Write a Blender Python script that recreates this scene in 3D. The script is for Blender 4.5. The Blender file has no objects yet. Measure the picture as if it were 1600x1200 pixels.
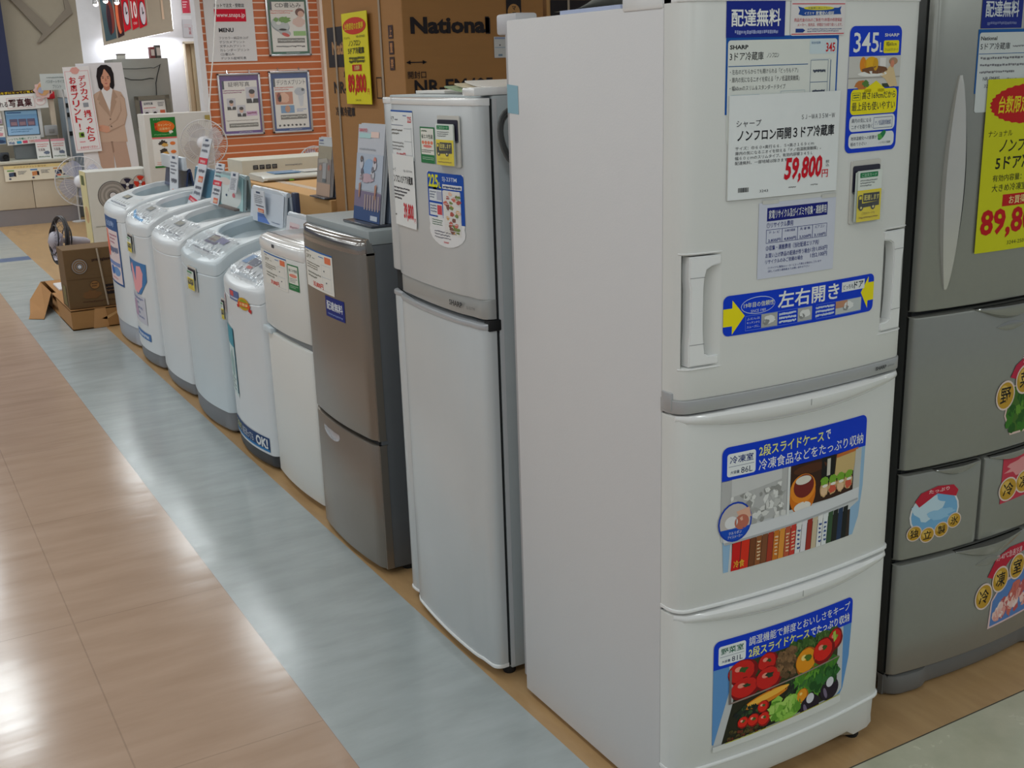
import bpy, bmesh, math, random
from mathutils import Vector, Matrix

random.seed(11)
scene = bpy.context.scene
PI = math.pi

# ------------------------------------------------------------------ camera
YAW, PITCH, ROLL, FOCAL = 0.5134, -0.2741, -0.0321, 1747.8
_f = Vector((math.sin(YAW) * math.cos(PITCH), math.cos(YAW) * math.cos(PITCH), math.sin(PITCH)))
_r = _f.cross(Vector((0, 0, 1))).normalized()
_u = _r.cross(_f)
_c, _s = math.cos(ROLL), math.sin(ROLL)
_R, _U = _c * _r + _s * _u, -_s * _r + _c * _u
cam_data = bpy.data.cameras.new('camera')
cam_data.sensor_width = 36.0
cam_data.lens = FOCAL * 36.0 / 1600.0
cam_data.clip_start = 0.05
cam = bpy.data.objects.new('camera', cam_data)
scene.collection.objects.link(cam)
cam.matrix_world = Matrix(((_R.x, _U.x, -_f.x, -1.2974), (_R.y, _U.y, -_f.y, -1.6377),
                           (_R.z, _U.z, -_f.z, 1.5851), (0, 0, 0, 1)))
scene.camera = cam

# ------------------------------------------------------------------ world, lights, exposure
scene.view_settings.view_transform = 'Standard'
scene.view_settings.look = 'None'
scene.view_settings.exposure = -0.24
scene.view_settings.gamma = 1.0
scene.view_settings.use_curve_mapping = False
world = bpy.data.worlds.new('store_ambient')
scene.world = world
world.use_nodes = True
world.node_tree.nodes['Background'].inputs[0].default_value = (0.80, 0.88, 0.96, 1)
world.node_tree.nodes['Background'].inputs[1].default_value = 0.38
CEIL_Z = 3.1
LAMP_W = 15.0


def ceiling_lamp(x, y, sx=0.32, sy=1.25, power=LAMP_W, col=(0.905, 0.975, 1.0)):
    ld = bpy.data.lights.new('ceiling_lamp', 'AREA')
    ld.shape = 'RECTANGLE'
    ld.size, ld.size_y = sx, sy
    ld.energy = power
    ld.color = col
    o = bpy.data.objects.new('ceiling_lamp', ld)
    scene.collection.objects.link(o)
    o.location = (x, y, CEIL_Z - 0.06)
    return o


for _y in (-3.4, -0.8, 1.8, 4.4, 7.0, 9.6, 12.2):
    for _x in (-5.2, -3.1, -1.0, 1.1, 3.2, 5.3):
        if 0 < _x < 4 and -1 < _y < 2:
            continue
        ceiling_lamp(_x, _y, power=LAMP_W * (1.5 if _y < -3 else 1.6 if _y > 6 and _x < 1 else 1.0))

# ------------------------------------------------------------------ materials
_mats = {}


def lin(c):
    c = c / 255.0
    return c / 12.92 if c <= 0.04045 else ((c + 0.055) / 1.055) ** 2.4


def rgb(r, g, b):
    return (lin(r), lin(g), lin(b), 1.0)


def paint(name, col, rough=0.5, metal=0.0, vary=0.04, scale=14.0, bump=0.0, bscale=60.0, coat=0.0,
          spec=0.5, stretch=(1, 1, 1), emit=None, estr=0.0, trans=0.0):
    """Principled material whose colour is broken up by a procedural noise."""
    if name in _mats:
        return _mats[name]
    m = bpy.data.materials.new(name)
    m.use_nodes = True
    nt = m.node_tree
    b = nt.nodes['Principled BSDF']
    b.inputs['Roughness'].default_value = rough
    b.inputs['Metallic'].default_value = metal
    b.inputs['Specular IOR Level'].default_value = spec
    b.inputs['Coat Weight'].default_value = coat
    b.inputs['Coat Roughness'].default_value = 0.08
    tc = nt.nodes.new('ShaderNodeTexCoord')
    mp = nt.nodes.new('ShaderNodeMapping')
    mp.inputs['Scale'].default_value = stretch
    nt.links.new(tc.outputs['Object'], mp.inputs['Vector'])
    no = nt.nodes.new('ShaderNodeTexNoise')
    no.inputs['Scale'].default_value = scale
    no.inputs['Detail'].default_value = 3.0
    nt.links.new(mp.outputs['Vector'], no.inputs['Vector'])
    mr = nt.nodes.new('ShaderNodeMapRange')
    mr.inputs['To Min'].default_value = 1.0 - vary
    mr.inputs['To Max'].default_value = 1.0 + vary
    nt.links.new(no.outputs['Fac'], mr.inputs['Value'])
    mx = nt.nodes.new('ShaderNodeVectorMath')
    mx.operation = 'SCALE'
    mx.inputs[0].default_value = col[:3]
    nt.links.new(mr.outputs['Result'], mx.inputs['Scale'])
    nt.links.new(mx.outputs['Vector'], b.inputs['Base Color'])
    if bump:
        n2 = nt.nodes.new('ShaderNodeTexNoise')
        n2.inputs['Scale'].default_value = bscale
        n2.inputs['Detail'].default_value = 2.0
        nt.links.new(mp.outputs['Vector'], n2.inputs['Vector'])
        bp = nt.nodes.new('ShaderNodeBump')
        bp.inputs['Strength'].default_value = bump
        bp.inputs['Distance'].default_value = 0.004
        nt.links.new(n2.outputs['Fac'], bp.inputs['Height'])
        nt.links.new(bp.outputs['Normal'], b.inputs['Normal'])
    if emit:
        b.inputs['Emission Color'].default_value = emit
        b.inputs['Emission Strength'].default_value = estr
    if trans:
        out = nt.nodes['Material Output']
        tr = nt.nodes.new('ShaderNodeBsdfTransparent')
        ms = nt.nodes.new('ShaderNodeMixShader')
        ms.inputs[0].default_value = trans
        nt.links.new(b.outputs[0], ms.inputs[1])
        nt.links.new(tr.outputs[0], ms.inputs[2])
        nt.links.new(ms.outputs[0], out.inputs['Surface'])
    _mats[name] = m
    return m


def ink(r, g, b):
    return paint('ink_%d_%d_%d' % (r, g, b), rgb(r, g, b), rough=0.5, vary=0.02, scale=40, spec=0.22)


WHITE = (236, 238, 236)
BLACK = (24, 24, 28)
BLUE = (10, 62, 190)
NAVY = (16, 34, 120)
RED = (200, 16, 32)
YEL = (240, 226, 20)
GREEN = (30, 120, 60)

enamel_white = paint('enamel_white', rgb(218, 219, 215), rough=0.34, vary=0.012, scale=5, bump=0.03, bscale=240)
side_white = paint('side_panel_white', rgb(214, 213, 213), rough=0.5, vary=0.012, scale=6, bump=0.06, bscale=260)
gloss_white = paint('gloss_white', rgb(232, 233, 232), rough=0.16, vary=0.01, coat=0.4)
plastic_grey = paint('plastic_grey', rgb(128, 128, 128), rough=0.5)
silver_trim = paint('silver_trim', rgb(176, 177, 178), rough=0.34, metal=0.35)
gap_dark = paint('gap_dark', rgb(30, 32, 34), rough=0.8)
rubber = paint('rubber_black', rgb(20, 20, 22), rough=0.7)
silver_door = paint('silver_door', rgb(138, 130, 121), rough=0.3, metal=0.65, vary=0.02)
silver_body = paint('silver_body', rgb(96, 100, 104), rough=0.5, metal=0.2)
titan_door = paint('titanium_door', rgb(152, 153, 147), rough=0.32, metal=0.45, vary=0.03, scale=60)
titan_body = paint('titanium_body', rgb(62, 64, 62), rough=0.5, metal=0.2)
pearl_door = paint('pearl_door', rgb(198, 202, 203), rough=0.26, metal=0.12, vary=0.015)
pearl_body = paint('pearl_body', rgb(176, 184, 186), rough=0.42)
washer_white = paint('washer_white', rgb(216, 221, 224), rough=0.3, vary=0.012)
washer_blue = paint('washer_blue_white', rgb(204, 216, 222), rough=0.3, vary=0.012)
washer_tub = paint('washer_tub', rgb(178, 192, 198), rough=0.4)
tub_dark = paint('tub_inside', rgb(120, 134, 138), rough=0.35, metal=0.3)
kick_grey = paint('kick_grey', rgb(126, 128, 132), rough=0.55)
kick_dark = paint('kick_dark', rgb(58, 60, 64), rough=0.55)
card_brown = paint('cardboard', rgb(164, 118, 68), rough=0.8, vary=0.06, scale=7, bump=0.12, bscale=50, stretch=(1, 1, 6))
card_light = paint('cardboard_light', rgb(202, 158, 104), rough=0.8, vary=0.05, scale=6)
card_dark = paint('cardboard_dark', rgb(106, 80, 48), rough=0.8, vary=0.07, scale=8, bump=0.12, bscale=50)
film = paint('clear_film', rgb(200, 206, 212), rough=0.04, bump=1.0, bscale=30, trans=0.72, spec=1.0, stretch=(1, 1.6, 1))
clear_plastic = paint('clear_plastic', rgb(205, 214, 214), rough=0.1, trans=0.94, spec=0.7)
lid_clear = paint('lid_smoky', rgb(176, 200, 206), rough=0.15, trans=0.25)
blade_clear = paint('fan_blade_clear', rgb(176, 180, 206), rough=0.12, trans=0.4)
chrome = paint('chrome', rgb(205, 206, 208), rough=0.16, metal=0.9)


# ------------------------------------------------------------------ mesh helpers
class MB:
    def __init__(self):
        self.v, self.f, self.fm, self.mats = [], [], [], []

    def mi(self, m):
        if m not in self.mats:
            self.mats.append(m)
        return self.mats.index(m)

    def add(self, verts, faces, m):
        o = len(self.v)
        self.v.extend([tuple(p) for p in verts])
        k = self.mi(m)
        for f in faces:
            self.f.append([i + o for i in f])
            self.fm.append(k)

    def box(self, x0, x1, y0, y1, z0, z1, m, bev=0.0, seg=2, M4=None):
        bm = bmesh.new()
        bmesh.ops.create_cube(bm, size=1.0)
        for v in bm.verts:
            v.co = Vector(((x0 + x1) / 2 + v.co.x * (x1 - x0), (y0 + y1) / 2 + v.co.y * (y1 - y0), (z0 + z1) / 2 + v.co.z * (z1 - z0)))
        if bev:
            bmesh.ops.bevel(bm, geom=list(bm.edges), offset=bev, segments=seg, affect='EDGES', profile=0.5)
        self.bm(bm, m, M4)
        return self

    def bm(self, bm, m, M4=None):
        bm.verts.index_update()
        vs = [(M4 @ v.co) if M4 else v.co.copy() for v in bm.verts]
        self.add(vs, [[v.index for v in f.verts] for f in bm.faces], m)
        bm.free()

    def loft(self, loops, m, cap0=True, cap1=True, closed=True):
        n = len(loops[0])
        vs, fs = [], []
        for L in loops:
            vs.extend(L)
        for i in range(len(loops) - 1):
            for j in range(n if closed else n - 1):
                a, b = i * n + j, i * n + (j + 1) % n
                fs.append([a, b, b + n, a + n])
        if cap0:
            fs.append(list(range(n))[::-1])
        if cap1:
            fs.append(list(range((len(loops) - 1) * n, len(loops) * n)))
        self.add(vs, fs, m)
        return self

    def tube(self, pts, r, m, n=8, closed=False):
        pts = [Vector(p) for p in pts]
        loops = []
        N = len(pts)
        prev = None
        for i, p in enumerate(pts):
            if closed:
                t = pts[(i + 1) % N] - pts[i - 1]
            else:
                t = pts[min(i + 1, N - 1)] - pts[max(i - 1, 0)]
            t.normalize()
            if prev is None:
                a = Vector((0, 0, 1)) if abs(t.z) < 0.9 else Vector((1, 0, 0))
                a = (a - t * a.dot(t)).normalized()
            else:
                a = (prev - t * prev.dot(t)).normalized()
            prev = a
            b = t.cross(a)
            rr = r[i] if isinstance(r, (list, tuple)) else r
            loops.append([p + (a * math.cos(2 * PI * k / n) + b * math.sin(2 * PI * k / n)) * rr for k in range(n)])
        if closed:
            loops.append(loops[0])
            self.loft(loops, m, False, False)
        else:
            self.loft(loops, m)
        return self

    def prism(self, poly, fn, d0, d1, m):
        """poly: 2-D points, fn(a, b, d) gives xyz; extruded from d0 to d1."""
        n = len(poly)
        vs = [fn(a, b, d0) for a, b in poly] + [fn(a, b, d1) for a, b in poly]
        fs = [list(range(n))[::-1], list(range(n, 2 * n))]
        for j in range(n):
            k = (j + 1) % n
            fs.append([j, k, k + n, j + n])
        self.add(vs, fs, m)
        return self

    def lathe(self, prof, c, ax, m, n=24):
        """prof: (radius, along axis) pairs; c centre; ax axis vector."""
        ax = Vector(ax).normalized()
        a = Vector((0, 0, 1)) if abs(ax.z) < 0.9 else Vector((1, 0, 0))
        a = (a - ax * a.dot(ax)).normalized()
        b = ax.cross(a)
        c = Vector(c)
        loops = [[c + ax * h + (a * math.cos(2 * PI * k / n) + b * math.sin(2 * PI * k / n)) * max(r, 1e-5) for k in range(n)] for r, h in prof]
        self.loft(loops, m)
        return self

    def build(self, name, parent=None, label=None, sharp=38.0, smooth=True):
        off = Vector((0, 0, 0))
        p = parent
        while p is not None:
            off += p.location
            p = p.parent
        me = bpy.data.meshes.new(name)
        me.from_pydata([Vector(v) - off for v in self.v], [], self.f)
        for m in self.mats:
            me.materials.append(m)
        me.polygons.foreach_set('material_index', self.fm)
        bm = bmesh.new()
        bm.from_mesh(me)
        bmesh.ops.recalc_face_normals(bm, faces=bm.faces)
        bm.to_mesh(me)
        bm.free()
        if smooth:
            me.polygons.foreach_set('use_smooth', [True] * len(me.polygons))
            me.set_sharp_from_angle(angle=math.radians(sharp))
        me.update()
        o = bpy.data.objects.new(name, me)
        scene.collection.objects.link(o)
        if label:
            o['label'] = label
        if parent is not None:
            o.parent = parent
        return o


def tag(o, label=None, cat=None, group=None, kind=None):
    if label:
        o['label'] = label
    if cat:
        o['category'] = cat
    if group:
        o['group'] = group
    if kind:
        o['kind'] = kind
    return o


def thing(name, label, cat, loc=(0, 0, 0), group=None):
    o = bpy.data.objects.new(name, None)
    o.empty_display_size = 0.1
    scene.collection.objects.link(o)
    o.location = loc
    return tag(o, label, cat, group)


# ------------------------------------------------------------------ text and print
_tcache = {}


_areas = {}


def glyph_ok(ch, bold):
    """thickened outlines of a few dense characters collapse: those are set in the regular weight"""
    k = (ch, bold)
    if k not in _areas:
        ar = []
        for off in (0.0, bold):
            cu = bpy.data.curves.new('lettering', 'FONT')
            cu.body = ch
            cu.resolution_u = 2
            cu.offset = off
            ob = bpy.data.objects.new('lettering', cu)
            me = bpy.data.meshes.new_from_object(ob)
            ar.append(sum(p.area for p in me.polygons))
            bpy.data.objects.remove(ob)
            bpy.data.curves.remove(cu)
            bpy.data.meshes.remove(me)
        _areas[k] = ar[1] > ar[0] * (1 + 2.0 * bold)
    return _areas[k]


def text_mesh(body, bold=0.0, shear=0.0):
    if bold and any(ord(ch) > 0x4e00 and ord(ch) < 0xa000 for ch in body):
        bold = min(bold, .018)
    if bold:
        for b_ in (bold, bold * .6, bold * .3, 0.0):
            if b_ == 0 or all(glyph_ok(ch, b_) for ch in set(body) if ch != ' '):
                bold = b_
                break
    k = (body, bold, shear)
    if k in _tcache:
        return _tcache[k]
    cu = bpy.data.curves.new('lettering', 'FONT')
    cu.body = body
    cu.resolution_u = 2
    cu.offset = bold
    cu.shear = shear
    ob = bpy.data.objects.new('lettering', cu)
    me = bpy.data.meshes.new_from_object(ob)
    co = [(v.co.x, v.co.y) for v in me.vertices]
    x0, x1 = min(c[0] for c in co), max(c[0] for c in co)
    y0, y1 = min(c[1] for c in co), max(c[1] for c in co)
    r = ([((x - x0) / (x1 - x0), (y - y0) / (y1 - y0)) for x, y in co], [list(p.vertices) for p in me.polygons])
    bpy.data.objects.remove(ob)
    bpy.data.curves.remove(cu)
    bpy.data.meshes.remove(me)
    _tcache[k] = r
    return r


class Front:
    """A (slightly bowed) vertical surface: u runs along U, v is height, h is outward."""

    def __init__(self, O, U, N, prof=None):
        self.O, self.U, self.N = Vector(O), Vector(U), Vector(N)
        self.prof = prof or (lambda u: 0.0)
        self.bowed = prof is not None

    def __call__(self, u, v, h):
        return self.O + self.U * u + Vector((0, 0, v)) + self.N * (h + self.prof(u))


class Plane3:
    """Any flat sheet: origin, u axis, v axis."""

    def __init__(self, O, U, V):
        self.O, self.U, self.V = Vector(O), Vector(U).normalized(), Vector(V).normalized()
        self.N = self.U.cross(self.V).normalized()
        self.bowed = False

    def __call__(self, u, v, h):
        return self.O + self.U * u + self.V * v + self.N * h


class Print:
    STEP = 0.00022

    def __init__(self, surf, u0, v0, u1, v1, h=0.0008, step=None):
        self.s, self.b, self.h = surf, (u0, v0, u1, v1), h
        self.mb = MB()
        self.step = step or Print.STEP
        self.cw = 0.02 if surf.bowed else None

    def fr(self, a, b):
        """fractions of the sheet (b measured from the top) to surface coordinates"""
        u0, v0, u1, v1 = self.b
        return (u0 + (u1 - u0) * a, v1 - (v1 - v0) * b)

    def poly(self, pts, col, L=1, raw=False):
        if not raw:
            pts = [self.fr(*p) for p in pts]
        h = self.h + L * self.step
        m = col if isinstance(col, bpy.types.Material) else ink(*col)
        if self.cw is None:
            self.mb.add([self.s(u, v, h) for u, v in pts], [list(range(len(pts)))], m)
            return
        lo, hi = min(p[0] for p in pts), max(p[0] for p in pts)
        k0, k1 = math.floor(lo / self.cw), math.ceil(hi / self.cw)
        for k in range(k0, k1):
            q = clip(clip(pts, k * self.cw, 1), (k + 1) * self.cw, -1)
            if len(q) > 2:
                self.mb.add([self.s(u, v, h) for u, v in q], [list(range(len(q)))], m)

    def rect(self, a0, b0, a1, b1, col, L=1):
        self.poly([(a0, b0), (a1, b0), (a1, b1), (a0, b1)], col, L)

    def frame(self, a0, b0, a1, b1, w, col, L=2):
        """outline of a rectangle, w in metres"""
        u0, v0, u1, v1 = self.b
        wa, wb = w / abs(u1 - u0), w / abs(v1 - v0)
        self.rect(a0, b0, a1, b0 + wb, col, L)
        self.rect(a0, b1 - wb, a1, b1, col, L)
        self.rect(a0, b0, a0 + wa, b1, col, L)
        self.rect(a1 - wa, b0, a1, b1, col, L)

    def rr(self, a0, b0, a1, b1, r, col, L=1, corners='1111'):
        """rounded rectangle, r in metres, corners tl tr br bl"""
        (u0, v1), (u1, v0) = self.fr(a0, b0), self.fr(a1, b1)
        pts = []
        for k, (cx, cy, s) in enumerate(((u0 + r, v1 - r, 90), (u1 - r, v1 - r, 0), (u1 - r, v0 + r, 270), (u0 + r, v0 + r, 180))):
            if corners[k] == '1':
                for j in range(6):
                    t = math.radians(s + 90 - j * 18)
                    pts.append((cx + r * math.cos(t), cy + r * math.sin(t)))
            else:
                pts.append(((u0, v1), (u1, v1), (u1, v0), (u0, v0))[k])
        self.poly(pts, col, L, raw=True)

    def ell(self, ca, cb, ra, rb, col, L=2, n=22, jag=0.0, t0=0.0, t1=360.0, rot=0.0):
        u0, v0, u1, v1 = self.b
        W, H = abs(u1 - u0), abs(v1 - v0)
        asp = W / H
        pts = []
        cr, sr = math.cos(math.radians(rot)), math.sin(math.radians(rot))
        full = abs(t1 - t0) >= 359.9
        for k in range(n if full else n + 1):
            t = math.radians(t0 + (t1 - t0) * k / n)
            q = 1 + (random.uniform(-jag, jag) if jag else 0)
            x, y = ra * q * math.cos(t), rb * q * math.sin(t) / asp
            x, y = x * cr - y * sr, x * sr + y * cr
            pts.append((ca + x, cb - y * asp))
        self.poly(pts, col, L)

    def txt(self, body, a0, b0, a1, b1, col, L=3, bold=0.0, shear=0.0):
        co, faces = text_mesh(body, bold, shear)
        h = self.h + L * self.step
        m = ink(*col)
        self.mb.add([self.s(*self.fr(a0 + (a1 - a0) * x, b1 + (b0 - b1) * y), h) for x, y in co], faces, m)

    def vtxt(self, body, a0, b0, a1, b1, col, L=3, bold=0.0):
        n = len(body)
        for i, ch in enumerate(body):
            y0 = b0 + (b1 - b0) * (i + 0.06) / n
            y1 = b0 + (b1 - b0) * (i + 0.94) / n
            if ch == 'ー':
                c = (a0 + a1) / 2
                self.rect(c - (a1 - a0) * .08, y0, c + (a1 - a0) * .08, y1, col, L)
            elif ch in 'っゃゅょッャュョ':
                self.txt(ch, a0 + (a1 - a0) * .3, y0, a1, y0 + (y1 - y0) * .72, col, L, bold)
            elif ch == '！':
                self.txt('!', a0 + (a1 - a0) * .4, y0, a0 + (a1 - a0) * .6, y1, col, L, bold)
            else:
                self.txt(ch, a0, y0, a1, y1, col, L, bold)

    def lines(self, a0, b0, a1, b1, rows, col, L=2, fill=0.45, ragged=True):
        """rows of small print too fine to read: broken strokes"""
        dh = (b1 - b0) / rows
        for r in range(rows):
            a = a0
            end = a1 - (random.uniform(0, .35) * (a1 - a0) if ragged and r else 0)
            while a < end:
                w = random.uniform(.015, .05) * (a1 - a0) + .004
                y0 = b0 + dh * (r + random.uniform(0.1, .3))
                self.rect(a, y0, min(a + w, end), y0 + dh * fill * random.uniform(.7, 1.1), col, L)
                a += w + random.uniform(.006, .016) * (a1 - a0)

    def build(self, name, parent, label=None):
        o = self.mb.build(name, parent, smooth=False)
        if label:
            o['label'] = label
        return o


def clip(pts, x, s):
    out = []
    n = len(pts)
    for i in range(n):
        p, q = pts[i], pts[(i + 1) % n]
        a, b = (p[0] - x) * s >= 0, (q[0] - x) * s >= 0
        if a:
            out.append(p)
        if a != b:
            t = (x - p[0]) / (q[0] - p[0])
            out.append((x, p[1] + t * (q[1] - p[1])))
    return out


def slab(front, u0, u1, z0, z1, t, m, r=0.02, bev=0.006, us=None, zs=None, cut=None, lean=None, mb=None):
    """A door-like slab behind a Front: follows its bow, with rounded vertical edges."""
    r1 = r
    U = [u0, u0 + .1 * r1, u0 + .3 * r1, u0 + .6 * r1, u0 + r1]
    inner = [u0 + r1 + (u1 - u0 - 2 * r1) * k / 24 for k in range(1, 24)]
    U += inner + [u1 - r1, u1 - .6 * r1, u1 - .3 * r1, u1 - .1 * r1, u1]
    if us:
        U = sorted(set(round(x, 5) for x in U + us))
    Z = [z0, z0 + .3 * bev, z0 + bev] + (zs or []) + [z1 - bev, z1 - .3 * bev, z1]
    Z = sorted(set(round(z, 5) for z in Z))

    def edge(d, rad):
        if rad <= 0 or d >= rad:
            return 0.0
        return -(rad - math.sqrt(max(0, rad * rad - (rad - d) ** 2)))

    loops = []
    for z in Z:
        L = []
        ez = edge(min(z - z0, z1 - z), bev)
        for u in U:
            d = min(u - u0, u1 - u)
            n = edge(d, r1) + ez
            if cut:
                n -= cut(u, z)
            if lean:
                n += lean(u, z)
            L.append(front(u, z, n))
        L.append(front(u1, z, 0) - front.N * (front.prof(u1) + t))
        L.append(front(u0, z, 0) - front.N * (front.prof(u0) + t))
        loops.append(L)
    mb = mb or MB()
    mb.loft(loops, m)
    return mb


# ------------------------------------------------------------------ floor
def floor_mat(name, c1, c2, rough, seam=None, seam_w=0.004, wav=0.06, sx=1.0, sy=9.0, seam_col=0.72, off=(0, 0), coat=0.0):
    m = bpy.data.materials.new(name)
    m.use_nodes = True
    nt = m.node_tree
    b = nt.nodes['Principled BSDF']
    tc = nt.nodes.new('ShaderNodeTexCoord')
    mp = nt.nodes.new('ShaderNodeMapping')
    mp.inputs['Scale'].default_value = (sx, sy, 1)
    nt.links.new(tc.outputs['Object'], mp.inputs['Vector'])
    n1 = nt.nodes.new('ShaderNodeTexNoise')
    n1.inputs['Scale'].default_value = 3.0
    n1.inputs['Detail'].default_value = 6.0
    n1.inputs['Roughness'].default_value = 0.6
    nt.links.new(mp.outputs['Vector'], n1.inputs['Vector'])
    cr = nt.nodes.new('ShaderNodeValToRGB')
    cr.color_ramp.elements[0].position, cr.color_ramp.elements[0].color = 0.33, c1
    cr.color_ramp.elements[1].position, cr.color_ramp.elements[1].color = 0.68, c2
    nt.links.new(n1.outputs['Fac'], cr.inputs['Fac'])
    col = cr.outputs['Color']
    if seam:
        br = nt.nodes.new('ShaderNodeTexBrick')
        br.offset = 0.0
        br.inputs['Scale'].default_value = 1.0
        br.inputs['Brick Width'].default_value = seam[0]
        br.inputs['Row Height'].default_value = seam[1]
        br.inputs['Mortar Size'].default_value = seam_w
        br.inputs['Color1'].default_value = (1, 1, 1, 1)
        br.inputs['Color2'].default_value = (0.97, 0.97, 0.97, 1)
        br.inputs['Mortar'].default_value = (seam_col, seam_col, seam_col, 1)
        mp2 = nt.nodes.new('ShaderNodeMapping')
        mp2.inputs['Location'].default_value = (off[0], off[1], 0)
        nt.links.new(tc.outputs['Object'], mp2.inputs['Vector'])
        nt.links.new(mp2.outputs['Vector'], br.inputs['Vector'])
        mx = nt.nodes.new('ShaderNodeMix')
        mx.data_type = 'RGBA'
        mx.blend_type = 'MULTIPLY'
        mx.inputs['Factor'].default_value = 1.0
        nt.links.new(col, mx.inputs['A'])
        nt.links.new(br.outputs['Color'], mx.inputs['B'])
        col = mx.outputs['Result']
    nt.links.new(col, b.inputs['Base Color'])
    n2 = nt.nodes.new('ShaderNodeTexNoise')
    n2.inputs['Scale'].default_value = 1.6
    n2.inputs['Detail'].default_value = 3.0
    nt.links.new(mp.outputs['Vector'], n2.inputs['Vector'])
    bp = nt.nodes.new('ShaderNodeBump')
    bp.inputs['Strength'].default_value = wav
    bp.inputs['Distance'].default_value = 0.02
    nt.links.new(n2.outputs['Fac'], bp.inputs['Height'])
    nt.links.new(bp.outputs['Normal'], b.inputs['Normal'])
    mr = nt.nodes.new('ShaderNodeMapRange')
    mr.inputs['To Min'].default_value = rough * 0.75
    mr.inputs['To Max'].default_value = rough * 1.3
    nt.links.new(n1.outputs['Fac'], mr.inputs['Value'])
    nt.links.new(mr.outputs['Result'], b.inputs['Roughness'])
    b.inputs['Coat Weight'].default_value = coat
    b.inputs['Coat Roughness'].default_value = 0.1
    return m


f_tan = floor_mat('floor_aisle_woodgrain', rgb(172, 145, 124), rgb(184, 157, 136), 0.16, (0.459, 0.918), 0.0022, off=(0.96, -0.81 + 0.918), seam_col=0.8, sx=.8, sy=4)
f_grey = floor_mat('floor_grey_stripe', rgb(160, 168, 168), rgb(172, 180, 181), 0.2, None, sx=1.2, sy=4)
f_blue = floor_mat('floor_blue_band', rgb(74, 100, 140), rgb(88, 114, 154), 0.3, None)
f_edge = floor_mat('floor_display_woodgrain', rgb(170, 136, 94), rgb(188, 154, 110), 0.34, None, sx=5, sy=1.2)
f_beige = floor_mat('floor_beige_tile', rgb(182, 183, 160), rgb(196, 196, 174), 0.25, None, sx=3, sy=3)
f_line = paint('floor_joint', rgb(70, 66, 56), rough=0.7)

mb = MB()


def quad(x0, x1, y0, y1, z, m):
    mb.add([(x0, y0, z), (x1, y0, z), (x1, y1, z), (x0, y1, z)], [[0, 1, 2, 3]], m)


quad(-8, -0.501, -6, 13.5, 0, f_tan)
quad(-0.501, -0.042, -6, 9.72, 0, f_grey)
quad(-0.501, -0.042, 9.72, 9.98, 0, f_blue)
quad(-0.501, -0.042, 9.98, 13.5, 0, f_grey)
quad(-0.042, 8, -0.045, 13.5, 0, f_edge)
quad(-0.042, 8, -6, -0.049, 0, f_beige)
quad(-0.042, 8, -0.049, -0.045, 0, f_line)
o = mb.build('floor', smooth=False)
tag(o, kind='structure')

# ------------------------------------------------------------------ shell of the shop
wall_beige = paint('wall_beige', rgb(152, 143, 126), rough=0.8, bump=0.05)
wall_white_m = paint('wall_white', rgb(226, 226, 230), rough=0.7)
wall_navy = paint('wall_navy', rgb(28, 36, 72), rough=0.6)
ceil_m = paint('ceiling_white', rgb(225, 225, 222), rough=0.9)
cream = paint('cream_laminate', rgb(206, 194, 174), rough=0.4)
door_beige = paint('door_beige', rgb(214, 196, 168), rough=0.6)
slat_orange = paint('slat_orange', rgb(200, 112, 66), rough=0.5, vary=0.05, scale=3, stretch=(1, 1, 12))
slat_groove = paint('slat_groove', rgb(240, 214, 196), rough=0.5)


def structure(name, boxes, bev=0.0):
    mb = MB()
    for b in boxes:
        mb.box(*b[:6], b[6], bev)
    return tag(mb.build(name), kind='structure')


structure('ceiling', [(-8, 8, -6, 13.7, CEIL_Z, CEIL_Z + 0.1, ceil_m)])
structure('wall_back', [(-8, 1.295, 13.5, 13.7, 0, CEIL_Z, wall_beige)])
structure('wall_left', [(-8, 0.432, 13.38, 13.499, 1.47, CEIL_Z, wall_navy)])
structure('wall_right', [(1.295, 2.55, 13.5, 13.7, 0, CEIL_Z, wall_white_m), (2.55, 2.74, 13.5, 13.7, 2.04, CEIL_Z, wall_white_m),
                         (2.74, 5.0, 13.5, 13.7, 0, CEIL_Z, wall_white_m)])
structure('trim_1', [(2.80, 2.86, 13.44, 13.499, 0, CEIL_Z, paint('trim_brown', rgb(150, 92, 60), rough=0.6))])
mb = MB()
mb.box(2.55, 2.74, 13.62, 13.66, 0, 2.04, door_beige)
o = mb.build('door_1')
tag(o, kind='structure')
fr = MB()
for x0, x1, z0, z1 in ((2.535, 2.56, 0, 2.05), (2.73, 2.755, 0, 2.05), (2.535, 2.755, 2.03, 2.06)):
    fr.box(x0, x1, 13.46, 13.64, z0, z1, cream, 0.004)
fr.box(2.66, 2.74, 13.59, 13.619, 0.0, 2.03, paint('door_cream', rgb(214, 200, 172), rough=0.5))
fr.build('door_frame', o)

structure('wall_far', [(3.76, 8, 11.62, 11.8, 0, CEIL_Z, wall_white_m)])
# slatted orange display wall
mb = MB()
mb.box(2.25, 3.64, 11.4935, 11.6, 0, CEIL_Z, slat_groove)
z = 0.0
while z < CEIL_Z - 0.02:
    mb.box(2.25, 3.64, 11.490, 11.52, z + 0.010, min(z + 0.078, CEIL_Z), slat_orange, 0.002)
    z += 0.083
tag(mb.build('wall_slat', smooth=False), kind='structure')
structure('trim_2', [(3.64, 3.76, 11.4, 11.62, 0, CEIL_Z, paint('post_pink_white', rgb(236, 216, 200), rough=0.5))])
structure('trim_3', [(2.19, 2.25, 11.44, 11.62, 0, CEIL_Z, wall_white_m)])

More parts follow.
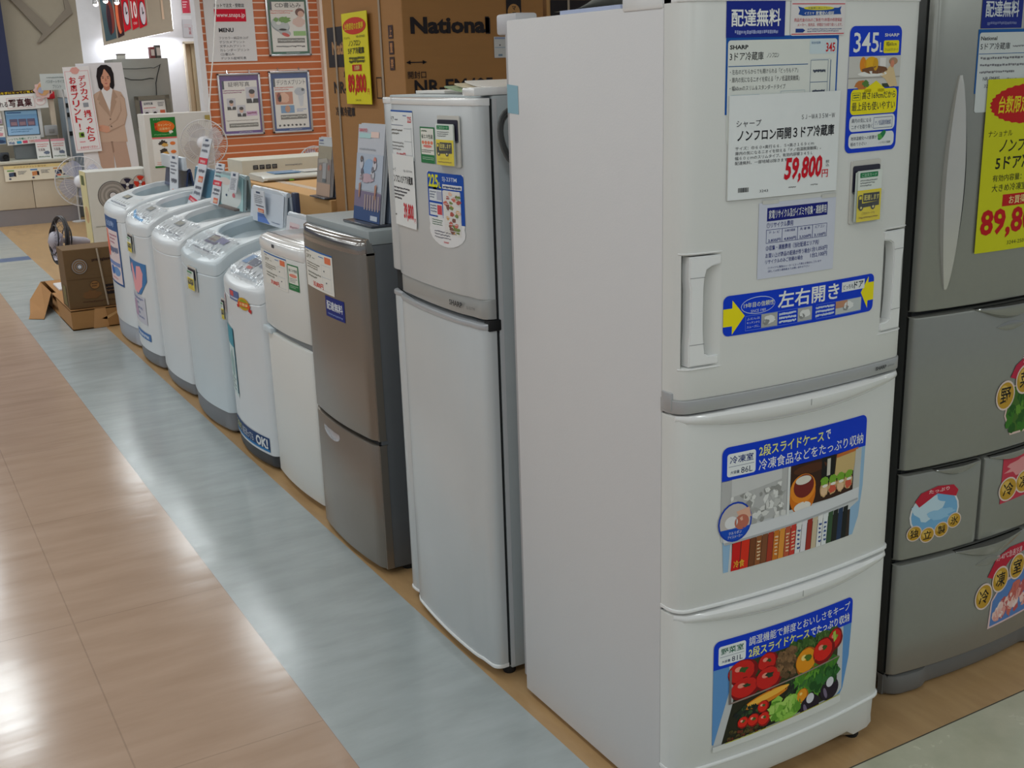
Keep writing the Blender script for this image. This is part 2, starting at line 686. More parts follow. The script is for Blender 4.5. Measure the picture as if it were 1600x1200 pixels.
# wall lettering: foot of a large serif letter
sv = lambda a, b, d: (a, d, b)
mb = MB()
mb.prism([(0.558, 2.562), (0.862, 2.173), (0.79, 2.07), (0.827, 2.077), (1.24, 2.415), (1.21, 2.54), (1.193, 2.60), (1.150, 2.60), (1.156, 2.452),
          (0.96, 2.246), (0.678, 2.562), (0.60, 2.66), (0.48, 2.66)], sv, 13.47, 13.499, paint('letter_taupe', rgb(122, 112, 98), rough=0.6))
tag(mb.build('wall_letter', smooth=False), 'large taupe serif letter mounted slantwise on beige back wall', 'wall letter')

# ------------------------------------------------------------------ clock display board, lit from behind
t = thing('display_board', 'wall display board with red panels and dials, lit white from behind', 'display board', (1.95, 13.3, 2.0))
mb = MB()
board = [(1.522, 2.02), (2.373, 2.178), (2.38, 2.9), (1.535, 2.9)]
taupe = paint('board_taupe', rgb(176, 164, 146), rough=0.5)
mb.prism(board, sv, 13.24, 13.30, taupe)
mb.build('board', t, smooth=False)
p = Plane3((0, 13.238, 0), (1, 0, 0), (0, 0, 1))
P = Print(p, 1.50, 2.02, 2.38, 2.62, step=0.002)
P.poly([(0.03, 0), (.2, 0), (.2, .86), (.05, .92)], (70, 92, 100), 1)
P.ell(.15, .45, .05, .32, (130, 60, 52), 2)
P.ell(.13, .5, .028, .3, (60, 40, 50), 3)
P.poly([(.21, 0), (.30, 0), (.31, .8), (.22, .86)], (60, 40, 46), 1)
P.ell(.26, .42, .038, .36, (232, 120, 80), 2)
P.ell(.285, .42, .025, .33, (120, 40, 36), 3)
for a0, a1 in ((.315, .41), (.43, .52), (.53, .635)):
    P.poly([(a0, 0), (a1, 0), (a1, .68 - (a1 - .4) * .3), (a0, .72 - (a0 - .4) * .3)], (214, 24, 44), 2)
for ca, rr_ in ((.362, .036), (.587, .042)):
    P.ell(ca, .38, rr_, .24, (70, 60, 76), 3)
    P.ell(ca + .004, .38, rr_ * .9, .22, (226, 214, 224), 4)
    P.rect(ca - .002, .26, ca + .006, .4, (40, 36, 46), 5)
    P.poly([(ca, .38), (ca + .02, .34), (ca + .022, .37), (ca, .41)], (40, 36, 46), 5)
P.txt('10', .438, .14, .514, .48, (250, 236, 236), 4, bold=.03)
P.txt('OFF', .45, .55, .5, .6, (250, 220, 220), 4)
P.lines(.33, .02, .4, .1, 2, (250, 220, 220), 4)
P.rect(.655, 0, .665, .55, (206, 196, 178), 2)
P.rect(.855, 0, .885, .5, (224, 196, 170), 2)
P.build('panels', t, 'red and dark printed panels with clock dials')
tube_m = paint('lamp_tube', rgb(250, 250, 255), emit=(0.93, 0.95, 1.0, 1), estr=5.0)
mb = MB()
mb.tube([(1.56, 13.36, 2.04), (2.36, 13.36, 2.19)], 0.016, tube_m)
mb.build('fluorescent_tube', t)
mb = MB()
mb.tube([(2.39, 13.36, 2.21), (2.40, 13.36, 2.88)], 0.016, tube_m)
mb.build('fluorescent_tube', t)
ld = bpy.data.lights.new('display_back_light', 'AREA')
ld.shape, ld.size, ld.size_y, ld.energy, ld.color = 'RECTANGLE', 0.9, 0.1, 6, (0.9, 0.93, 1.0)
o = bpy.data.objects.new('display_back_light', ld)
scene.collection.objects.link(o)
o.location = (1.98, 13.36, 2.06)
o.rotation_euler = (math.radians(25), 0, 0)

# spot lamps to the left of the board
for i, (x, z) in enumerate(((1.452, 2.489), (1.57, 2.526), (1.70, 2.51))):
    t = thing('spot_lamp', ['leftmost of three small glowing spot lamps beside display board', 'middle of three small glowing spot lamps above dark panel',
                            'rightmost of three small glowing spot lamps before red panels'][i], 'lamp', (x, 13.1, z), 'spot lamps on the board')
    mb = MB()
    mb.lathe([(0.012, 0.06), (0.03, 0.05), (0.036, 0)], (x, 13.1, z), (0, 0, 1), chrome, 14)
    mb.tube([(x, 13.1, z + .06), (x, 13.12, z + .4)], 0.006, chrome, 6)
    mb.build('lamp_shade', t)
    mb = MB()
    mb.lathe([(0.0, 0.012), (0.022, 0.008), (0.03, -0.004), (0.02, -0.02), (0, -0.026)], (x, 13.1, z), (0, 0, 1),
             paint('spot_bulb', rgb(255, 240, 235), emit=(1, 0.9, 0.86, 1), estr=7.0), 14)
    mb.build('bulb', t)


def paper(name, label, cat, plane, u0, v0, u1, v1, draw, th=0.004, base=(232, 232, 230), group=None, parent=None):
    """a sheet or board with something printed on it: a thin box carrying its print in one mesh"""
    P = Print(plane, u0, v0, u1, v1, step=0.0012)
    P.rect(0, 0, 1, 1, base, 0)
    draw(P)
    n = plane.N
    c = [plane(u0, v0, -th), plane(u1, v0, -th), plane(u1, v1, -th), plane(u0, v1, -th)]
    d = [plane(u0, v0, 0), plane(u1, v0, 0), plane(u1, v1, 0), plane(u0, v1, 0)]
    P.mb.add(c + d, [[3, 2, 1, 0], [4, 5, 6, 7], [0, 1, 5, 4], [1, 2, 6, 5], [2, 3, 7, 6], [3, 0, 4, 7]], ink(*base))
    o = P.mb.build(name, parent, smooth=False)
    if parent is None:
        tag(o, label, cat, group)
    elif label:
        o['label'] = label
    return o


XZ = lambda y: Plane3((0, y, 0), (1, 0, 0), (0, 0, 1))


def d(P):
    P.rect(0.02, 0, .75, .95, (206, 60, 84), 1)
    P.rect(.72, 0, .98, .95, (220, 120, 130), 1)
    P.lines(.1, .3, .6, .7, 3, (250, 220, 226), 2)


paper('notice', 'red notice at top of white wall above numbered notice', 'notice', XZ(13.49), 2.575, 2.394, 2.70, 2.62, d)


def d(P):
    P.vtxt('証明写真', .70, .1, .9, .86, (176, 50, 66), 2)
    P.lines(.1, .25, .6, .5, 2, (216, 196, 200), 1)
    P.vtxt('写真', .42, .45, .6, .86, (196, 80, 92), 2)


paper('notice', 'grey framed notice with red writing over the doorway', 'notice', XZ(13.49), 2.56, 2.11, 2.73, 2.33, d, base=(206, 206, 212))

# ------------------------------------------------------------------ photo counter
t = thing('service_counter', 'long cream counter with grey plinth in front of beige wall', 'counter', (-0.6, 12.9, 0))
mb = MB()
for x0, x1 in ((-2.6, -1.1), (-1.095, 0.405), (0.411, 0.895)):
    mb.box(x0, x1, 12.65, 12.70, 0.19, 0.70, cream, 0.003)
mb.box(-2.6, 0.893, 12.69, 13.25, 0.16, 0.71, cream)
mb.build('front_panel', t)
mb = MB()
mb.box(-2.6, 0.88, 12.665, 13.2, 0.0, 0.186, paint('plinth_grey', rgb(146, 142, 146), rough=0.35, metal=0.3))
mb.build('plinth', t)
mb = MB()
mb.box(-2.62, 0.91, 12.62, 13.27, 0.705, 0.74, paint('counter_top', rgb(206, 202, 186), rough=0.35), 0.006)
mb.build('counter_top', t)


def d(P):
    P.rect(0, 0, 1, .2, (236, 212, 150), 1)
    P.txt('デジカメプリント受付中', .14, .05, .6, .16, (150, 110, 60), 2)
    for i, c in enumerate(((120, 170, 90), (90, 140, 200), (210, 150, 80))):
        a = .04 + .33 * i
        P.rect(a, .28, a + .1, .36, c, 2)
        P.poly([(a + .02, .46), (a + .09, .42), (a + .09, .68), (a + .02, .72)], (70, 84, 110) if i != 1 else (214, 140, 90), 2)
        P.poly([(a + .09, .42), (a + .12, .44), (a + .12, .72), (a + .09, .68)], (50, 40, 46), 2)
        P.ell(a + .03, .84, .018, .06, (90, 90, 110), 2)
        P.lines(a + .15, .36, a + .28, .6, 3, (96, 96, 110), 2)
    P.rect(.74, .72, .8, .82, (216, 96, 70), 3)
    P.rect(.83, .7, .9, .8, (60, 60, 70), 3)
    P.rect(.72, .9, .92, .94, (120, 190, 190), 3)


paper('counter_sign', 'long pale sign strip with small pictures hung on the counter front', 'sign', Plane3((0, 12.61, 0), (1, 0, 0), (0, .02, 1)), 0.12, 0.515, 0.88, 0.69, d, base=(238, 230, 210))


# kiosk with header sign and screen
t = thing('photo_kiosk', 'white photo print kiosk with blue screen standing on the counter', 'photo kiosk', (0.42, 12.9, 0.74))
mb = MB()
mb.box(0.225, 0.64, 12.86, 13.05, 0.98, 1.33, gloss_white, 0.012)
mb.box(0.30, 0.56, 12.90, 13.05, 0.741, 0.99, paint('kiosk_grey', rgb(120, 126, 130), rough=0.5), 0.01)
mb.build('housing', t)
p = Plane3((0, 12.855, 0), (1, 0, 0), (0, 0, 1))
P = Print(p, 0.248, 1.025, 0.588, 1.298, step=0.0015)
P.rect(-.03, -.03, 1.03, 1.03, (58, 78, 96), 0)
P.rect(0, 0, 1, 1, (128, 176, 222), 1)
P.rect(0, 0, 1, .16, (150, 196, 234), 2)
P.rect(.04, .06, .5, .1, (60, 100, 160), 3)
P.rect(0, .66, 1, 1, (160, 200, 236), 2)
for i in range(3):
    P.rect(.1 + .28 * i, .34, .35 + .28 * i, .64, (112, 104, 130), 3)
    P.rect(.13 + .28 * i, .46, .32 + .28 * i, .6, (160, 130, 140), 4)
P.lines(.1, .74, .8, .92, 2, (110, 150, 190), 3)
o = P.build('screen', t)


def d(P):
    P.txt('いつでも手軽にプリント', .04, .08, .9, .4, (40, 120, 90), 2, bold=.01)
    P.txt('Web', .04, .5, .22, .9, (40, 90, 150), 2, bold=.02)
    P.rect(.28, .52, .42, .88, (60, 160, 200), 2)
    P.rect(.46, .52, .60, .88, (216, 80, 110), 2)
    P.lines(.64, .5, .98, .9, 2, (214, 96, 80), 2)


paper('label_strip', 'white strip of coloured writing below the screen', 'sign', Plane3((0, 12.85, 0), (1, 0, .04), (-.04, 0, 1)), .26, .90, .63, .985, d, parent=t)


def d(P):
    P.rect(0, 0, 1, .18, (58, 36, 30), 1)
    P.txt('フォト集を手にとってご覧ください', .02, .03, .98, .15, (244, 214, 40), 2, bold=.015)
    P.txt('気持ち', -.02, .38, .18, .9, (216, 130, 130), 2, bold=.03)
    P.txt('れる', .2, .55, .34, .82, (60, 40, 44), 3, bold=.01)
    P.txt('写真集', .36, .42, .74, .86, (76, 30, 36), 3, bold=.03)
    P.frame(.33, .36, .78, .92, .003, (214, 150, 150), 2)
    P.ell(.88, .6, .09, .25, (236, 200, 200), 2)
    P.ell(.88, .6, .08, .22, (246, 240, 238), 3)
    P.lines(.83, .5, .93, .66, 2, (226, 130, 140), 4)


paper('header_sign', 'white header board with large writing above the screen', 'sign', Plane3((0, 12.80, 0), (1, 0, .03), (-.03, 0, 1)), .10, 1.30, .76, 1.51, d, th=.02, parent=t)

# star shaped pop sign
t = thing('pop_sign', 'round pastel star burst sign at right end of kiosk header', 'sign', (0.66, 12.78, 1.53))
P = Print(Plane3((0, 12.77, 0), (1, 0, 0), (0, 0, 1)), 0.58, 1.42, 0.80, 1.62, step=0.002)
pts = []
for k in range(18):
    q = .5 if k % 2 else .41
    pts.append((.46 + q * math.cos(k * PI / 9), .5 + q * math.sin(k * PI / 9)))
P.poly(pts, (226, 190, 186), 0)
P.ell(.46, .45, .3, .34, (222, 170, 120), 1, jag=.1)
P.ell(.36, .5, .14, .2, (176, 180, 206), 2, jag=.2)
P.ell(.56, .4, .12, .12, (230, 196, 150), 2, jag=.2)
P.poly([(.72, .3), (.84, .36), (.84, .66), (.76, .72), (.8, .5)], (88, 50, 60), 2)
P.build('burst', t)


def d(P):
    P.lines(.25, .2, .95, .3, 1, (96, 110, 110), 2)
    P.txt('パスポートサイズ', .2, .38, .95, .58, (96, 110, 110), 2)
    P.txt('プリント', .45, .68, .8, .9, (80, 92, 96), 2)


t = thing('information_sign', 'pale grey information sign on a post, partly behind the cutout stand', 'sign', (.80, 12.5, 0))
paper('sign_board', None, None, XZ(12.5), .63, 1.52, .90, 1.70, d, base=(196, 202, 200), th=.01, parent=t)
mb = MB()
mb.tube([(.86, 12.52, .012), (.86, 12.52, 1.62)], .01, paint('sign_post', rgb(190, 190, 190), rough=.4), 8)
mb.lathe([(.09, 0), (.09, .01), (.02, .02)], (.86, 12.52, .001), (0, 0, 1), paint('sign_post', rgb(190, 190, 190), rough=.4), 18)
mb.build('post', t)

# red topped stand and grey machine behind cutout
t = thing('sign_stand', 'slim pale stand with a red block on its top', 'stand', (0.78, 12.9, 0.74))
mb = MB()
mb.box(0.74, 0.80, 12.88, 12.94, 0.741, 1.42, paint('stand_cream', rgb(206, 190, 170), rough=0.5), 0.006)
mb.build('post', t)
mb = MB()
mb.box(0.725, 0.815, 12.86, 12.96, 1.42, 1.50, paint('stand_red', rgb(206, 28, 44), rough=0.4), 0.004)
mb.build('top_block', t, 'red block')

t = thing('film_processor', 'pale blue grey machine standing behind the slim red topped stand', 'machine', (0.98, 13.2, 0))
mb = MB()
mb.box(0.92, 1.13, 13.0, 13.4, 0.0, 1.42, paint('machine_blue', rgb(150, 164, 178), rough=0.4), 0.012)
mb.build('housing', t)
mb = MB()
mb.box(0.915, 1.14, 12.995, 13.4, 1.42, 1.58, gloss_white, 0.02)
mb.build('top_cover', t)
for z in (0.98, 1.2, 1.31):
    mb = MB()
    mb.box(0.93, 0.98, 12.985, 12.999, z, z + .05, gap_dark, 0.002)
    mb.build('vent', t)

t = thing('printer', 'small grey card printer on the counter right of the screen', 'printer', (0.715, 12.8, 0.74))
mb = MB()
mb.box(0.645, 0.785, 12.775, 12.855, 1.0, 1.12, paint('printer_grey', rgb(156, 158, 160), rough=0.4), 0.012)
mb.build('housing', t)
mb = MB()
mb.box(0.655, 0.775, 12.785, 12.85, 0.742, 1.0, paint('printer_stand', rgb(120, 116, 104), rough=0.6), 0.004)
mb.build('stand', t)
mb = MB()
mb.box(0.685, 0.745, 12.767, 12.78, 1.03, 1.075, plastic_grey, 0.003)
mb.build('slot', t)

for i in range(2):
    x0 = 0.515 + 0.172 * i

    def d(P):
        P.rect(0, 0, 1, .12, (226, 160, 170), 1)
        P.lines(.1, .2, .9, .42, 2, (220, 150, 150), 2)
        P.txt('写真集', .14, .46, .62, .6, (120, 90, 90), 2)
        P.ell(.7, .68, .2, .09, (110, 120, 140), 2, jag=.2)
        P.lines(.1, .84, .9, .95, 1, (120, 140, 120), 2)

    paper('price_board', ['pink topped price board on the counter, the left of two', 'pink topped price board on the counter, beside the cutout stand'][i], 'price board',
          Plane3((0, 12.66, 0), (1, 0, 0), (0, .12, 1)), x0, .745, x0 + .155, .97, d, th=.006, group='pink topped boards on the counter')

# small posters left of the screen, camera on the counter
for i, (x0, z0, x1, z1, lab) in enumerate(((0.02, 1.16, 0.20, 1.30, 'upper small poster left of the blue kiosk screen'),
                                          (0.02, 0.93, 0.21, 1.14, 'lower small poster with blue picture left of kiosk screen'))):
    def d(P, i=i):
        P.lines(.1, .08, .95, .3, 2, (150, 140, 160), 1)
        P.ell(.6, .48, .3, .12, (216, 150, 160), 1, jag=.2)
        P.rect(.5, .62, 1, .98, (96, 130, 166) if i else (190, 170, 190), 1)
        P.ell(.75, .85, .2, .1, (60, 76, 110) if i else (150, 120, 140), 2, jag=.3)

    paper('small_poster', lab, 'poster', XZ(12.84), x0, z0, x1, z1, d, th=.012, group='posters by the kiosk')

t = thing('camera_dummy', 'small dark camera on counter left of the pale sign strip', 'camera', (0.16, 12.75, 0.74))
mb = MB()
mb.box(0.10, 0.21, 12.72, 12.78, 0.741, 0.84, paint('camera_dark', rgb(50, 54, 62), rough=0.4), 0.014)
mb.build('body', t)
mb = MB()
mb.lathe([(0.036, 0), (0.036, 0.04), (0.028, 0.045), (0.02, 0.03), (0, 0.03)], (0.165, 12.72, 0.79), (0, -1, 0), rubber, 16)
mb.build('lens', t)

# ------------------------------------------------------------------ cutout stand of a person
t = thing('cutout_stand', 'life-size cardboard cutout of a person in beige suit holding a tall sign', 'cutout stand', (1.15, 12.0, 0))
mb = MB()
outline = [(0.95, 1.795), (1.45, 1.80), (1.50, 0.9), (1.52, 0.0), (0.86, 0.0), (0.92, 0.9)]
mb.prism(outline, sv, 12.0, 12.02, paint('cutout_board', rgb(226, 224, 228), rough=0.5))
mb.box(1.0, 1.38, 12.02, 12.23, 0, 0.02, paint('cutout_foot', rgb(200, 200, 200), rough=0.6))
mb.build('board', t, smooth=False)
p = Plane3((0, 11.998, 0), (1, 0, 0), (0, 0, 1))
P = Print(p, 0.95, 0.0, 1.52, 1.80, step=0.0012)


def fig(pts, col, L):
    P.poly([(x, z) for x, z in pts], col, L, raw=True)


SUIT, SUIT2, SUIT3 = (200, 170, 150), (180, 150, 130), (158, 128, 110)
SKIN, SKIN2 = (214, 158, 132), (190, 128, 104)
fig([(1.07, 0.05), (1.09, 0.60), (1.06, 0.93), (1.39, 0.95), (1.42, 0.60), (1.45, 0.05), (1.29, 0.05), (1.24, 0.80), (1.20, 0.05)], (190, 158, 140), 1)
fig([(1.235, 0.80), (1.225, 0.93), (1.245, 0.93), (1.25, 0.82)], SUIT3, 2)
fig([(1.06, 1.43), (1.13, 1.475), (1.20, 1.51), (1.30, 1.51), (1.40, 1.475), (1.435, 1.40), (1.44, 1.22), (1.40, 1.10), (1.41, 0.92), (1.07, 0.93), (1.06, 1.2)], SUIT, 2)
fig([(1.185, 1.50), (1.255, 1.27), (1.315, 1.51), (1.27, 1.54), (1.21, 1.54)], (232, 230, 232), 3)
fig([(1.185, 1.51), (1.13, 1.40), (1.16, 1.385), (1.145, 1.36), (1.255, 1.20), (1.225, 1.36)], SUIT2, 4)
fig([(1.315, 1.515), (1.36, 1.42), (1.325, 1.40), (1.34, 1.37), (1.255, 1.20), (1.275, 1.36)], SUIT2, 4)
for z in (1.18, 1.10):
    fig([(1.25 + .008 * math.cos(k), z + .008 * math.sin(k)) for k in range(6)], (90, 70, 60), 5)
fig([(1.395, 1.45), (1.435, 1.40), (1.44, 1.22), (1.40, 1.11), (1.22, 1.035), (1.205, 1.10), (1.31, 1.17), (1.37, 1.26)], SUIT2, 4)
fig([(1.385, 1.44), (1.43, 1.40), (1.435, 1.22), (1.395, 1.12), (1.23, 1.055), (1.222, 1.10), (1.33, 1.17), (1.385, 1.27)], SUIT, 5)
fig([(1.06, 1.42), (1.10, 1.44), (1.12, 1.22), (1.10, 1.02), (1.06, 1.02)], SUIT2, 4)
fig([(1.23, 1.045), (1.19, 1.03), (1.12, 1.055), (1.085, 1.05), (1.09, 1.075), (1.13, 1.095), (1.10, 1.105), (1.11, 1.12), (1.16, 1.12), (1.225, 1.10)], SKIN, 6)
for k in range(4):
    fig([(1.09 + .008 * k, 1.058 + .014 * k), (1.15, 1.066 + .013 * k), (1.15, 1.069 + .013 * k), (1.09 + .008 * k, 1.061 + .014 * k)], SKIN2, 7)
fig([(1.215, 1.56), (1.22, 1.51), (1.25, 1.49), (1.285, 1.51), (1.29, 1.57)], SKIN2, 4)
HAIR = (34, 26, 30)
fig([(1.155, 1.65), (1.165, 1.53), (1.19, 1.50), (1.215, 1.53), (1.29, 1.53), (1.32, 1.50), (1.34, 1.55), (1.345, 1.68), (1.325, 1.745), (1.28, 1.775), (1.22, 1.775), (1.175, 1.74)], HAIR, 3)
fig([(1.195, 1.66), (1.20, 1.585), (1.225, 1.545), (1.25, 1.535), (1.275, 1.545), (1.30, 1.585), (1.305, 1.66), (1.285, 1.715), (1.25, 1.73), (1.215, 1.71)], SKIN, 5)
fig([(1.18, 1.70), (1.245, 1.735), (1.225, 1.68), (1.20, 1.64), (1.198, 1.60), (1.178, 1.62)], HAIR, 6)
fig([(1.32, 1.70), (1.245, 1.74), (1.285, 1.68), (1.303, 1.64), (1.304, 1.60), (1.325, 1.62)], HAIR, 6)
for s in (-1, 1):
    fig([(1.25 + s * .018, 1.648), (1.25 + s * .04, 1.652), (1.25 + s * .04, 1.646), (1.25 + s * .018, 1.641)], HAIR, 7)
    fig([(1.25 + s * .017, 1.630), (1.25 + s * .028, 1.635), (1.25 + s * .038, 1.629), (1.25 + s * .028, 1.625)], (60, 40, 40), 7)
fig([(1.245, 1.63), (1.240, 1.60), (1.25, 1.595), (1.262, 1.60), (1.255, 1.63)], SKIN2, 6)
fig([(1.23, 1.575), (1.25, 1.579), (1.272, 1.576), (1.252, 1.566)], (180, 90, 90), 7)
P.build('person_print', t, 'printed person in beige suit and white shirt with dark shoulder-length hair')


def d(P):
    P.frame(.05, .05, .95, .97, .004, (226, 150, 160), 1)
    P.ell(.44, .045, .17, .04, (228, 168, 160), 2, jag=.1)
    P.vtxt('デジカメ', .53, .10, .80, .40, RED, 3, .02)
    P.rect(.56, .42, .76, .47, (150, 154, 164), 3)
    P.vtxt('撮ったら', .53, .50, .82, .88, RED, 3, .02)
    P.vtxt('お店プリント！', .17, .11, .43, .74, RED, 3, .02)
    P.rect(.22, .76, .42, .82, (130, 170, 60), 3)
    P.ell(.34, .79, .06, .02, (50, 50, 40), 4)
    P.lines(.2, .86, .42, .89, 1, (230, 150, 160), 3)
    P.txt('おまかせください', .2, .925, .86, .955, (214, 60, 80), 3, .01)


paper('held_sign', 'white vertical sign with red writing and pink border', 'sign', Plane3((0, 11.97, 0), (1, 0, .03), (-.03, 0, 1)), .855, .80, 1.135, 1.735, d, th=.01, parent=t, base=(236, 234, 236))

# ------------------------------------------------------------------ grey kiosk back with cable, frame sign, small things on top
t = thing('booth_cabinet', 'tall grey cabinet back with loose black cable behind the cutout', 'cabinet', (1.77, 12.4, 0))
mb = MB()
mb.box(1.40, 2.03, 12.25, 12.75, 0, 1.84, paint('cabinet_grey', rgb(146, 146, 140), rough=0.5, metal=0.2), 0.01)
mb.build('body', t)
mb = MB()
cable_m = rubber
mb.tube([(1.51, 12.243, 1.63), (1.58, 12.24, 1.605), (1.70, 12.24, 1.60), (1.80, 12.24, 1.615), (1.84, 12.24, 1.61)], 0.0045, cable_m, 6)
mb.tube([(1.50, 12.243, 1.73), (1.65, 12.243, 1.725), (1.82, 12.243, 1.735), (1.86, 12.243, 1.73), (1.94, 12.24, 1.77)], 0.003, cable_m, 6)
mb.tube([(1.93, 12.24, 1.76), (1.89, 12.24, 1.66), (1.86, 12.24, 1.56), (1.85, 12.24, 1.40)], 0.005, cable_m, 6)
mb.build('cable', t)

t = thing('framed_sign', 'grey metal framed sign with portrait leaflet leaning on grey cabinet', 'sign', (1.78, 12.1, 1.0))
mb = MB()
lean = Plane3((0, 12.12, 0), (1, 0, .02), (-.02, .03, 1))
for a0, b0, a1, b1 in ((1.60, 1.34, 2.0, 1.385), (1.60, 1.03, 2.0, 1.075), (1.60, 1.03, 1.645, 1.385), (1.955, 1.03, 2.0, 1.385)):
    vs = [lean(a0, b0, 0), lean(a1, b0, 0), lean(a1, b1, 0), lean(a0, b1, 0), lean(a0, b0, .02), lean(a1, b0, .02), lean(a1, b1, .02), lean(a0, b1, .02)]
    mb.add(vs, [[0, 3, 2, 1], [4, 5, 6, 7], [0, 1, 5, 4], [1, 2, 6, 5], [2, 3, 7, 6], [3, 0, 4, 7]], paint('frame_bronze', rgb(130, 122, 108), rough=0.25, metal=0.7))
mb.box(1.64, 1.98, 12.22, 12.249, 0.0, 1.0, silver_body)
mb.build('frame', t, smooth=False)


def d(P):
    P.rect(0, 0, .06, 1, (90, 60, 110), 1)
    P.txt('証明写真', .14, .08, .5, .2, (70, 76, 90), 2, .01)
    P.lines(.7, .08, .95, .3, 3, (110, 110, 120), 2)
    P.lines(.12, .3, .6, .38, 1, (216, 110, 110), 2)
    for a in (.22, .55):
        P.rect(a - .1, .44, a + .12, .95, (216, 214, 220), 2)
        P.ell(a, .66, .06, .1, (210, 160, 140), 3)
        P.ell(a, .58, .07, .06, (40, 34, 36), 4)
        P.rect(a - .09, .8, a + .1, .95, (50, 46, 60), 3)
    P.rect(.76, .46, .96, .62, (214, 110, 80), 2)


paper('leaflet', 'printed leaflet with two portraits', 'leaflet', lean, 1.66, 1.085, 1.945, 1.33, d, parent=t, th=.002)

for i, (x0, x1, z1, c, nm, lab) in enumerate(((1.86, 1.91, 1.97, (120, 50, 50), 'photo_album', 'dark red album standing on top of the grey cabinet'),
                                             (1.925, 1.98, 1.99, (86, 84, 80), 'photo_album', 'grey album standing beside red one on the grey cabinet'))):
    t = thing(nm, lab, 'album', (x0, 12.4, 1.84), 'albums on the grey cabinet')
    mb = MB()
    mb.box(x0, x1, 12.34, 12.46, 1.841, z1, paint('album_%d' % i, rgb(*c), rough=0.5), 0.003)
    mb.build('cover', t)
    mb = MB()
    mb.box(x0 + .006, x1 - .006, 12.335, 12.34, 1.87, z1 - .03, paint('album_front_%d' % i, rgb(206, 196, 190), rough=0.5))
    mb.build('front_label', t, 'pale printed front')
t = thing('small_box', 'small pale box on top left corner of grey cabinet', 'box', (1.52, 12.4, 1.84))
mb = MB()
mb.box(1.49, 1.57, 12.34, 12.46, 1.841, 1.885, paint('small_box', rgb(200, 198, 190), rough=0.6), 0.003)
mb.build('body', t)
mb = MB()
mb.box(1.485, 1.575, 12.335, 12.465, 1.885, 1.90, paint('small_box_lid', rgb(120, 114, 110), rough=0.6), 0.003)
mb.build('lid', t)

# ------------------------------------------------------------------ white panel cabinet with green poster
t = thing('appliance_carton', 'tall white carton panel with green and orange poster behind the fan', 'carton', (1.29, 9.2, 0))
mb = MB()
mb.box(0.985, 1.585, 9.02, 9.29, 0, 1.295, paint('carton_white', rgb(206, 202, 196), rough=0.6), 0.006)
mb.build('body', t)


def d(P):
    P.rect(0, 0, 1, .39, (40, 120, 52), 1)
    P.txt('おすすめ', .12, .02, .4, .05, (190, 220, 190), 2)
    P.ell(.55, .18, .4, .115, (226, 112, 40), 2)
    P.vtxt('夏涼', .14, .1, .26, .26, (206, 40, 30), 3, .02)
    P.txt('キャンペーン', .3, .12, .82, .18, (244, 220, 160), 3, .01)
    P.txt('応募券付', .34, .2, .76, .25, (244, 220, 160), 3)
    P.ell(.78, .29, .09, .03, (230, 226, 214), 3, jag=.2)
    P.lines(.1, .32, .8, .36, 1, (120, 190, 120), 2)
    P.rect(0, .39, 1, .42, (230, 120, 120), 2)
    for k in range(2):
        b = .46 + .17 * k
        P.ell(.42, b + .05, .17, .055, (70, 64, 60), 2, jag=.3)
        P.ell(.48, b + .085, .13, .035, (216, 170, 90), 3, jag=.3)
        P.ell(.8, b + .06, .11, .035, (232, 130, 70), 2)
    P.txt('扇風機', .26, .80, .6, .85, (90, 90, 110), 2)
    P.ell(.82, .8, .11, .035, (232, 130, 70), 2)
    P.lines(.1, .88, .9, .95, 2, (236, 160, 150), 2)
    P.rect(0, .965, 1, 1, (40, 120, 52), 2)


paper('poster', 'green, orange and white poster', 'poster', XZ(9.017), 1.035, .815, 1.26, 1.262, d, parent=t, th=.003)
mb = MB()
mb.box(1.535, 1.582, 9.012, 9.018, 1.215, 1.265, paint('sticker_olive', rgb(170, 150, 80), rough=0.5))
mb.build('label_sticker', t, 'small olive sticker')
mb = MB()
mb.tube([(1.575, 9.05, 1.2), (1.63, 9.05, 1.55), (1.69, 9.05, 1.85), (1.76, 9.05, 2.3), (1.80, 9.05, 2.6)], 0.006, gloss_white, 6)
mb.build('flag_rod', t, 'thin white curved rod')

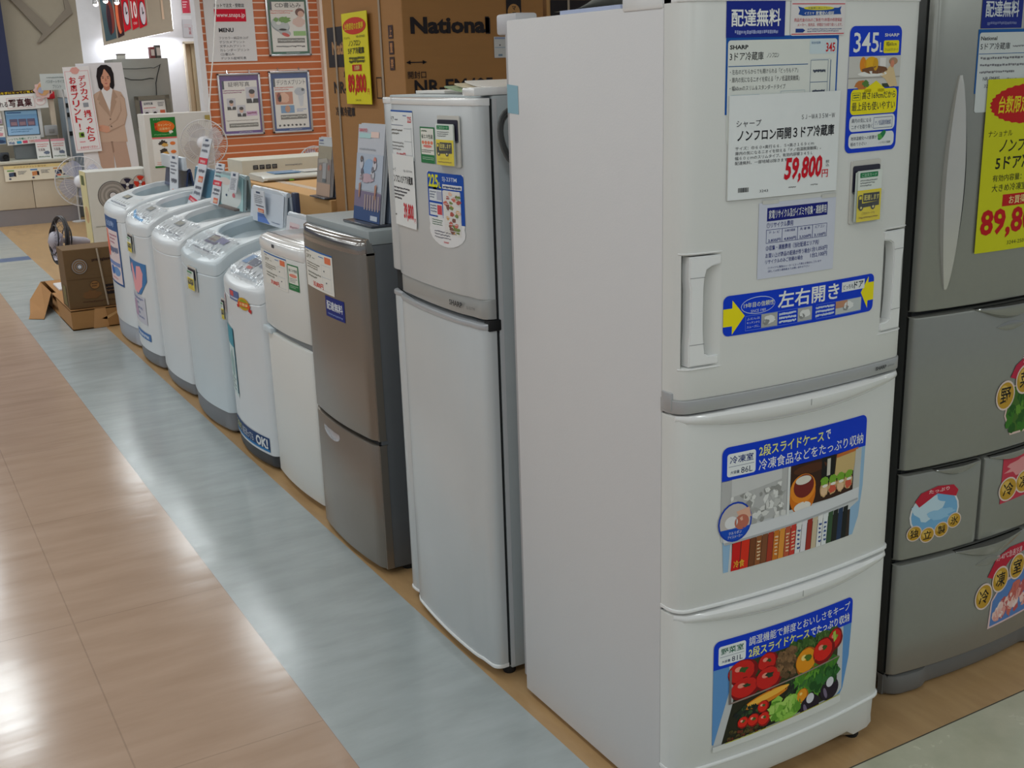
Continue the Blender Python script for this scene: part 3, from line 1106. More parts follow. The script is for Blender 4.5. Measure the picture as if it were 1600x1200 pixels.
# ------------------------------------------------------------------ posters on the slat wall
def snap_poster(name, lab, x0, z0, x1, z1, col, kind):
    t = thing(name, lab, 'poster', ((x0 + x1) / 2, 11.49, z0), 'framed posters on the orange slat wall')
    mb = MB()
    w = 0.022
    y0, y1 = 11.455, 11.487
    for b in ((x0, x1, z1 - w, z1), (x0, x1, z0, z0 + w), (x0, x0 + w, z0, z1), (x1 - w, x1, z0, z1)):
        mb.box(b[0], b[1], y0, y1, b[2], b[3], paint('poster_frame', rgb(206, 206, 210), rough=0.25, metal=0.6), 0.003)
    mb.build('frame', t)

    def d(P):
        P.rect(0, 0, 1, 1, col, 1)
        P.rect(.07, .10, .95, .95, (236, 234, 230), 2)
        P.rect(.07, .10, .12, .24, (70, 80, 96), 3)
        if kind == 'id':
            P.txt('証明写真', .22, .12, .76, .2, (90, 86, 92), 3, .005)
            P.lines(.08, .25, .62, .32, 2, (150, 70, 120), 3)
            for ca, cb, s in ((.26, .5, .9), (.5, .62, .9), (.8, .36, 1.25)):
                P.rect(ca - .12 * s, cb - .12 * s, ca + .12 * s, cb + .1 * s, (206, 206, 216), 3)
                P.ell(ca, cb - .02, .055 * s, .05 * s, (222, 180, 158), 5)
                P.ell(ca, cb - .055 * s, .06 * s, .032 * s, (50, 40, 42), 6)
                P.rect(ca - .12 * s, cb + .04 * s, ca + .12 * s, cb + .10 * s, (34, 32, 40), 4)
                P.poly([(ca - .03, cb + .03 * s), (ca + .03, cb + .03 * s), (ca, cb + .1 * s)], (236, 236, 240), 6)
            P.rect(.62, .62, .9, .7, (214, 180, 216), 3)
            P.lines(.64, .63, .88, .69, 1, (150, 50, 110), 4)
            P.lines(.1, .76, .9, .79, 1, (150, 140, 140), 3)
        elif kind == 'digital':
            P.txt('デジカメプリント', .16, .12, .92, .21, (90, 92, 100), 3, .005)
            P.lines(.1, .24, .6, .31, 2, (214, 100, 90), 3)
            P.rect(.1, .33, .56, .54, (206, 140, 110), 3)
            P.ell(.32, .43, .14, .09, (232, 186, 160), 4, jag=.12)
            P.ell(.2, .42, .06, .08, (140, 60, 50), 4, jag=.15)
            P.rect(.22, .56, .58, .69, (120, 160, 200), 3)
            P.ell(.4, .62, .07, .06, (200, 150, 120), 4)
            P.ell(.76, .33, .15, .07, (190, 196, 206), 3, jag=.05)
            P.ell(.84, .3, .04, .025, (90, 100, 110), 4)
            P.poly([(.7, .4), (.86, .4), (.82, .58), (.74, .58)], (210, 214, 222), 3)
            P.lines(.64, .62, .9, .68, 2, (120, 150, 210), 3)
            for k in range(7):
                P.ell(.16 + .11 * k, .9, .03, .018, (60, 60, 66), 3, jag=.4)
        elif kind == 'cd':
            P.txt('CD書込み', .2, .115, .86, .2, (84, 84, 84), 3, .01)
            P.lines(.08, .24, .66, .31, 2, (214, 110, 90), 3)
            P.ell(.3, .50, .24, .115, (150, 160, 166), 3, rot=-18)
            P.ell(.3, .48, .23, .105, (196, 204, 206), 4, rot=-18)
            P.ell(.26, .46, .06, .03, (236, 238, 236), 5)
            P.ell(.4, .62, .16, .06, (180, 186, 190), 4, rot=-18)
            P.ell(.42, .66, .1, .03, (206, 70, 60), 5, rot=-18)
            P.ell(.4, .40, .15, .05, (110, 160, 70), 5, jag=.3)
            P.ell(.2, .4, .06, .04, (110, 160, 70), 5, jag=.3)
            P.ell(.82, .28, .12, .07, (110, 60, 50), 3)
            P.ell(.84, .31, .08, .055, (226, 180, 160), 4)
            P.ell(.78, .45, .16, .09, (226, 196, 186), 3, jag=.15)
            P.rect(.62, .6, .94, .68, (150, 196, 120), 3)
        P.rect(.2 if kind != 'id' else .16, .72 if kind != 'id' else .82, .9, .80 if kind != 'id' else .89, (126, 124, 120), 3)
        P.lines(.22, .735, .88, .79, 1, (206, 206, 200), 4) if kind != 'id' else P.lines(.2, .835, .88, .88, 1, (206, 206, 200), 4)
        if kind == 'cd':
            P.lines(.16, .84, .9, .89, 1, (40, 40, 40), 3)
        P.rect(0, .955, 1, 1, col, 3)
        P.lines(.4, .965, .74, .985, 1, (206, 206, 216), 4)

    paper('print', None, None, XZ(11.478), x0 + w * .8, z0 + w * .8, x1 - w * .8, z1 - w * .8, d, parent=t)
    # glossy clear cover
    c = MB()
    c.box(x0 + w * .7, x1 - w * .7, 11.4585, 11.4605, z0 + w * .7, z1 - w * .7, paint('poster_cover', rgb(240, 240, 240), rough=0.06, bump=0.5, bscale=9, trans=0.93, spec=0.6))
    c.build('clear_cover', t)
    for x in (x0 + .12, x1 - .12):
        h = MB()
        h.tube([(x, 11.47, z1 - .004), (x, 11.48, z1 + .03), (x, 11.497, z1 + .035)], 0.006, chrome, 6)
        h.build('hook', t)
    return t


snap_poster('framed_poster', 'violet bordered framed poster of portraits, lower left on slat wall', 2.37, .945, 2.87, 1.64, (96, 60, 140), 'id')
snap_poster('framed_poster', 'blue bordered framed poster of digital prints, lower right on slat wall', 2.975, .945, 3.47, 1.65, (36, 74, 140), 'digital')
snap_poster('framed_poster', 'green bordered framed poster of a compact disc, upper right on slat wall', 3.01, 1.815, 3.52, 2.50, (28, 100, 76), 'cd')


def d(P):
    P.txt('ネットで注文・受取店', .2, .26, .82, .31, (70, 70, 76), 2, .01)
    P.rect(.2, .33, .84, .49, (212, 16, 52), 2)
    P.txt('www.snaps.jp', .24, .38, .82, .45, (246, 226, 230), 3, .012)
    P.txt('MENU', .26, .57, .56, .625, (60, 60, 66), 2, .03)
    for k, s in enumerate(('フジカラー純正仕上げ', 'デジカメプリント', '文字入れプリント', 'カレンダープリント', 'CD書込み', 'デジタル証明写真')):
        w = (.60, .52, .52, .60, .28, .52)[k]
        P.txt(s, .25, .68 + .052 * k, .25 + w, .715 + .052 * k, (110, 110, 116), 2)


paper('menu_sign', 'white menu sign with red web address band, upper left on slat wall', 'sign', XZ(11.48), 2.30, 1.77, 2.865, 2.62, d, th=.012, base=(222, 222, 224))


# ================================================================== the big white three door refrigerator (end of the row)
def bow(w, b):
    return lambda u: b * (1 - ((u - w / 2) / (w / 2)) ** 2)


W3 = 0.62
F3 = Front((0, 0.012, 0), (1, 0, 0), (0, -1, 0), bow(W3, 0.022))
fridge = thing('three_door_refrigerator', 'tall white three door refrigerator nearest the camera, sides and front covered with blue stickers', 'refrigerator', (0.31, 0.33, 0))
mb = MB()
mb.box(0.0, W3, 0.064, 0.637, 0.016, 1.69, side_white, 0.003)
mb.box(0.004, W3 - .004, 0.060, 0.0645, 0.03, 1.685, gap_dark)
mb.build('body', fridge)
mb = MB()
mb.box(0.004, W3 - 0.004, 0.637, 0.652, 0.05, 1.692, paint('back_panel_grey', rgb(168, 166, 168), rough=0.5), 0.003)
for x in (0.003, W3 - 0.06):
    mb.box(x, x + 0.057, 0.60, 0.69, 1.66, 1.705, paint('spacer_grey', rgb(190, 190, 194), rough=0.4), 0.006)
mb.build('back_panel', fridge)
for _a, _b in ((-0.003, 0.07), (W3 - .07, W3 + 0.003)):
    mb = MB()
    mb.box(_a, _b, 0.0635, 0.19, 1.682, 1.725, gloss_white, 0.005)
    mb.build('hinge_cover', fridge)
for x in (0.05, W3 - 0.05):
    mb = MB()
    mb.lathe([(0.018, 0), (0.02, 0.006), (0.016, 0.03)], (x, 0.58, 0), (0, 0, 1), rubber, 14)
    mb.build('foot', fridge)

# upper door with sunk handles
HX0, HX1, HZ0, HZ1 = 0.010, 0.093, 1.018, 1.238


def sstep(a, b, x):
    t = min(1, max(0, (x - a) / (b - a)))
    return t * t * (3 - 2 * t)


def handle_cut(u, z):
    d = 0.0
    for m in (False, True):
        q = W3 - u if m else u
        if HX0 <= q <= HX1 and HZ0 <= z <= HZ1:
            d = 0.030 * (1 - sstep(0.052, HX1, q)) * sstep(HX0 - .0001, HX0 + .003, q)
            d *= min(1, (z - HZ0) / 0.003) * min(1, (HZ1 - z) / 0.003)
    return d


us = []
for q in (HX0 - .0005, HX0, HX0 + .0015, HX0 + .003, .03, .052, .058, .064, .07, .076, .082, .088, HX1, HX1 + .001):
    us += [q, W3 - q]
zs = [HZ0 - .001, HZ0, HZ0 + .0015, HZ0 + .003, HZ1 - .003, HZ1 - .0015, HZ1, HZ1 + .001] + [HZ0 + .003 + (HZ1 - HZ0 - .006) * k / 6 for k in range(1, 6)]
mb = slab(F3, 0.0, W3, 0.953, 1.70, 0.05, enamel_white, r=0.03, bev=0.004, us=us, zs=zs, cut=handle_cut)
door = mb.build('upper_door', fridge)
# raised rim of the handle recess and C shaped grips
for m in (False, True):
    q = (lambda x: W3 - x) if m else (lambda x: x)
    mb = MB()
    ys = lambda u: -0.0
    poly = [(.022, HZ1 - .003), (.090, HZ1 - .003), (.092, HZ1 - .006), (.092, HZ1 - .021), (.072, HZ1 - .024), (.060, HZ1 - .030), (.0555, HZ1 - .045), (.0535, 1.17),
            (.0535, 1.09), (.0555, HZ0 + .045), (.058, HZ0 + .026), (.066, HZ0 + .022), (.0885, HZ0 + .021), (.0885, HZ0 + .006), (.086, HZ0 + .003), (.022, HZ0 + .003),
            (.0215, HZ0 + .045), (.0245, 1.09), (.0245, 1.17), (.0215, HZ1 - .045)]
    pts = [(q(a), b) for a, b in poly]
    bm = bmesh.new()
    fr_ = [bm.verts.new(F3(a, b, 0.002)) for a, b in pts]
    f = bm.faces.new(fr_)
    ex = bmesh.ops.extrude_face_region(bm, geom=[f])
    for v in ex['geom']:
        if isinstance(v, bmesh.types.BMVert):
            v.co.y += 0.024
    bmesh.ops.recalc_face_normals(bm, faces=bm.faces)
    front_edges = [e for e in bm.edges if all(v in fr_ for v in e.verts)]
    bmesh.ops.bevel(bm, geom=front_edges, offset=0.0025, segments=2, affect='EDGES')
    mb.bm(bm, gloss_white)
    h = mb.build('handle', door)
    mb = MB()
    for z in (HZ1 - .044, HZ0 + .046):
        a, b = sorted((q(.0225), q(.0555)))
        mb.add([F3(a, z, .0024), F3(b, z, .0024), F3(b, z + .001, .0024), F3(a, z + .001, .0024)], [[0, 1, 2, 3]], plastic_grey)
    mb.build('handle_joint', door)
    mb = MB()
    # rim lip above and below the recess
    for z0, z1 in ((HZ1 - .001, HZ1 + .006), (HZ0 - .006, HZ0 + .001)):
        loops = []
        for k in range(13):
            u = q(.006 + .09 * k / 12)
            w = .004 * math.sin(min(1, (12 - k) / 3) * PI / 2)
            dd = min(u, W3 - u)
            e = -(.03 - math.sqrt(max(0, .03 ** 2 - (.03 - dd) ** 2))) if dd < .03 else 0
            loops.append([F3(u, z0, -.004 + e), F3(u, (z0 + z1) / 2, .0005 + .6 * w + e), F3(u, z1, -.004 + e)])
        mb.loft(loops, gloss_white)
    mb.build('handle_rim', door)

mb = slab(Front((0, 0.012, 0), (1, 0, 0), (0, -1, 0), lambda u: F3.prof(u)), 0.0, W3, 1.690, 1.735, 0.052, gloss_white, r=0.028, bev=0.004, lean=lambda u, z: 0.003)
mb.build('door_cap', door)
mb = slab(F3, -0.002, W3 + 0.002, 0.926, 0.9535, 0.052, silver_trim, r=0.03, bev=0.003, lean=lambda u, z: 0.003)
mb.box(-0.003, 0.012, 0.03, 0.062, 0.93, 0.968, silver_trim, 0.003)
trim = mb.build('door_trim', door)
P = Print(F3, .515, .936, .585, .946, h=.0045)
P.txt('SHARP', .1, .1, .62, .9, (60, 62, 66), 1, .02)
P.txt('SJ-WA35M', .7, .4, 1, .8, (100, 102, 104), 1)
P.build('maker_mark', door)


def drawer(name, z0, z1, label=None):
    mb = slab(F3, 0.0, W3, z0, z1, 0.05, enamel_white, r=0.03, bev=0.004)
    # thin lip along the bottom edge
    d_ = mb.build(name, fridge)
    mb = slab(F3, -0.0015, W3 + 0.0015, z0 - .001, z0 + .006, 0.05, gloss_white, r=0.03, bev=0.002, lean=lambda u, z: 0.005)
    mb.build('bottom_lip', d_)
    mb = MB()
    loops = []
    N = 36
    for k in range(N + 1):
        s = k / N
        u = 0.004 + (W3 - 0.008) * s
        g = math.sin(PI * s) ** 0.8
        n = 0.003 + 0.018 * g
        hgt = 0.007 + 0.030 * g
        edge = 0
        dd = min(u, W3 - u)
        if dd < .03:
            edge = -(0.03 - math.sqrt(max(0, .03 ** 2 - (.03 - dd) ** 2)))
        loops.append([F3(u, z1 + .001, edge - .02), F3(u, z1 + .001, edge + n * .55), F3(u, z1 - .004, edge + n), F3(u, z1 - .004 - .35 * hgt, edge + n),
                      F3(u, z1 - .004 - .8 * hgt, edge + n * .5), F3(u, z1 - .006 - hgt, edge - .002), F3(u, z1 - .006 - hgt, edge - .02)])
    mb.loft(loops, gloss_white)
    mb.build('handle', d_)
    mb = MB()
    u = .31
    mb.add([F3(u, z1 - .003, .0215), F3(u + .0012, z1 - .003, .0215), F3(u + .0012, z1 - .017, .0215), F3(u, z1 - .017, .0215)], [[0, 1, 2, 3]], plastic_grey)
    mb.build('handle_joint', d_)
    return d_


freezer = drawer('freezer_drawer', 0.499, 0.921)
veg = drawer('vegetable_drawer', 0.118, 0.491)
mb = MB()
loops = []
for z, n, u_in in ((0.118, -.003, 0), (0.112, -.003, 0), (0.06, -.006, 0), (0.03, -.012, .004)):
    L = []
    for k in range(25):
        u = u_in + (W3 - 2 * u_in) * k / 24
        dd = min(u, W3 - u)
        e = -(0.02 - math.sqrt(max(0, .02 ** 2 - (.02 - dd) ** 2))) if dd < .02 else 0
        zz = z
        if z < .05:
            zz = z + .0 + .025 * sstep(.12, .08, 0.0 if dd > .10 else .12) * 0 + (0 if dd < .09 else .018)
        L.append(F3(u, zz, n + e))
    L += [F3(W3, z, -.05 - F3.prof(W3)), F3(0, z, -.05 - F3.prof(0))]
    loops.append(L)
mb.loft(loops, enamel_white)
mb.build('kick_plate', fridge)
for x in (.05, W3 - .05):
    mb = MB()
    mb.lathe([(.016, 0), (.018, .005), (.014, .034)], (x, .05, 0), (0, 0, 1), rubber, 14)
    mb.build('foot', fridge)

# light blue tape on the side
mb = MB()
mb.add([(-.0006, .592, 1.487), (-.0006, .641, 1.490), (-.0006, .641, 1.553), (-.0006, .593, 1.549)], [[0, 1, 2, 3]], paint('tape_blue', rgb(140, 182, 198), rough=0.4))
mb.add([(-.0006, .641, 1.490), (.006, .6525, 1.490), (.006, .6525, 1.553), (-.0006, .641, 1.553)], [[0, 1, 2, 3]], paint('tape_blue', rgb(140, 182, 198), rough=0.4))
mb.build('tape', fridge, smooth=False)['label'] = 'light blue tape'

# ---- papers on the upper door
P = Print(F3, .092, 1.628, .224, 1.694, h=.001)
P.rect(0, 0, 1, 1, (18, 40, 140), 0)
P.txt('配達無料', .08, .25, .92, .72, WHITE, 2, .045)
P.lines(.14, .80, .88, .92, 1, (150, 160, 206), 2, fill=.8)
P.build('notice', door, 'navy notice reading free delivery')

P = Print(F3, .093, 1.492, .362, 1.630, h=.0006)
P.rect(0, 0, 1, 1, (14, 84, 168), 0)
P.rr(.015, .05, .985, 1.4, .006, (222, 226, 220), 1)
P.txt('SHARP', .03, .11, .18, .165, BLACK, 2, .03)
P.txt('3ドア冷蔵庫', .03, .20, .31, .31, BLACK, 2, .006)
P.txt('ノンフロン', .34, .22, .445, .28, BLACK, 2, 0, .2)
P.rect(.02, .375, .71, .385, (30, 90, 150), 2)
P.txt('・左右のどちらからでも開けられる「どっちもドア」', .035, .42, .62, .485, (40, 40, 46), 2)
P.txt('・庫内の気になるニオイを抑える「ナノ低温脱臭触媒」', .035, .52, .635, .59, (40, 40, 46), 2)
P.txt('・幅60cmのスリム＆スタンダードタイプ', .035, .63, .51, .695, (40, 40, 46), 2)
P.rr(.72, .06, .975, .25, .004, (206, 222, 228), 2)
P.txt('有効内容積', .735, .085, .82, .12, (60, 110, 160), 3)
P.txt('345', .875, .105, .965, .225, RED, 3, .02)
P.frame(.735, .33, .905, 1.0, .0008, (70, 100, 140), 2)
for b in (.62, .83):
    P.rect(.735, b, .905, b + .008, (70, 100, 140), 2)
P.poly([(.735, .33), (.75, .31), (.93, .31), (.905, .33)], (206, 214, 214), 2)
P.rect(.925, .33, .932, 1.0, (70, 100, 140), 2)
for b in (.45, .72, .92):
    P.lines(.76, b, .88, b + .05, 1, (60, 70, 90), 3, fill=.7)
P.frame(.045, .75, .285, 1, .0006, (150, 176, 190), 2)
P.txt('SJ-WA35M-W', .10, .79, .28, .85, (50, 50, 60), 3)
P.txt('3243-015', .145, .90, .28, .965, (50, 50, 60), 3)
P.txt('約', .345, .865, .375, .92, (50, 50, 60), 3)
P.txt('23', .375, .825, .435, .93, (50, 50, 60), 3, .01)
P.txt('dB', .44, .885, .475, .93, (50, 50, 60), 3)
P.frame(.47, .72, .69, 1, .0006, (150, 176, 190), 2)
P.txt('590mm', .58, .76, .67, .80, (50, 50, 60), 3)
P.txt('12,900円', .57, .87, .67, .91, (50, 50, 60), 3)
P.build('specification_sheet', door, 'blue bordered sheet with refrigerator diagram')

card = Front((0, 0.012, 0), (1, 0, 0), (0, -1, 0), F3.prof)
P = Print(card, .100, 1.335, .370, 1.526, h=.0042)
P.rect(0, 0, 1, 1, (230, 234, 234), 0)
P.txt('シャープ', .06, .235, .27, .30, (30, 30, 36), 2)
P.txt('ＳＪ－ＷＡ３５Ｍ－Ｗ', .63, .215, .95, .26, (70, 70, 76), 2)
P.txt('ノンフロン両開３ドア冷蔵庫', .07, .325, .95, .44, (16, 16, 24), 2, .025)
for k, (s, w) in enumerate((('サイズ：巾６０×奥行６６．５×高さ１６９ｃｍ', .70), ('庫内の気になるニオイを抑える「ナノ低温脱臭触媒」。', .77), ('幅６０ｃｍのスリムタイプ。有効内容積３４５Ｌ', .69), ('配達無料、一部地域は除きます。', .47))):
    P.txt(s, .055, .485 + .047 * k, .055 + w, .52 + .047 * k, (50, 50, 56), 2)
P.txt('59,800', .485, .625, .845, .885, (206, 14, 38), 3, .035, .16)
P.txt('円', .845, .775, .905, .855, (206, 14, 38), 3, .01)
P.vtxt('税込', .88, .68, .915, .75, (80, 80, 86), 2)
for k in range(22):
    a = .085 + .0042 * k
    P.rect(a, .885, a + random.choice((.0015, .0025, .003)), .93, (30, 30, 30), 2)
P.txt('3243', .27, .92, .345, .945, (80, 80, 80), 2)
P.lines(.53, .915, .60, .935, 1, (120, 120, 120), 2)
P.lines(.74, .91, .81, .93, 1, (120, 120, 120), 2)
# paper edge
for (a, b), (c, dd) in (((0, 1), (1, 1)), ((1, 1), (1, 0)), ((0, 0), (0, 1))):
    p0, p1 = P.fr(a, b), P.fr(c, dd)
    P.mb.add([card(p0[0], p0[1], .0042), card(p1[0], p1[1], .0042), card(p1[0], p1[1], .0012), card(p0[0], p0[1], .0012)], [[0, 1, 2, 3]], ink(206, 208, 202))
P.build('price_card', door, 'white price card with red figures 59,800')

P = Print(F3, .237, 1.629, .375, 1.694, h=.0015)
P.rr(0, 0, 1, 1, .005, (226, 222, 222), 0)
P.rect(.02, .12, .99, .145, (206, 50, 66), 1)
P.rect(.02, .945, .99, .97, (206, 50, 66), 1)
P.poly([(.12, .2), (.2, .24), (.86, .24), (.92, .2), (.9, .3), (.92, .42), (.84, .42), (.22, .46), (.13, .42), (.155, .31)], (24, 76, 160), 1)
P.ell(.5, .25, .28, .055, (224, 214, 60), 2)
P.txt('お客様に安心プラン', .3, .225, .7, .27, (30, 60, 120), 3)
P.txt('イズミヤ', .23, .35, .41, .43, WHITE, 3, .01)
P.txt('家電安心保証', .44, .335, .78, .44, WHITE, 3, .015)
P.txt('商品代金の5%のご負担で5年間の修理保証', .06, .52, .94, .62, (196, 50, 66), 2)
P.txt('メーカー、販売店、修理店でお取り扱いします。', .12, .66, .95, .75, (190, 80, 90), 2)
P.poly([(.09, .81), (.22, .81), (.26, .86), (.22, .915), (.09, .915)], (24, 60, 140), 2)
P.lines(.3, .80, .95, .92, 2, (120, 130, 160), 2)
P.build('leaflet', door, 'leaflet with blue ribbon and red lines')

P = Print(F3, .176, 1.177, .374, 1.324, h=.0012)
P.rect(0, 0, 1, 1, (206, 210, 224), 0)
P.rect(.10, .07, .885, .245, (18, 28, 120), 1)
P.txt('家電リサイクル及びイズミヤ収集・運搬費用', .12, .10, .87, .215, WHITE, 2, .006)
P.txt('①リサイクル費用', .10, .26, .43, .335, (24, 40, 120), 2, .006)
NV = (24, 40, 120)
P.frame(.095, .355, .89, .535, .0009, NV, 1)
for k in range(1, 4):
    a = .095 + .795 * k / 4
    P.rect(a - .003, .355, a + .003, .535, NV, 1)
for k, (n_, pr) in enumerate((('テ レ ビ', '2,835円'), ('冷凍冷蔵庫', '4,830円'), ('洗 濯 機', '2,520円'), ('エアコン', '3,150円'))):
    a = .095 + .795 * k / 4
    P.txt(n_, a + .03, .375, a + .165, .41, NV, 2)
    P.txt(pr, a + .025, .48, a + .18, .525, NV, 2, .015)
P.txt('②収集・運搬費用（当社配達エリア内）', .095, .565, .785, .635, NV, 2, .006)
P.txt('お買い上げ商品の配達が伴う場合', .095, .665, .665, .73, NV, 2, .006)
P.txt('1台1,050円', .675, .655, .905, .725, NV, 2, .004)
P.txt('リサイクルのみご依頼の場合', .095, .75, .575, .81, NV, 2, .006)
P.txt('1台2,100円', .675, .735, .905, .805, NV, 2, .004)
P.txt('（リサイクル費用はメーカーによって異なる場合もございます', .13, .85, .83, .88, NV, 2)
P.txt('（詳しくは売り場係員までお問い合わせ下さい', .13, .895, .67, .925, NV, 2)
for a in (.04, .80):
    P.rect(a, -.03, a + .2, .02, (206, 206, 200), 2)
P.build('fee_sheet', door, 'pale sheet with navy heading and recycling fees')

SB = (0, 58, 204)
P = Print(F3, .392, 1.404, .547, 1.645, h=.001)
P.rr(0, 0, 1, 1, .014, SB, 0)
P.txt('345', .07, .05, .54, .205, WHITE, 2, .01)
P.txt('L', .565, .13, .62, .205, WHITE, 2, .01)
P.txt('SHARP', .65, .06, .94, .085, WHITE, 2, .02)
P.rr(.64, .115, .95, .215, .004, YEL, 1)
P.txt('幅60cm', .69, .125, .90, .16, (50, 60, 50), 2)
P.txt('スリム＆スタンダード', .66, .175, .93, .2, (90, 100, 60), 2)
P.rect(0, .235, 1, .485, (206, 204, 198), 1)
P.rect(0, .40, 1, .41, (170, 166, 158), 2)
P.ell(.26, .30, .06, .06, (226, 140, 30), 2)
P.ell(.42, .295, .13, .055, (232, 176, 30), 2)
P.ell(.5, .30, .05, .05, (214, 160, 30), 3)
P.rect(.58, .25, .7, .33, (232, 230, 226), 2)
P.ell(.5, .345, .25, .03, (120, 80, 50), 3, jag=.12)
P.ell(.45, .375, .28, .022, (236, 236, 232), 3)
P.ell(.85, .28, .09, .03, (176, 140, 110), 2)
P.poly([(.6, .39), (.78, .32), (.82, .29), (.86, .33), (.96, .48), (.8, .485), (.7, .42)], (222, 196, 150), 3)
P.ell(.83, .30, .04, .03, (214, 140, 110), 4)
P.ell(.25, .46, .13, .035, (196, 120, 60), 2, jag=.2)
P.ell(.33, .45, .06, .03, (90, 130, 60), 3, jag=.2)
P.poly([(.64, .455), (.95, .455), (.9, .485), (.66, .485)], (60, 70, 50), 2)
P.poly([(.29, .50), (.53, .43), (.72, .50), (.72, .52), (.29, .52)], YEL, 3)
P.rr(.06, .495, .96, .695, .010, YEL, 3)
P.frame(.09, .52, .24, .58, .0008, (90, 110, 60), 4)
P.lines(.11, .53, .22, .57, 2, (90, 110, 60), 4)
P.txt('高さ169cmだから', .27, .515, .93, .575, (26, 40, 50), 4, .008)
P.txt('最上段も使いやすい', .09, .595, .93, .665, (20, 30, 50), 4, .012)
P.rr(.06, .705, .95, .83, .010, (226, 230, 232), 2)
P.txt('庫内の気になる', .10, .725, .47, .76, (50, 60, 80), 3)
P.txt('ニオイを取り除く', .10, .775, .5, .81, (50, 60, 80), 3)
P.frame(.52, .725, .90, .815, .0009, (60, 80, 130), 3)
P.txt('ナノ低温脱臭触媒', .55, .75, .87, .79, (60, 80, 140), 3)
P.rr(.06, .845, .95, .965, .010, (226, 230, 232), 2)
P.txt('地球温暖化への影響が', .10, .87, .6, .9, (50, 60, 80), 3)
P.txt('極めて小さい', .10, .915, .4, .945, (50, 60, 80), 3)
P.ell(.7, .875, .09, .025, (40, 130, 80), 3, rot=35)
P.ell(.66, .885, .05, .02, (90, 170, 80), 4, rot=-30)
P.txt('ノンフロン冷蔵庫', .64, .925, .88, .945, (70, 90, 90), 3)
P.build('feature_sticker', door, 'tall blue sticker with 345L and yellow arrow block')

P = Print(F3, .098, 1.072, .503, 1.152, h=.001)
P.rr(0, 0, 1, 1, .013, SB, 0)
P.poly([(0, .32), (.052, .32), (.052, .12), (.125, .54), (.052, .97), (.052, .76), (0, .76)], YEL, 1)
P.poly([(1, .22), (.955, .22), (.955, .06), (.90, .45), (.955, .90), (.955, .70), (1, .70)], YEL, 1)
P.ell(.205, .32, .103, .215, (200, 214, 236), 1)
P.ell(.205, .32, .100, .198, SB, 2)
P.txt('19年目の信頼性', .118, .23, .30, .36, (236, 240, 200), 3, .006)
P.txt('SINCE 1989', .16, .42, .25, .49, (206, 216, 236), 3)
P.txt('左右開き', .325, .06, .735, .50, WHITE, 3, .035)
P.rect(.755, .10, .925, .35, (226, 230, 232), 1)
P.txt('どっちも', .765, .17, .84, .29, (30, 40, 60), 2, .006)
P.txt('ドア', .845, .13, .915, .31, (20, 26, 50), 2, .02)
for k, (a0, a1, c) in enumerate(((.225, .325, (170, 172, 168)), (.455, .55, (176, 178, 176)), (.715, .905, (190, 196, 196)))):
    P.frame(a0 - .095 - (.04 if k else 0), .56, a1, .93, .0006, (120, 150, 220), 1)
    P.rect(a0, .57, a1, .91, c, 2)
    P.ell((a0 + a1) / 2, .72, .035, .1, (224, 226, 224), 3, jag=.15)
    P.ell((a0 + a1) / 2 - .02, .78, .02, .07, (140, 142, 140), 3, jag=.2)
P.rect(.715, .57, .80, .75, (190, 140, 110), 3)
for k, s in enumerate(('ふだんは', 'キッチンから', 'スムーズに。')):
    P.txt(s, .138, .61 + .1 * k, .215, .67 + .1 * k, (206, 220, 240), 3)
for k in range(3):
    P.lines(.335, .60 + .1 * k, .445, .68 + .1 * k, 1, (206, 220, 240), 3, fill=.7)
    P.lines(.575, .60 + .1 * k, .705, .68 + .1 * k, 1, (206, 220, 240), 3, fill=.7)
P.build('feature_sticker', door, 'wide blue sticker with yellow arrows at both ends')


# ---- drawer stickers
def drawer_banner(P, title, tcol, litres, l1, l2):
    P.rr(0, 0, 1, .265, .016, SB, 2, '1100')
    P.rr(.03, .055, .205, .235, .006, (232, 236, 236), 3)
    P.txt(title, .045, .075, .19, .135, tcol, 4, .012)
    P.rect(.04, .155, .195, .158, (60, 80, 120), 4)
    P.txt('大容量', .05, .19, .105, .215, (40, 60, 100), 4, .01)
    P.txt(litres, .115, .175, .185, .222, (40, 50, 80), 4)
    for s, a0, b0, a1, b1, c in l1 + l2:
        P.txt(s, a0, b0, a1, b1, c, 4, .02)


LY = (236, 234, 130)
P = Print(F3, .103, .569, .506, .843, h=.001)
# light blue sides, grey drawer
P.poly([(0, .26), (1, .26), (.995, .6), (.97, .86), (.93, 1), (.02, 1)], (150, 186, 216), 0)
P.poly([(0, .26), (.97, .26), (.965, .72), (.90, .76), (.88, 1), (.05, 1), (.06, .78), (0, .74)], (206, 208, 208), 1)
P.rect(.0, .26, .42, .64, (184, 184, 182), 2)
P.poly([(.06, .26), (.38, .26), (.38, .34), (.06, .40)], (206, 206, 204), 3)
random.seed(3)
for k in range(60):
    a, b = random.uniform(.06, .41), random.uniform(.38, .66)
    g = random.choice((150, 170, 196, 216, 226))
    P.ell(a, b, random.uniform(.012, .03), random.uniform(.018, .04), (g, g, g - 4), 3 + k % 3, n=5, jag=.4, rot=random.uniform(0, 90))
P.rect(.43, .26, .91, .62, (58, 34, 24), 2)
P.ell(.58, .32, .12, .04, (84, 46, 26), 3)
P.rect(.66, .26, .76, .50, (26, 24, 24), 3)
P.rect(.70, .28, .725, .42, (206, 200, 186), 4)
P.poly([(.77, .28), (.93, .26), (.91, .44), (.76, .45)], (206, 178, 120), 4)
P.poly([(.77, .265), (.94, .255), (.935, .28), (.77, .295)], (196, 110, 50), 5)
P.ell(.53, .52, .092, .16, (214, 116, 24), 3)
P.ell(.53, .47, .09, .12, (232, 140, 40), 4)
P.ell(.535, .45, .072, .095, (120, 40, 34), 5)
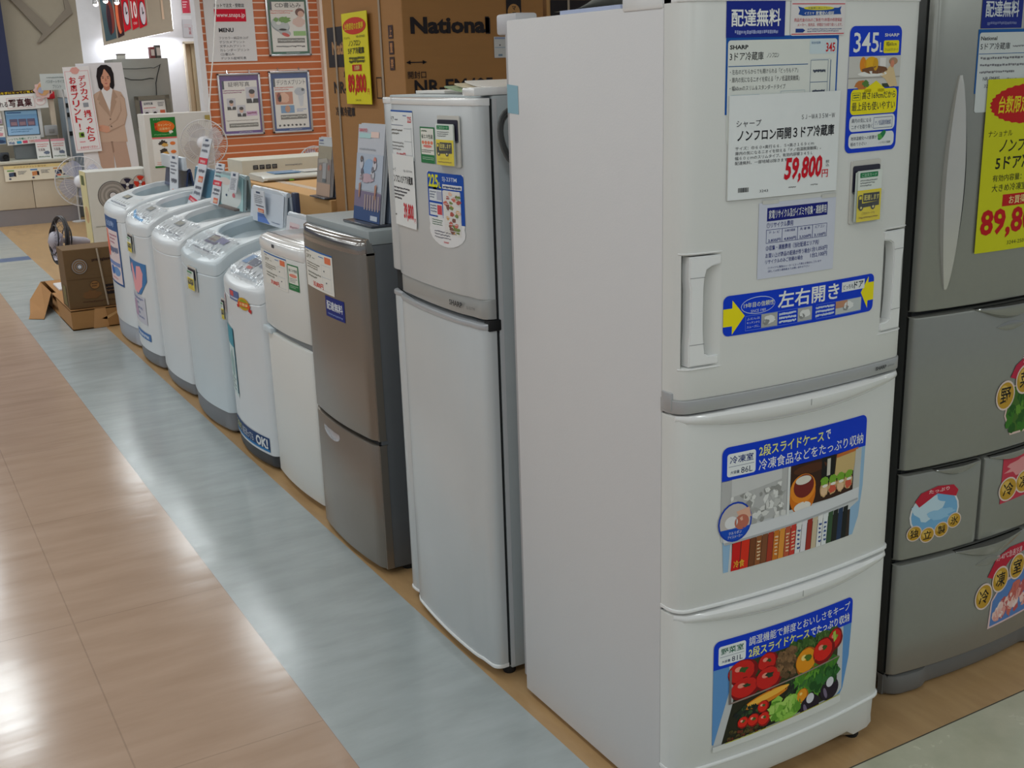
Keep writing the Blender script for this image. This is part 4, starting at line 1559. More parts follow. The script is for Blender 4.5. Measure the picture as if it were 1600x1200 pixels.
P.ell(.53, .40, .055, .035, (226, 220, 206), 6)
P.ell(.53, .62, .06, .04, (232, 228, 220), 4)
for k in range(4):
    a = .685 + .062 * k
    P.ell(a, .52, .032, .07, (206, 170, 120), 4, jag=.1)
    P.ell(a, .46, .03, .035, (120, 170, 50), 5, jag=.15)
    P.ell(a, .54, .026, .035, (206, 90, 66) if k % 2 else (226, 190, 150), 5, jag=.2)
    P.ell(a + .004, .50, .02, .012, (236, 232, 220), 6)
P.rect(.42, .26, .437, .66, (222, 224, 222), 6)
P.poly([(.92, .27), (.965, .27), (.96, .62), (.91, .60)], (196, 196, 190), 5)
P.poly([(0, .66), (.45, .645), (.96, .60), (.96, .70), (.45, .745), (.02, .77)], (216, 218, 220), 6)
P.poly([(.02, .755), (.45, .735), (.955, .69), (.955, .705), (.45, .75), (.025, .775)], (176, 178, 180), 7)
P.rect(.07, .77, .90, 1, (60, 46, 40), 2)
cols = [(206, 30, 30), (220, 50, 30), (120, 70, 40), (150, 90, 50), (130, 80, 50), (170, 60, 40), (206, 120, 40), (226, 150, 60), (190, 90, 60), (206, 60, 50), (226, 226, 224),
        (226, 222, 226), (160, 50, 40), (206, 190, 160), (232, 232, 230), (226, 230, 230), (60, 90, 60), (36, 40, 36), (40, 60, 90), (30, 34, 34)]
a = .075
for k, c in enumerate(cols):
    w = .056 if k < 2 else (.81 - .112) / 18
    P.poly([(a, .775 - .05 * a), (a + w * .92, .77 - .05 * a), (a + w * .92 - .01, 1), (a - .01, 1)], c, 3)
    if k in (3, 6, 8, 9):
        P.lines(a + .004, .80, a + w * .7, .97, 6, (236, 210, 170), 4)
    if k in (10, 14, 15):
        P.lines(a + .006, .8, a + w * .7, .98, 5, (40, 70, 140), 4)
    a += w
P.txt('冷食', .082, .92, .15, .98, (240, 200, 60), 5, .02)
P.ell(.085, .60, .104, .160, (20, 64, 180), 7)
P.ell(.085, .60, .095, .146, (196, 188, 182), 8)
P.ell(.125, .61, .045, .06, (190, 110, 90), 9)
P.poly([(.09, .52), (.17, .5), (.185, .58), (.12, .6)], (226, 176, 150), 9)
P.ell(.06, .6, .04, .05, (226, 226, 226), 9)
P.ell(.085, .60, .095, .146, (20, 78, 190), 9, t0=200, t1=340, n=14)
P.txt('クルリポン', .045, .672, .125, .697, WHITE, 10)
P.txt('アイスメーカー', .04, .706, .13, .728, WHITE, 10)
drawer_banner(P, '冷凍室', (30, 50, 120), '86L', [('2段スライドケース', .225, .035, .665, .125, LY), ('で', .68, .04, .715, .12, WHITE)],
              [('冷凍食品などをたっぷり収納', .225, .145, .975, .235, WHITE)])
P.build('feature_sticker', freezer, 'blue and photo sticker of a full freezer drawer')

P = Print(F3, .092, .163, .493, .414, h=.001)
random.seed(5)
P.poly([(0, .26), (1, .26), (.99, .6), (.95, .9), (.93, .95), (.08, 1.02), (.0, .98)], (96, 150, 206), 0)
P.poly([(.1, .26), (.93, .26), (.94, .9), (.9, .95), (.0, 1.03), (.11, .48)], (196, 198, 198), 1)
P.poly([(.13, .26), (.88, .26), (.90, .88), (.86, .94), (.06, 1.0), (.13, .62)], (40, 40, 26), 2)


def veg_blob(a, b, r1, r2, base, hi, lo, L, stem=None):
    r2 *= 1.22
    P.ell(a, b, r1, r2, lo, L, jag=.04)
    P.ell(a - r1 * .1, b - r2 * .1, r1 * .86, r2 * .84, base, L + 1, jag=.04)
    P.ell(a - r1 * .3, b - r2 * .35, r1 * .25, r2 * .2, hi, L + 2)
    if stem:
        P.ell(a + r1 * .05, b - r2 * .25, r1 * .28, r2 * .22, stem, L + 3, n=9, jag=.5)


RD, RH, RL = (206, 34, 28), (240, 150, 130), (130, 14, 20)
P.rect(.13, .26, .89, .6, (56, 60, 34), 3)
for k in range(70):
    P.ell(random.uniform(.5, .88), random.uniform(.26, .36), .03, .04, random.choice(((60, 96, 40), (90, 120, 56), (40, 70, 30))), 3, n=7, jag=.3)
veg_blob(.19, .36, .10, .10, RD, RH, RL, 4, (60, 90, 40))
veg_blob(.36, .34, .07, .08, RD, RH, RL, 4, (50, 80, 40))
veg_blob(.21, .52, .10, .09, RD, RH, RL, 5, (40, 70, 40))
veg_blob(.37, .50, .095, .10, RD, RH, RL, 6, (40, 60, 40))
for k in range(70):
    g = random.uniform(.7, 1.25)
    P.ell(random.uniform(.43, .56), random.uniform(.28, .56), .02, .028, (int(120 * g), int(90 * g), int(60 * g)), 5 + k % 3, n=7, jag=.2)
veg_blob(.645, .47, .085, .115, (232, 150, 24), (250, 220, 130), (176, 90, 20), 6, (80, 110, 30))
veg_blob(.775, .43, .085, .105, (222, 36, 26), RH, RL, 7, (60, 90, 30))
veg_blob(.865, .36, .06, .09, RD, RH, RL, 5, (130, 170, 50))
P.poly([(.84, .28), (.86, .27), (.87, .36), (.85, .38)], (170, 200, 80), 10)
# clear tray front edge
P.poly([(.115, .615), (.90, .54), (.90, .553), (.115, .63)], (150, 130, 120), 10)
P.poly([(.10, .63), (.10, .30), (.115, .30), (.115, .63)], (120, 110, 106), 10)
P.ell(.36, .68, .16, .055, (222, 130, 24), 4, rot=8)
P.ell(.37, .665, .15, .03, (246, 186, 70), 5, rot=8)
for k in range(40):
    P.ell(random.uniform(.5, .62), random.uniform(.58, .74), .022, .028, random.choice(((40, 50, 40), (50, 80, 40), (30, 36, 34))), 4, n=8)
for k in range(60):
    P.ell(random.uniform(.58, .86), random.uniform(.56, .78), random.uniform(.03, .06), random.uniform(.03, .06), random.choice(((70, 130, 40), (100, 160, 50), (40, 100, 34), (60, 110, 50))), 5 + k % 2, n=9, jag=.35, rot=random.uniform(0, 90))
veg_blob(.62, .80, .045, .06, (232, 150, 30), (250, 210, 120), (180, 100, 20), 7)
for k in range(26):
    P.ell(random.uniform(.15, .32), random.uniform(.70, .79), .018, .022, random.choice(((36, 50, 34), (60, 86, 46), (30, 34, 36))), 5, n=7)
for a, b, r in ((.335, .76, .04), (.20, .85, .038), (.27, .86, .042), (.345, .885, .046)):
    veg_blob(a, b, r, r * 1.25, (222, 40, 26), (250, 170, 150), (150, 20, 16), 6, (70, 100, 40))
for k in range(60):
    P.ell(random.uniform(.10, .36), random.uniform(.90, .985), .014, .016, random.choice(((60, 50, 30), (90, 80, 40), (40, 44, 26), (110, 50, 34))), 5, n=6, jag=.3)
for k in range(46):
    t_ = random.uniform(0, 2 * PI)
    q = random.uniform(0, 1) ** .6
    P.ell(.49 + .10 * q * math.cos(t_), .85 + .12 * q * math.sin(t_), .034, .04, random.choice(((120, 176, 60), (150, 200, 80), (96, 150, 46), (170, 210, 100))), 7 + k % 3, n=9, jag=.3)
for a, b in ((.68, .90), (.835, .82)):
    P.ell(a, b + .03, .075, .11, (36, 24, 40), 8)
    P.ell(a + .0, b - .045, .03, .05, (216, 216, 222), 10)
    P.ell(a - .035, b + .05, .012, .06, (120, 106, 130), 10, rot=20)
for k in range(14):
    P.ell(random.uniform(.70, .9), random.uniform(.66, .78), .03, .05, random.choice(((30, 80, 30), (50, 110, 46))), 8, n=8, jag=.3)
# close the lower edge in white below the picture
P.poly([(.0, 1.0), (.93, .955), (.93, 1.03), (0, 1.05)], enamel_white, 12)
P.poly([(.08, .992), (.92, .945), (.92, .952), (.08, 1.0)], (190, 190, 60), 13)
drawer_banner(P, '野菜室', (20, 100, 70), '81L', [('調湿機能で鮮度とおいしさをキープ', .225, .04, .975, .125, WHITE)],
              [('2段スライドケース', .225, .145, .655, .24, LY), ('でたっぷり収納', .665, .15, .975, .238, WHITE)])
P.build('feature_sticker', veg, 'blue and photo sticker of a full vegetable drawer')


# ------------------------------------------------------------------ leaflet holders with delivery cards
def leaflet_holder(front, u0, v0, u1, v1, label, flip=False, h0=.0008, group='magnetic leaflet holders with yellow delivery cards'):
    c = front((u0 + u1) / 2, v0, h0)
    t = thing('leaflet_holder', label, 'leaflet holder', c, group)
    w, hh = u1 - u0, v1 - v0
    s = (lambda a: u1 - w * a) if flip else (lambda a: u0 + w * a)
    v = lambda b: v1 - hh * b

    def slabbox(a0, b0, a1, b1, h, th, m, r=.004, dh=0.0):
        U0, U1 = sorted((s(a0), s(a1)))
        mb = MB()
        pts = []
        V0, V1 = v(b1), v(b0)
        for cx, cy, st in ((U1 - r, V1 - r, 0), (U0 + r, V1 - r, 90), (U0 + r, V0 + r, 180), (U1 - r, V0 + r, 270)):
            for j in range(4):
                t_ = math.radians(st + 30 * j)
                pts.append((cx + r * math.cos(t_), cy + r * math.sin(t_)))
        n = len(pts)
        hz = lambda q: dh * (q - V0) / (V1 - V0)
        vs = [front(a, b, h + hz(b)) for a, b in pts] + [front(a, b, h + th + hz(b)) for a, b in pts]
        mb.add(vs, [list(range(n))[::-1], list(range(n, 2 * n))] + [[j, (j + 1) % n, (j + 1) % n + n, j + n] for j in range(n)], m)
        return mb

    slabbox(0, 0, 1, 1, h0, .003, paint('holder_back_clear', rgb(206, 204, 196), rough=0.2)).build('back_plate', t)
    slabbox(.04, .08, .96, .52, h0 + .003, .002, paint('holder_dark', rgb(34, 32, 52), rough=0.4)).build('dark_insert', t)
    pk = slabbox(0.0, .48, 1, 1, h0 + .014, .0015, clear_plastic)
    for a in (0.0, .97):
        U0, U1 = sorted((s(a), s(a + .03)))
        q = [front(U0, v(1), h0 + .002), front(U1, v(1), h0 + .002), front(U1, v(.48), h0 + .002), front(U0, v(.48), h0 + .002),
             front(U0, v(1), h0 + .015), front(U1, v(1), h0 + .015), front(U1, v(.48), h0 + .015), front(U0, v(.48), h0 + .015)]
        pk.add(q, [[0, 3, 2, 1], [4, 5, 6, 7], [0, 1, 5, 4], [1, 2, 6, 5], [2, 3, 7, 6], [3, 0, 4, 7]], clear_plastic)
    pk.build('pocket', t)
    # card
    P = Print(front, u0, v0, u1, v1, h=h0 + .0095, step=.0004)
    if flip:
        fr_old = P.fr
    a0, a1 = (.14, .98)
    if flip:
        a0, a1 = .02, .86
    A = lambda x: a0 + (a1 - a0) * x
    th = .008
    for k in range(3):
        o_ = (.03 * (2 - k)) * (1 if flip else -1)
        P.rect(A(0) + o_, .16 + .012 * (2 - k), A(1) + o_ * .3, .96, (214, 222, 214), -5 + k)
    P.rect(A(0), .17, A(1), .97, (222, 228, 222), 0)
    P.rr(A(.08), .19, A(.82), .27, .0015, (40, 130, 80), 1)
    P.txt('ご注文カード', A(.14), .205, A(.76), .255, (206, 236, 214), 2)
    P.lines(A(.1), .30, A(.8), .42, 3, (130, 136, 136), 1)
    P.rect(A(0), .47, A(1), .97, (236, 214, 24), 1)
    P.rect(A(.24), .52, A(.92), .66, (36, 30, 30), 2)
    P.poly([(A(.04), .56), (A(.10), .54), (A(.20), .54), (A(.2), .68), (A(.92), .66), (A(.92), .73), (A(.04), .75)], (36, 30, 30), 2)
    P.rect(A(.07), .56, A(.17), .61, (236, 214, 24), 3)
    P.txt('配達します', A(.28), .545, A(.9), .635, (240, 226, 120), 3, .01)
    for q in (.16, .66):
        P.ell(A(q), .745, .075, .045, (36, 30, 30), 3)
        P.ell(A(q), .745, .035, .02, (226, 214, 150), 4)
    P.txt('ご注文カードを', A(.2), .82, A(.75), .86, (150, 120, 20), 3)
    P.lines(A(.1), .89, A(.9), .93, 1, (150, 120, 20), 3)
    P.build('delivery_card', t, 'white, green and yellow card with a black truck')
    return t


leaflet_holder(F3, .413, 1.262, .500, 1.388, 'clear leaflet holder with yellow card on the tall three door refrigerator')

# ------------------------------------------------------------------ papers lying on top of the big refrigerator
t = thing('flyer_stack', 'curled pale flyers lying on top of the tall three door refrigerator', 'flyers', (0.2, 0.35, 1.69))
mb = MB()
loops = []
for k in range(13):
    s_ = k / 12
    y = .20 + .30 * s_
    zz = 1.7 + .085 * max(0, 1 - s_ / .75) ** 1.5
    loops.append([(.04, y, zz), (.30, y + .02, zz + .01)])
vs = [q for L in loops for q in L]
mb.add(vs, [[2 * k, 2 * k + 1, 2 * k + 3, 2 * k + 2] for k in range(12)], paint('flyer_paper', rgb(214, 206, 176), rough=0.6))
mb.build('curled_sheet', t)
mb = MB()
mb.box(.03, .33, .24, .46, 1.692, 1.70, paint('flyer_paper_blue', rgb(176, 186, 214), rough=0.5))
mb.build('flat_sheets', t)


# ================================================================== grey five door refrigerator at the right edge
WN = 0.69
FN = Front((0.735, 0.112, 0), (1, 0, 0), (0, -1, 0), bow(WN, 0.03))
FD = Front((0.765, 0.112, 0), (1, 0, 0), (0, -1, 0), lambda u: FN.prof(u + 0.03))
WD = WN - 0.03
nat = thing('five_door_refrigerator', 'dark titanium grey five door refrigerator at right edge of photo', 'refrigerator', (1.08, 0.45, 0))
mb = MB()
mb.box(0.768, 0.735 + WN - .002, 0.134, 0.78, 0.03, 1.80, titan_body, 0.004)
mb.box(0.773, 0.735 + WN - .007, 0.124, 0.135, 0.05, 1.79, gap_dark)
mb.build('body', nat)


def lens_grip(front, uc, w, z1, m, drop=.034, out=.016):
    mb = MB()
    loops = []
    N = 28
    for k in range(N + 1):
        s_ = k / N
        u = uc - w / 2 + w * s_
        g = math.sin(PI * s_) ** 1.1
        loops.append([front(u, z1, -.012), front(u, z1, .001 + out * g), front(u, z1 - .3 * drop * g - .001, .002 + out * g), front(u, z1 - .75 * drop * g - .002, .0015 + out * .8 * g),
                      front(u, z1 - drop * g - .003, -.001), front(u, z1 - drop * g - .003, -.012)])
    mb.loft(loops, m)
    return mb


titan_gloss = paint('titanium_gloss', rgb(150, 150, 146), rough=0.14, metal=0.6, coat=0.5)
nd = {}
for nm, u0, u1, z0, z1 in (('upper_door', 0, WD, 1.012, 1.795), ('vegetable_drawer', 0, WD, 0.620, 1.000), ('ice_drawer', 0, 0.260, 0.384, 0.609),
                           ('switching_drawer', 0.267, WD, 0.384, 0.609), ('freezer_drawer', 0, WD, 0.066, 0.373)):
    nd[nm + str(u0)] = slab(FD, u0, u1, z0, z1, 0.012, titan_door, r=0.016 if u0 == 0 else .006, bev=0.007).build(nm, nat)
lens_grip(FN, .345, .26, 1.000, titan_gloss).build('handle', nd['vegetable_drawer0'])
lens_grip(FN, .345, .26, 0.373, titan_gloss).build('handle', nd['freezer_drawer0'])
lens_grip(FN, .20, .15, 0.609, titan_gloss, drop=.02, out=.008).build('handle', nd['ice_drawer0'])
lens_grip(FN, .40, .18, 0.609, titan_gloss, drop=.02, out=.008).build('handle', nd['switching_drawer0.267'])
# scoops under the grips
for nm, z in (('vegetable_drawer0', .945), ('freezer_drawer0', .318)):
    mb = MB()
    loops = []
    for k in range(13):
        s_ = k / 12
        g = math.sin(PI * s_)
        u = .29 + .11 * s_
        loops.append([FN(u, z + .012 * g, .0006), FN(u, z, .0006 + .003 * g), FN(u, z - .012 * g, .0006)])
    mb.loft(loops, titan_gloss)
    mb.build('grip_hollow', nd[nm])
# lens shaped vertical handle on the upper door
mb = MB()
loops = []
for k in range(25):
    s_ = k / 24
    g = math.sin(PI * s_) ** .75
    z = 1.06 + .482 * s_
    w = .004 + .022 * g
    c = .110 - .004 * math.sin(PI * s_)
    loops.append([FN(c - w, z, -.002), FN(c - w * .9, z, .003 + .006 * g), FN(c, z, .004 + .012 * g), FN(c + w * .9, z, .003 + .012 * g), FN(c + w, z, -.002)])
mb.loft(loops, paint('handle_champagne', rgb(204, 202, 196), rough=0.22, metal=0.45))
mb.build('handle', nd['upper_door0'])
mb = MB()
loops = []
for k in range(19):
    s_ = k / 18
    g = math.sin(PI * s_) ** .8
    z = 1.08 + .44 * s_
    loops.append([FN(.112 + .020 * g, z, .0008), FN(.118 + .024 * g, z, .0012), FN(.120 + .028 * g, z, .0008)])
mb.loft(loops, gap_dark)
mb.build('handle_recess', nd['upper_door0'])
mb = slab(FD, 0.0, WD, 0.004, 0.060, 0.02, paint('base_grey', rgb(110, 110, 108), rough=0.45), r=0.04, bev=0.012, cut=lambda u, z: .018 * (sstep(.10, .14, u) * (1 - sstep(WD - .14, WD - .10, u))))
mb.build('base_cover', nat)

# papers and stickers on it
P = Print(FN, .158, 1.64, .285, 1.708, h=.001)
P.rect(0, 0, 1, 1, (20, 40, 130), 0)
P.txt('配達無料', .08, .14, .90, .66, (206, 212, 220), 2, .045)
P.lines(.14, .78, .86, .9, 1, (110, 120, 170), 2, fill=.8)
P.build('notice', nd['upper_door0'], 'navy notice reading free delivery')
P = Print(FN, .296, 1.636, .42, 1.70, h=.001)
P.rect(0, 0, 1, 1, (216, 212, 214), 0)
P.lines(.08, .2, .95, .6, 3, (200, 70, 90), 2)
P.poly([(.08, .72), (.2, .72), (.24, .8), (.2, .9), (.08, .9)], (30, 60, 140), 2)
P.rect(0, .95, 1, .98, (200, 60, 80), 2)
P.build('leaflet', nd['upper_door0'], 'white leaflet with red lines')
P = Print(FN, .153, 1.50, .44, 1.638, h=.0006)
P.rect(0, 0, 1, 1, (20, 90, 160), 0)
P.rr(.015, .05, .985, 1.3, .006, (206, 212, 212), 1)
P.txt('National', .03, .11, .2, .17, BLACK, 2, .02)
P.txt('5ドア冷蔵庫', .03, .21, .35, .32, (40, 40, 46), 2, .004)
P.lines(.38, .25, .64, .30, 1, (120, 120, 126), 2)
P.rect(.02, .375, .71, .385, (30, 90, 150), 2)
for k in range(3):
    P.lines(.04, .42 + .11 * k, .66 - .12 * k, .48 + .11 * k, 1, (120, 120, 126), 2, fill=.55)
P.txt('NR-EM405', .08, .74, .26, .80, (80, 80, 90), 3)
P.txt('約20dB', .34, .76, .46, .86, (60, 60, 70), 3)
P.txt('3244-250', .10, .86, .26, .91, (80, 80, 90), 3)
P.txt('128,000円', .25, .865, .72, 1.03, (206, 20, 60), 3, .015)
P.build('specification_sheet', nd['upper_door0'], 'blue bordered sheet with red figures 128,000')
P = Print(FN, .190, 1.136, .468, 1.530, h=.004)
P.rect(0, 0, 1, 1, (206, 206, 24), 0)
pts = []
for k in range(60):
    t_ = 2 * PI * k / 60
    q = 1 if k % 2 else .95
    pts.append((.5 + .465 * q * math.cos(t_), .145 + .115 * q * math.sin(t_)))
P.poly(pts, (190, 24, 24), 1)
P.txt('台数限定のお買得', .14, .095, .86, .195, (226, 206, 30), 2, .02, .12)
P.txt('ナショナル', .05, .29, .33, .325, (60, 60, 20), 2)
P.txt('NR-EM405', .58, .29, .94, .318, (90, 90, 30), 2)
P.txt('ノンフロン', .19, .345, .72, .415, (30, 30, 20), 2, .01, .15)
P.txt('5ドア冷蔵庫', .16, .435, .86, .52, (30, 30, 20), 2, .02)
P.txt('有効内容量：404リットル', .14, .545, .9, .585, (60, 60, 24), 2, .004)
P.txt('大きめ冷凍室・野菜室', .14, .60, .86, .645, (60, 60, 24), 2, .004)
P.rect(.28, .665, .64, .735, (190, 24, 24), 1)
P.txt('お買得', .36, .675, .57, .725, (236, 220, 150), 2, .008)
P.txt('89,800', .04, .745, .86, .925, (190, 14, 24), 3, .03)
P.txt('円', .88, .86, .96, .915, (190, 14, 24), 3)
P.txt('3244-250', .38, .945, .60, .968, (90, 90, 30), 2)
P.build('price_card', nd['upper_door0'], 'bright yellow price card with red figures 89,800')


def gold_ovals(P, chars, pts, ra, rb):
    for ch, (a, b) in zip(chars, pts):
        P.ell(a, b, ra * 1.14, rb * 1.14, (226, 206, 196), 5)
        P.ell(a, b, ra, rb, (196, 152, 50), 6)
        P.ell(a - ra * .25, b - rb * .25, ra * .55, rb * .55, (222, 184, 90), 7)
        P.txt(ch, a - ra * .62, b - rb * .62, a + ra * .62, b + rb * .62, (30, 24, 20), 8, .012)


P = Print(FN, .315, .655, .60, .875, h=.0008)
P.poly([(.18, .40), (.30, .42), (.9, .42), (.99, .45), (.99, 1), (.22, 1), (.12, .75)], (226, 196, 186), 1)
P.poly([(.20, .42), (.9, .43), (.97, .46), (.97, .975), (.235, .975), (.14, .75)], (70, 110, 40), 2)
random.seed(8)
for k in range(50):
    P.ell(random.uniform(.2, .9), random.uniform(.5, .93), .05, .06, random.choice(((60, 120, 36), (100, 150, 50), (40, 90, 30))), 3, n=8, jag=.35)
P.ell(.62, .55, .24, .17, (200, 40, 34), 4)
P.ell(.56, .50, .10, .06, (226, 120, 100), 5)
P.poly([(.16, .30), (.22, .17), (.42, .04), (.70, .02), (.92, .16), (.96, .30), (.86, .30), (.6, .16), (.38, .2), (.26, .34)], (190, 40, 70), 4)
P.txt('ラップなしで', .30, .06, .82, .16, (236, 206, 206), 5)
gold_ovals(P, '野菜室', ((.11, .50), (.36, .36), (.63, .33)), .11, .155)
P.build('feature_sticker', nd['vegetable_drawer0'], 'sticker with green leaves, red tomato and gold ovals')
P = Print(FN, .050, .428, .222, .567, h=.0008)
P.ell(.48, .50, .46, .44, (226, 224, 224), 1)
P.ell(.48, .50, .43, .41, (120, 176, 216), 2)
P.ell(.36, .40, .28, .22, (196, 220, 232), 3, jag=.2)
P.ell(.56, .55, .26, .10, (150, 196, 226), 4, jag=.3)
P.poly([(.10, .22), (.20, .08), (.50, .0), (.80, .04), (.90, .16), (.86, .27), (.5, .14), (.18, .34)], (190, 40, 60), 4)
P.txt('たっぷり', .34, .05, .72, .12, (240, 216, 216), 5, .01)
gold_ovals(P, '独立製氷', ((.12, .82), (.36, .90), (.62, .86), (.86, .74)), .12, .13)
P.build('feature_sticker', nd['ice_drawer0'], 'round ice sticker with gold ovals')
P = Print(FN, .355, .470, .52, .600, h=.0008)
P.poly([(.05, .06), (1, .0), (1, .95), (.05, 1)], (200, 60, 80), 1)
P.ell(.55, .3, .4, .2, (226, 150, 150), 2, jag=.3)
gold_ovals(P, '冷凍', ((.22, .72), (.62, .66)), .2, .22)
P.build('feature_sticker', nd['switching_drawer0.267'], 'small red sticker with gold ovals')
P = Print(FN, .300, .115, .60, .350, h=.0008)
P.poly([(.20, 1.0), (.22, .66), (.36, .46), (.62, .40), (.9, .02), (1, 0), (1, .95)], (226, 196, 196), 1)
P.poly([(.225, .975), (.24, .67), (.37, .49), (.63, .43), (.91, .06), (.985, .04), (.985, .93)], (90, 130, 190), 2)
for k in range(60):
    a = random.uniform(.3, .95)
    b = random.uniform(max(.5, .98 - .7 * a), .88)
    P.ell(a, b, random.uniform(.04, .08), random.uniform(.03, .07), random.choice(((226, 160, 150), (236, 200, 190), (206, 110, 96), (240, 220, 214), (190, 90, 90))), 3 + k % 2, n=9, jag=.3, rot=random.uniform(0, 90))
P.poly([(.14, .34), (.24, .14), (.42, .06), (.62, .06), (.66, .16), (.44, .22), (.26, .40)], (190, 36, 60), 4)
P.txt('約-40℃急速冷凍', .24, .10, .60, .18, (240, 210, 210), 5)
gold_ovals(P, '冷凍室', ((.11, .56), (.32, .42), (.55, .34)), .10, .14)
P.build('feature_sticker', nd['freezer_drawer0'], 'sticker with pink seafood and gold ovals')


# ================================================================== two door refrigerator with silver band
def prof225(u):
    w = .6
    f = .010 - .006 * sstep(.052, .064, u) + .020 * sstep(.064, .105, u)
    f += .022 * math.sin(PI * min(1, max(0, (u - .06) / .66)))
    f -= .004 * sstep(.50, .53, u)
    return f


F2 = Front((0.0, 1.335, 0), (0, -1, 0), (-1, 0, 0), prof225)
two = thing('two_door_refrigerator', 'pearl white two door refrigerator with silver band beside the tall three door one', 'refrigerator', (0.3, 1.03, 0))
mb = MB()
mb.box(0.013, 0.60, 0.737, 1.333, 0.022, 1.527, pearl_body, 0.004)
mb.box(0.012, 0.024, 0.7365, 0.7375, 0.03, 1.52, paint('edge_pale', rgb(196, 198, 200), rough=.4))
mb.box(0.004, 0.0135, 0.742, 1.328, 0.03, 1.52, gap_dark)
mb.build('body', two)
updoor = slab(F2, 0.0, .597, 1.041, 1.516, 0.004, pearl_door, r=0.022, bev=0.005).build('upper_door', two)
slab(F2, -.001, .598, 1.505, 1.522, 0.005, gloss_white, r=0.02, bev=0.003, lean=lambda u, z: .003).build('door_cap', updoor)
slab(F2, 0.066, .598, 0.992, 1.0415, 0.004, paint('band_silver', rgb(170, 172, 170), rough=0.35, metal=0.3), r=0.02, bev=0.003, lean=lambda u, z: -.004).build('silver_band', updoor)
P = Print(F2, .44, 1.006, .56, 1.026, h=.001)
P.txt('SHARP', 0, .1, .55, .8, (50, 50, 54), 1, .02)
P.txt('SJ-23TM', .68, .4, 1, .85, (110, 110, 112), 1)
P.build('maker_mark', updoor)
lowdoor = slab(F2, 0.0, .597, 0.035, 0.978, 0.004, pearl_door, r=0.022, bev=0.005).build('lower_door', two)
slab(F2, -.001, .598, 0.966, 0.981, 0.005, paint('lip_silver', rgb(186, 190, 194), rough=0.3, metal=0.4), r=0.02, bev=0.004, lean=lambda u, z: .003).build('handle_lip', lowdoor)
slab(F2, -.001, .598, 0.030, 0.041, 0.005, gloss_white, r=0.02, bev=0.003, lean=lambda u, z: .0025).build('bottom_lip', lowdoor)
mb = MB()
mb.box(-.035, .15, .738, .80, 1.5275, 1.547, gloss_white, 0.005)
mb.build('hinge_cover', two)
mb = MB()
mb.box(-.02, .016, .734, .76, .962, .99, rubber, 0.003)
mb.build('hinge', two)
for x, y in ((.02, .765), (.02, 1.30), (.55, .78), (.55, 1.30)):
    mb = MB()
    mb.lathe([(.016, 0), (.018, .004), (.017, .024), (.012, .034)], (x, y, 0), (0, 0, 1), rubber, 16)
    mb.build('foot', two)
# papers on it
P = Print(F2, .084, 1.362, .270, 1.490, h=.0012)
P.rect(0, 0, 1, 1, (226, 230, 230), 0)
P.rect(0, 0, 1, .035, (40, 90, 170), 1)
P.txt('2ドア', .03, .13, .23, .24, (60, 60, 66), 2, .01)
P.lines(.26, .17, .4, .23, 1, (130, 130, 136), 2)
P.rect(.03, .30, .62, .31, (40, 60, 110), 2)
P.txt('225', .80, .12, .95, .24, (206, 60, 60), 2, .02)
P.lines(.62, .09, .76, .13, 1, (60, 100, 170), 2)
P.lines(.06, .38, .58, .52, 2, (120, 116, 110), 2)
for b in (.36, .62, .90):
    P.rect(.64, b, .93, b + .006, (130, 140, 150), 2)
P.rect(.93, .34, .937, .92, (130, 140, 150), 2)
P.lines(.08, .64, .6, .84, 3, (150, 150, 150), 2)
P.txt('54,800円', .28, .86, .66, .99, (206, 40, 50), 3, .03)
P.build('price_card', updoor, 'white specification card with blue top edge')
P = Print(F2, .080, 1.182, .268, 1.374, h=.0035)
P.poly([(0, 0), (1, 0), (1.0, .9), (.98, 1.0), (0, 1)], (228, 230, 228), 0)
P.txt('シャープ', .05, .19, .24, .25, (60, 60, 66), 2)
P.txt('SJ-23TM', .58, .20, .92, .235, (110, 110, 116), 2)
P.txt('ノンフロン2ドア冷蔵庫', .05, .28, .93, .40, (20, 20, 26), 2, .02)
for k in range(4):
    P.lines(.07, .45 + .048 * k, .80 - .12 * k, .485 + .048 * k, 1, (80, 80, 86), 2, fill=.7)
P.txt('39,800', .50, .66, .90, .92, (206, 20, 40), 3, .03, .1)
P.txt('円', .91, .85, .98, .91, (206, 20, 40), 3)
P.lines(.1, .84, .18, .88, 1, (60, 60, 60), 2)
P.build('price_card', updoor, 'white curled price card with red figures 39,800')
P = Print(F2, .315, 1.362, .402, 1.452, h=.001)
P.rect(0, 0, 1, 1, (40, 120, 70), 0)
P.rect(.06, .04, .94, .76, (226, 226, 216), 1)
P.lines(.12, .08, .5, .16, 1, (60, 90, 70), 2)
P.txt('省エネ性能', .1, .2, .9, .32, (60, 80, 70), 2, .01)
for k in range(4):
    P.ell(.2 + .2 * k, .43, .09, .05, (226, 130, 100), 2, n=10)
P.ell(.5, .53, .3, .04, (226, 130, 120), 2)
P.lines(.1, .62, .9, .72, 2, (90, 90, 90), 2)
P.lines(.12, .82, .9, .92, 2, (170, 206, 176), 2)
P.build('energy_label', updoor, 'green bordered energy saving label')
P = Print(F2, .348, 1.160, .532, 1.342, h=.001)
P.rr(0, 0, 1, .86, .04, (226, 226, 226), 0, '0011')
P.ell(.5, .80, .5, .22, (226, 226, 226), 1)
P.rr(0, 0, 1, .24, .01, (20, 76, 170), 1, '1100')
P.rect(.92, .2, 1, .68, (20, 76, 170), 1)
P.rect(.0, .2, .45, .62, (20, 76, 170), 1)
P.txt('225', .03, .03, .34, .21, (222, 222, 30), 2, .03)
P.txt('L', .36, .13, .42, .21, (222, 222, 30), 2, .02)
P.txt('SJ-23TM', .46, .05, .86, .12, (200, 210, 226), 2, .01)
P.rr(.46, .15, .96, .21, .002, (226, 226, 226), 2)
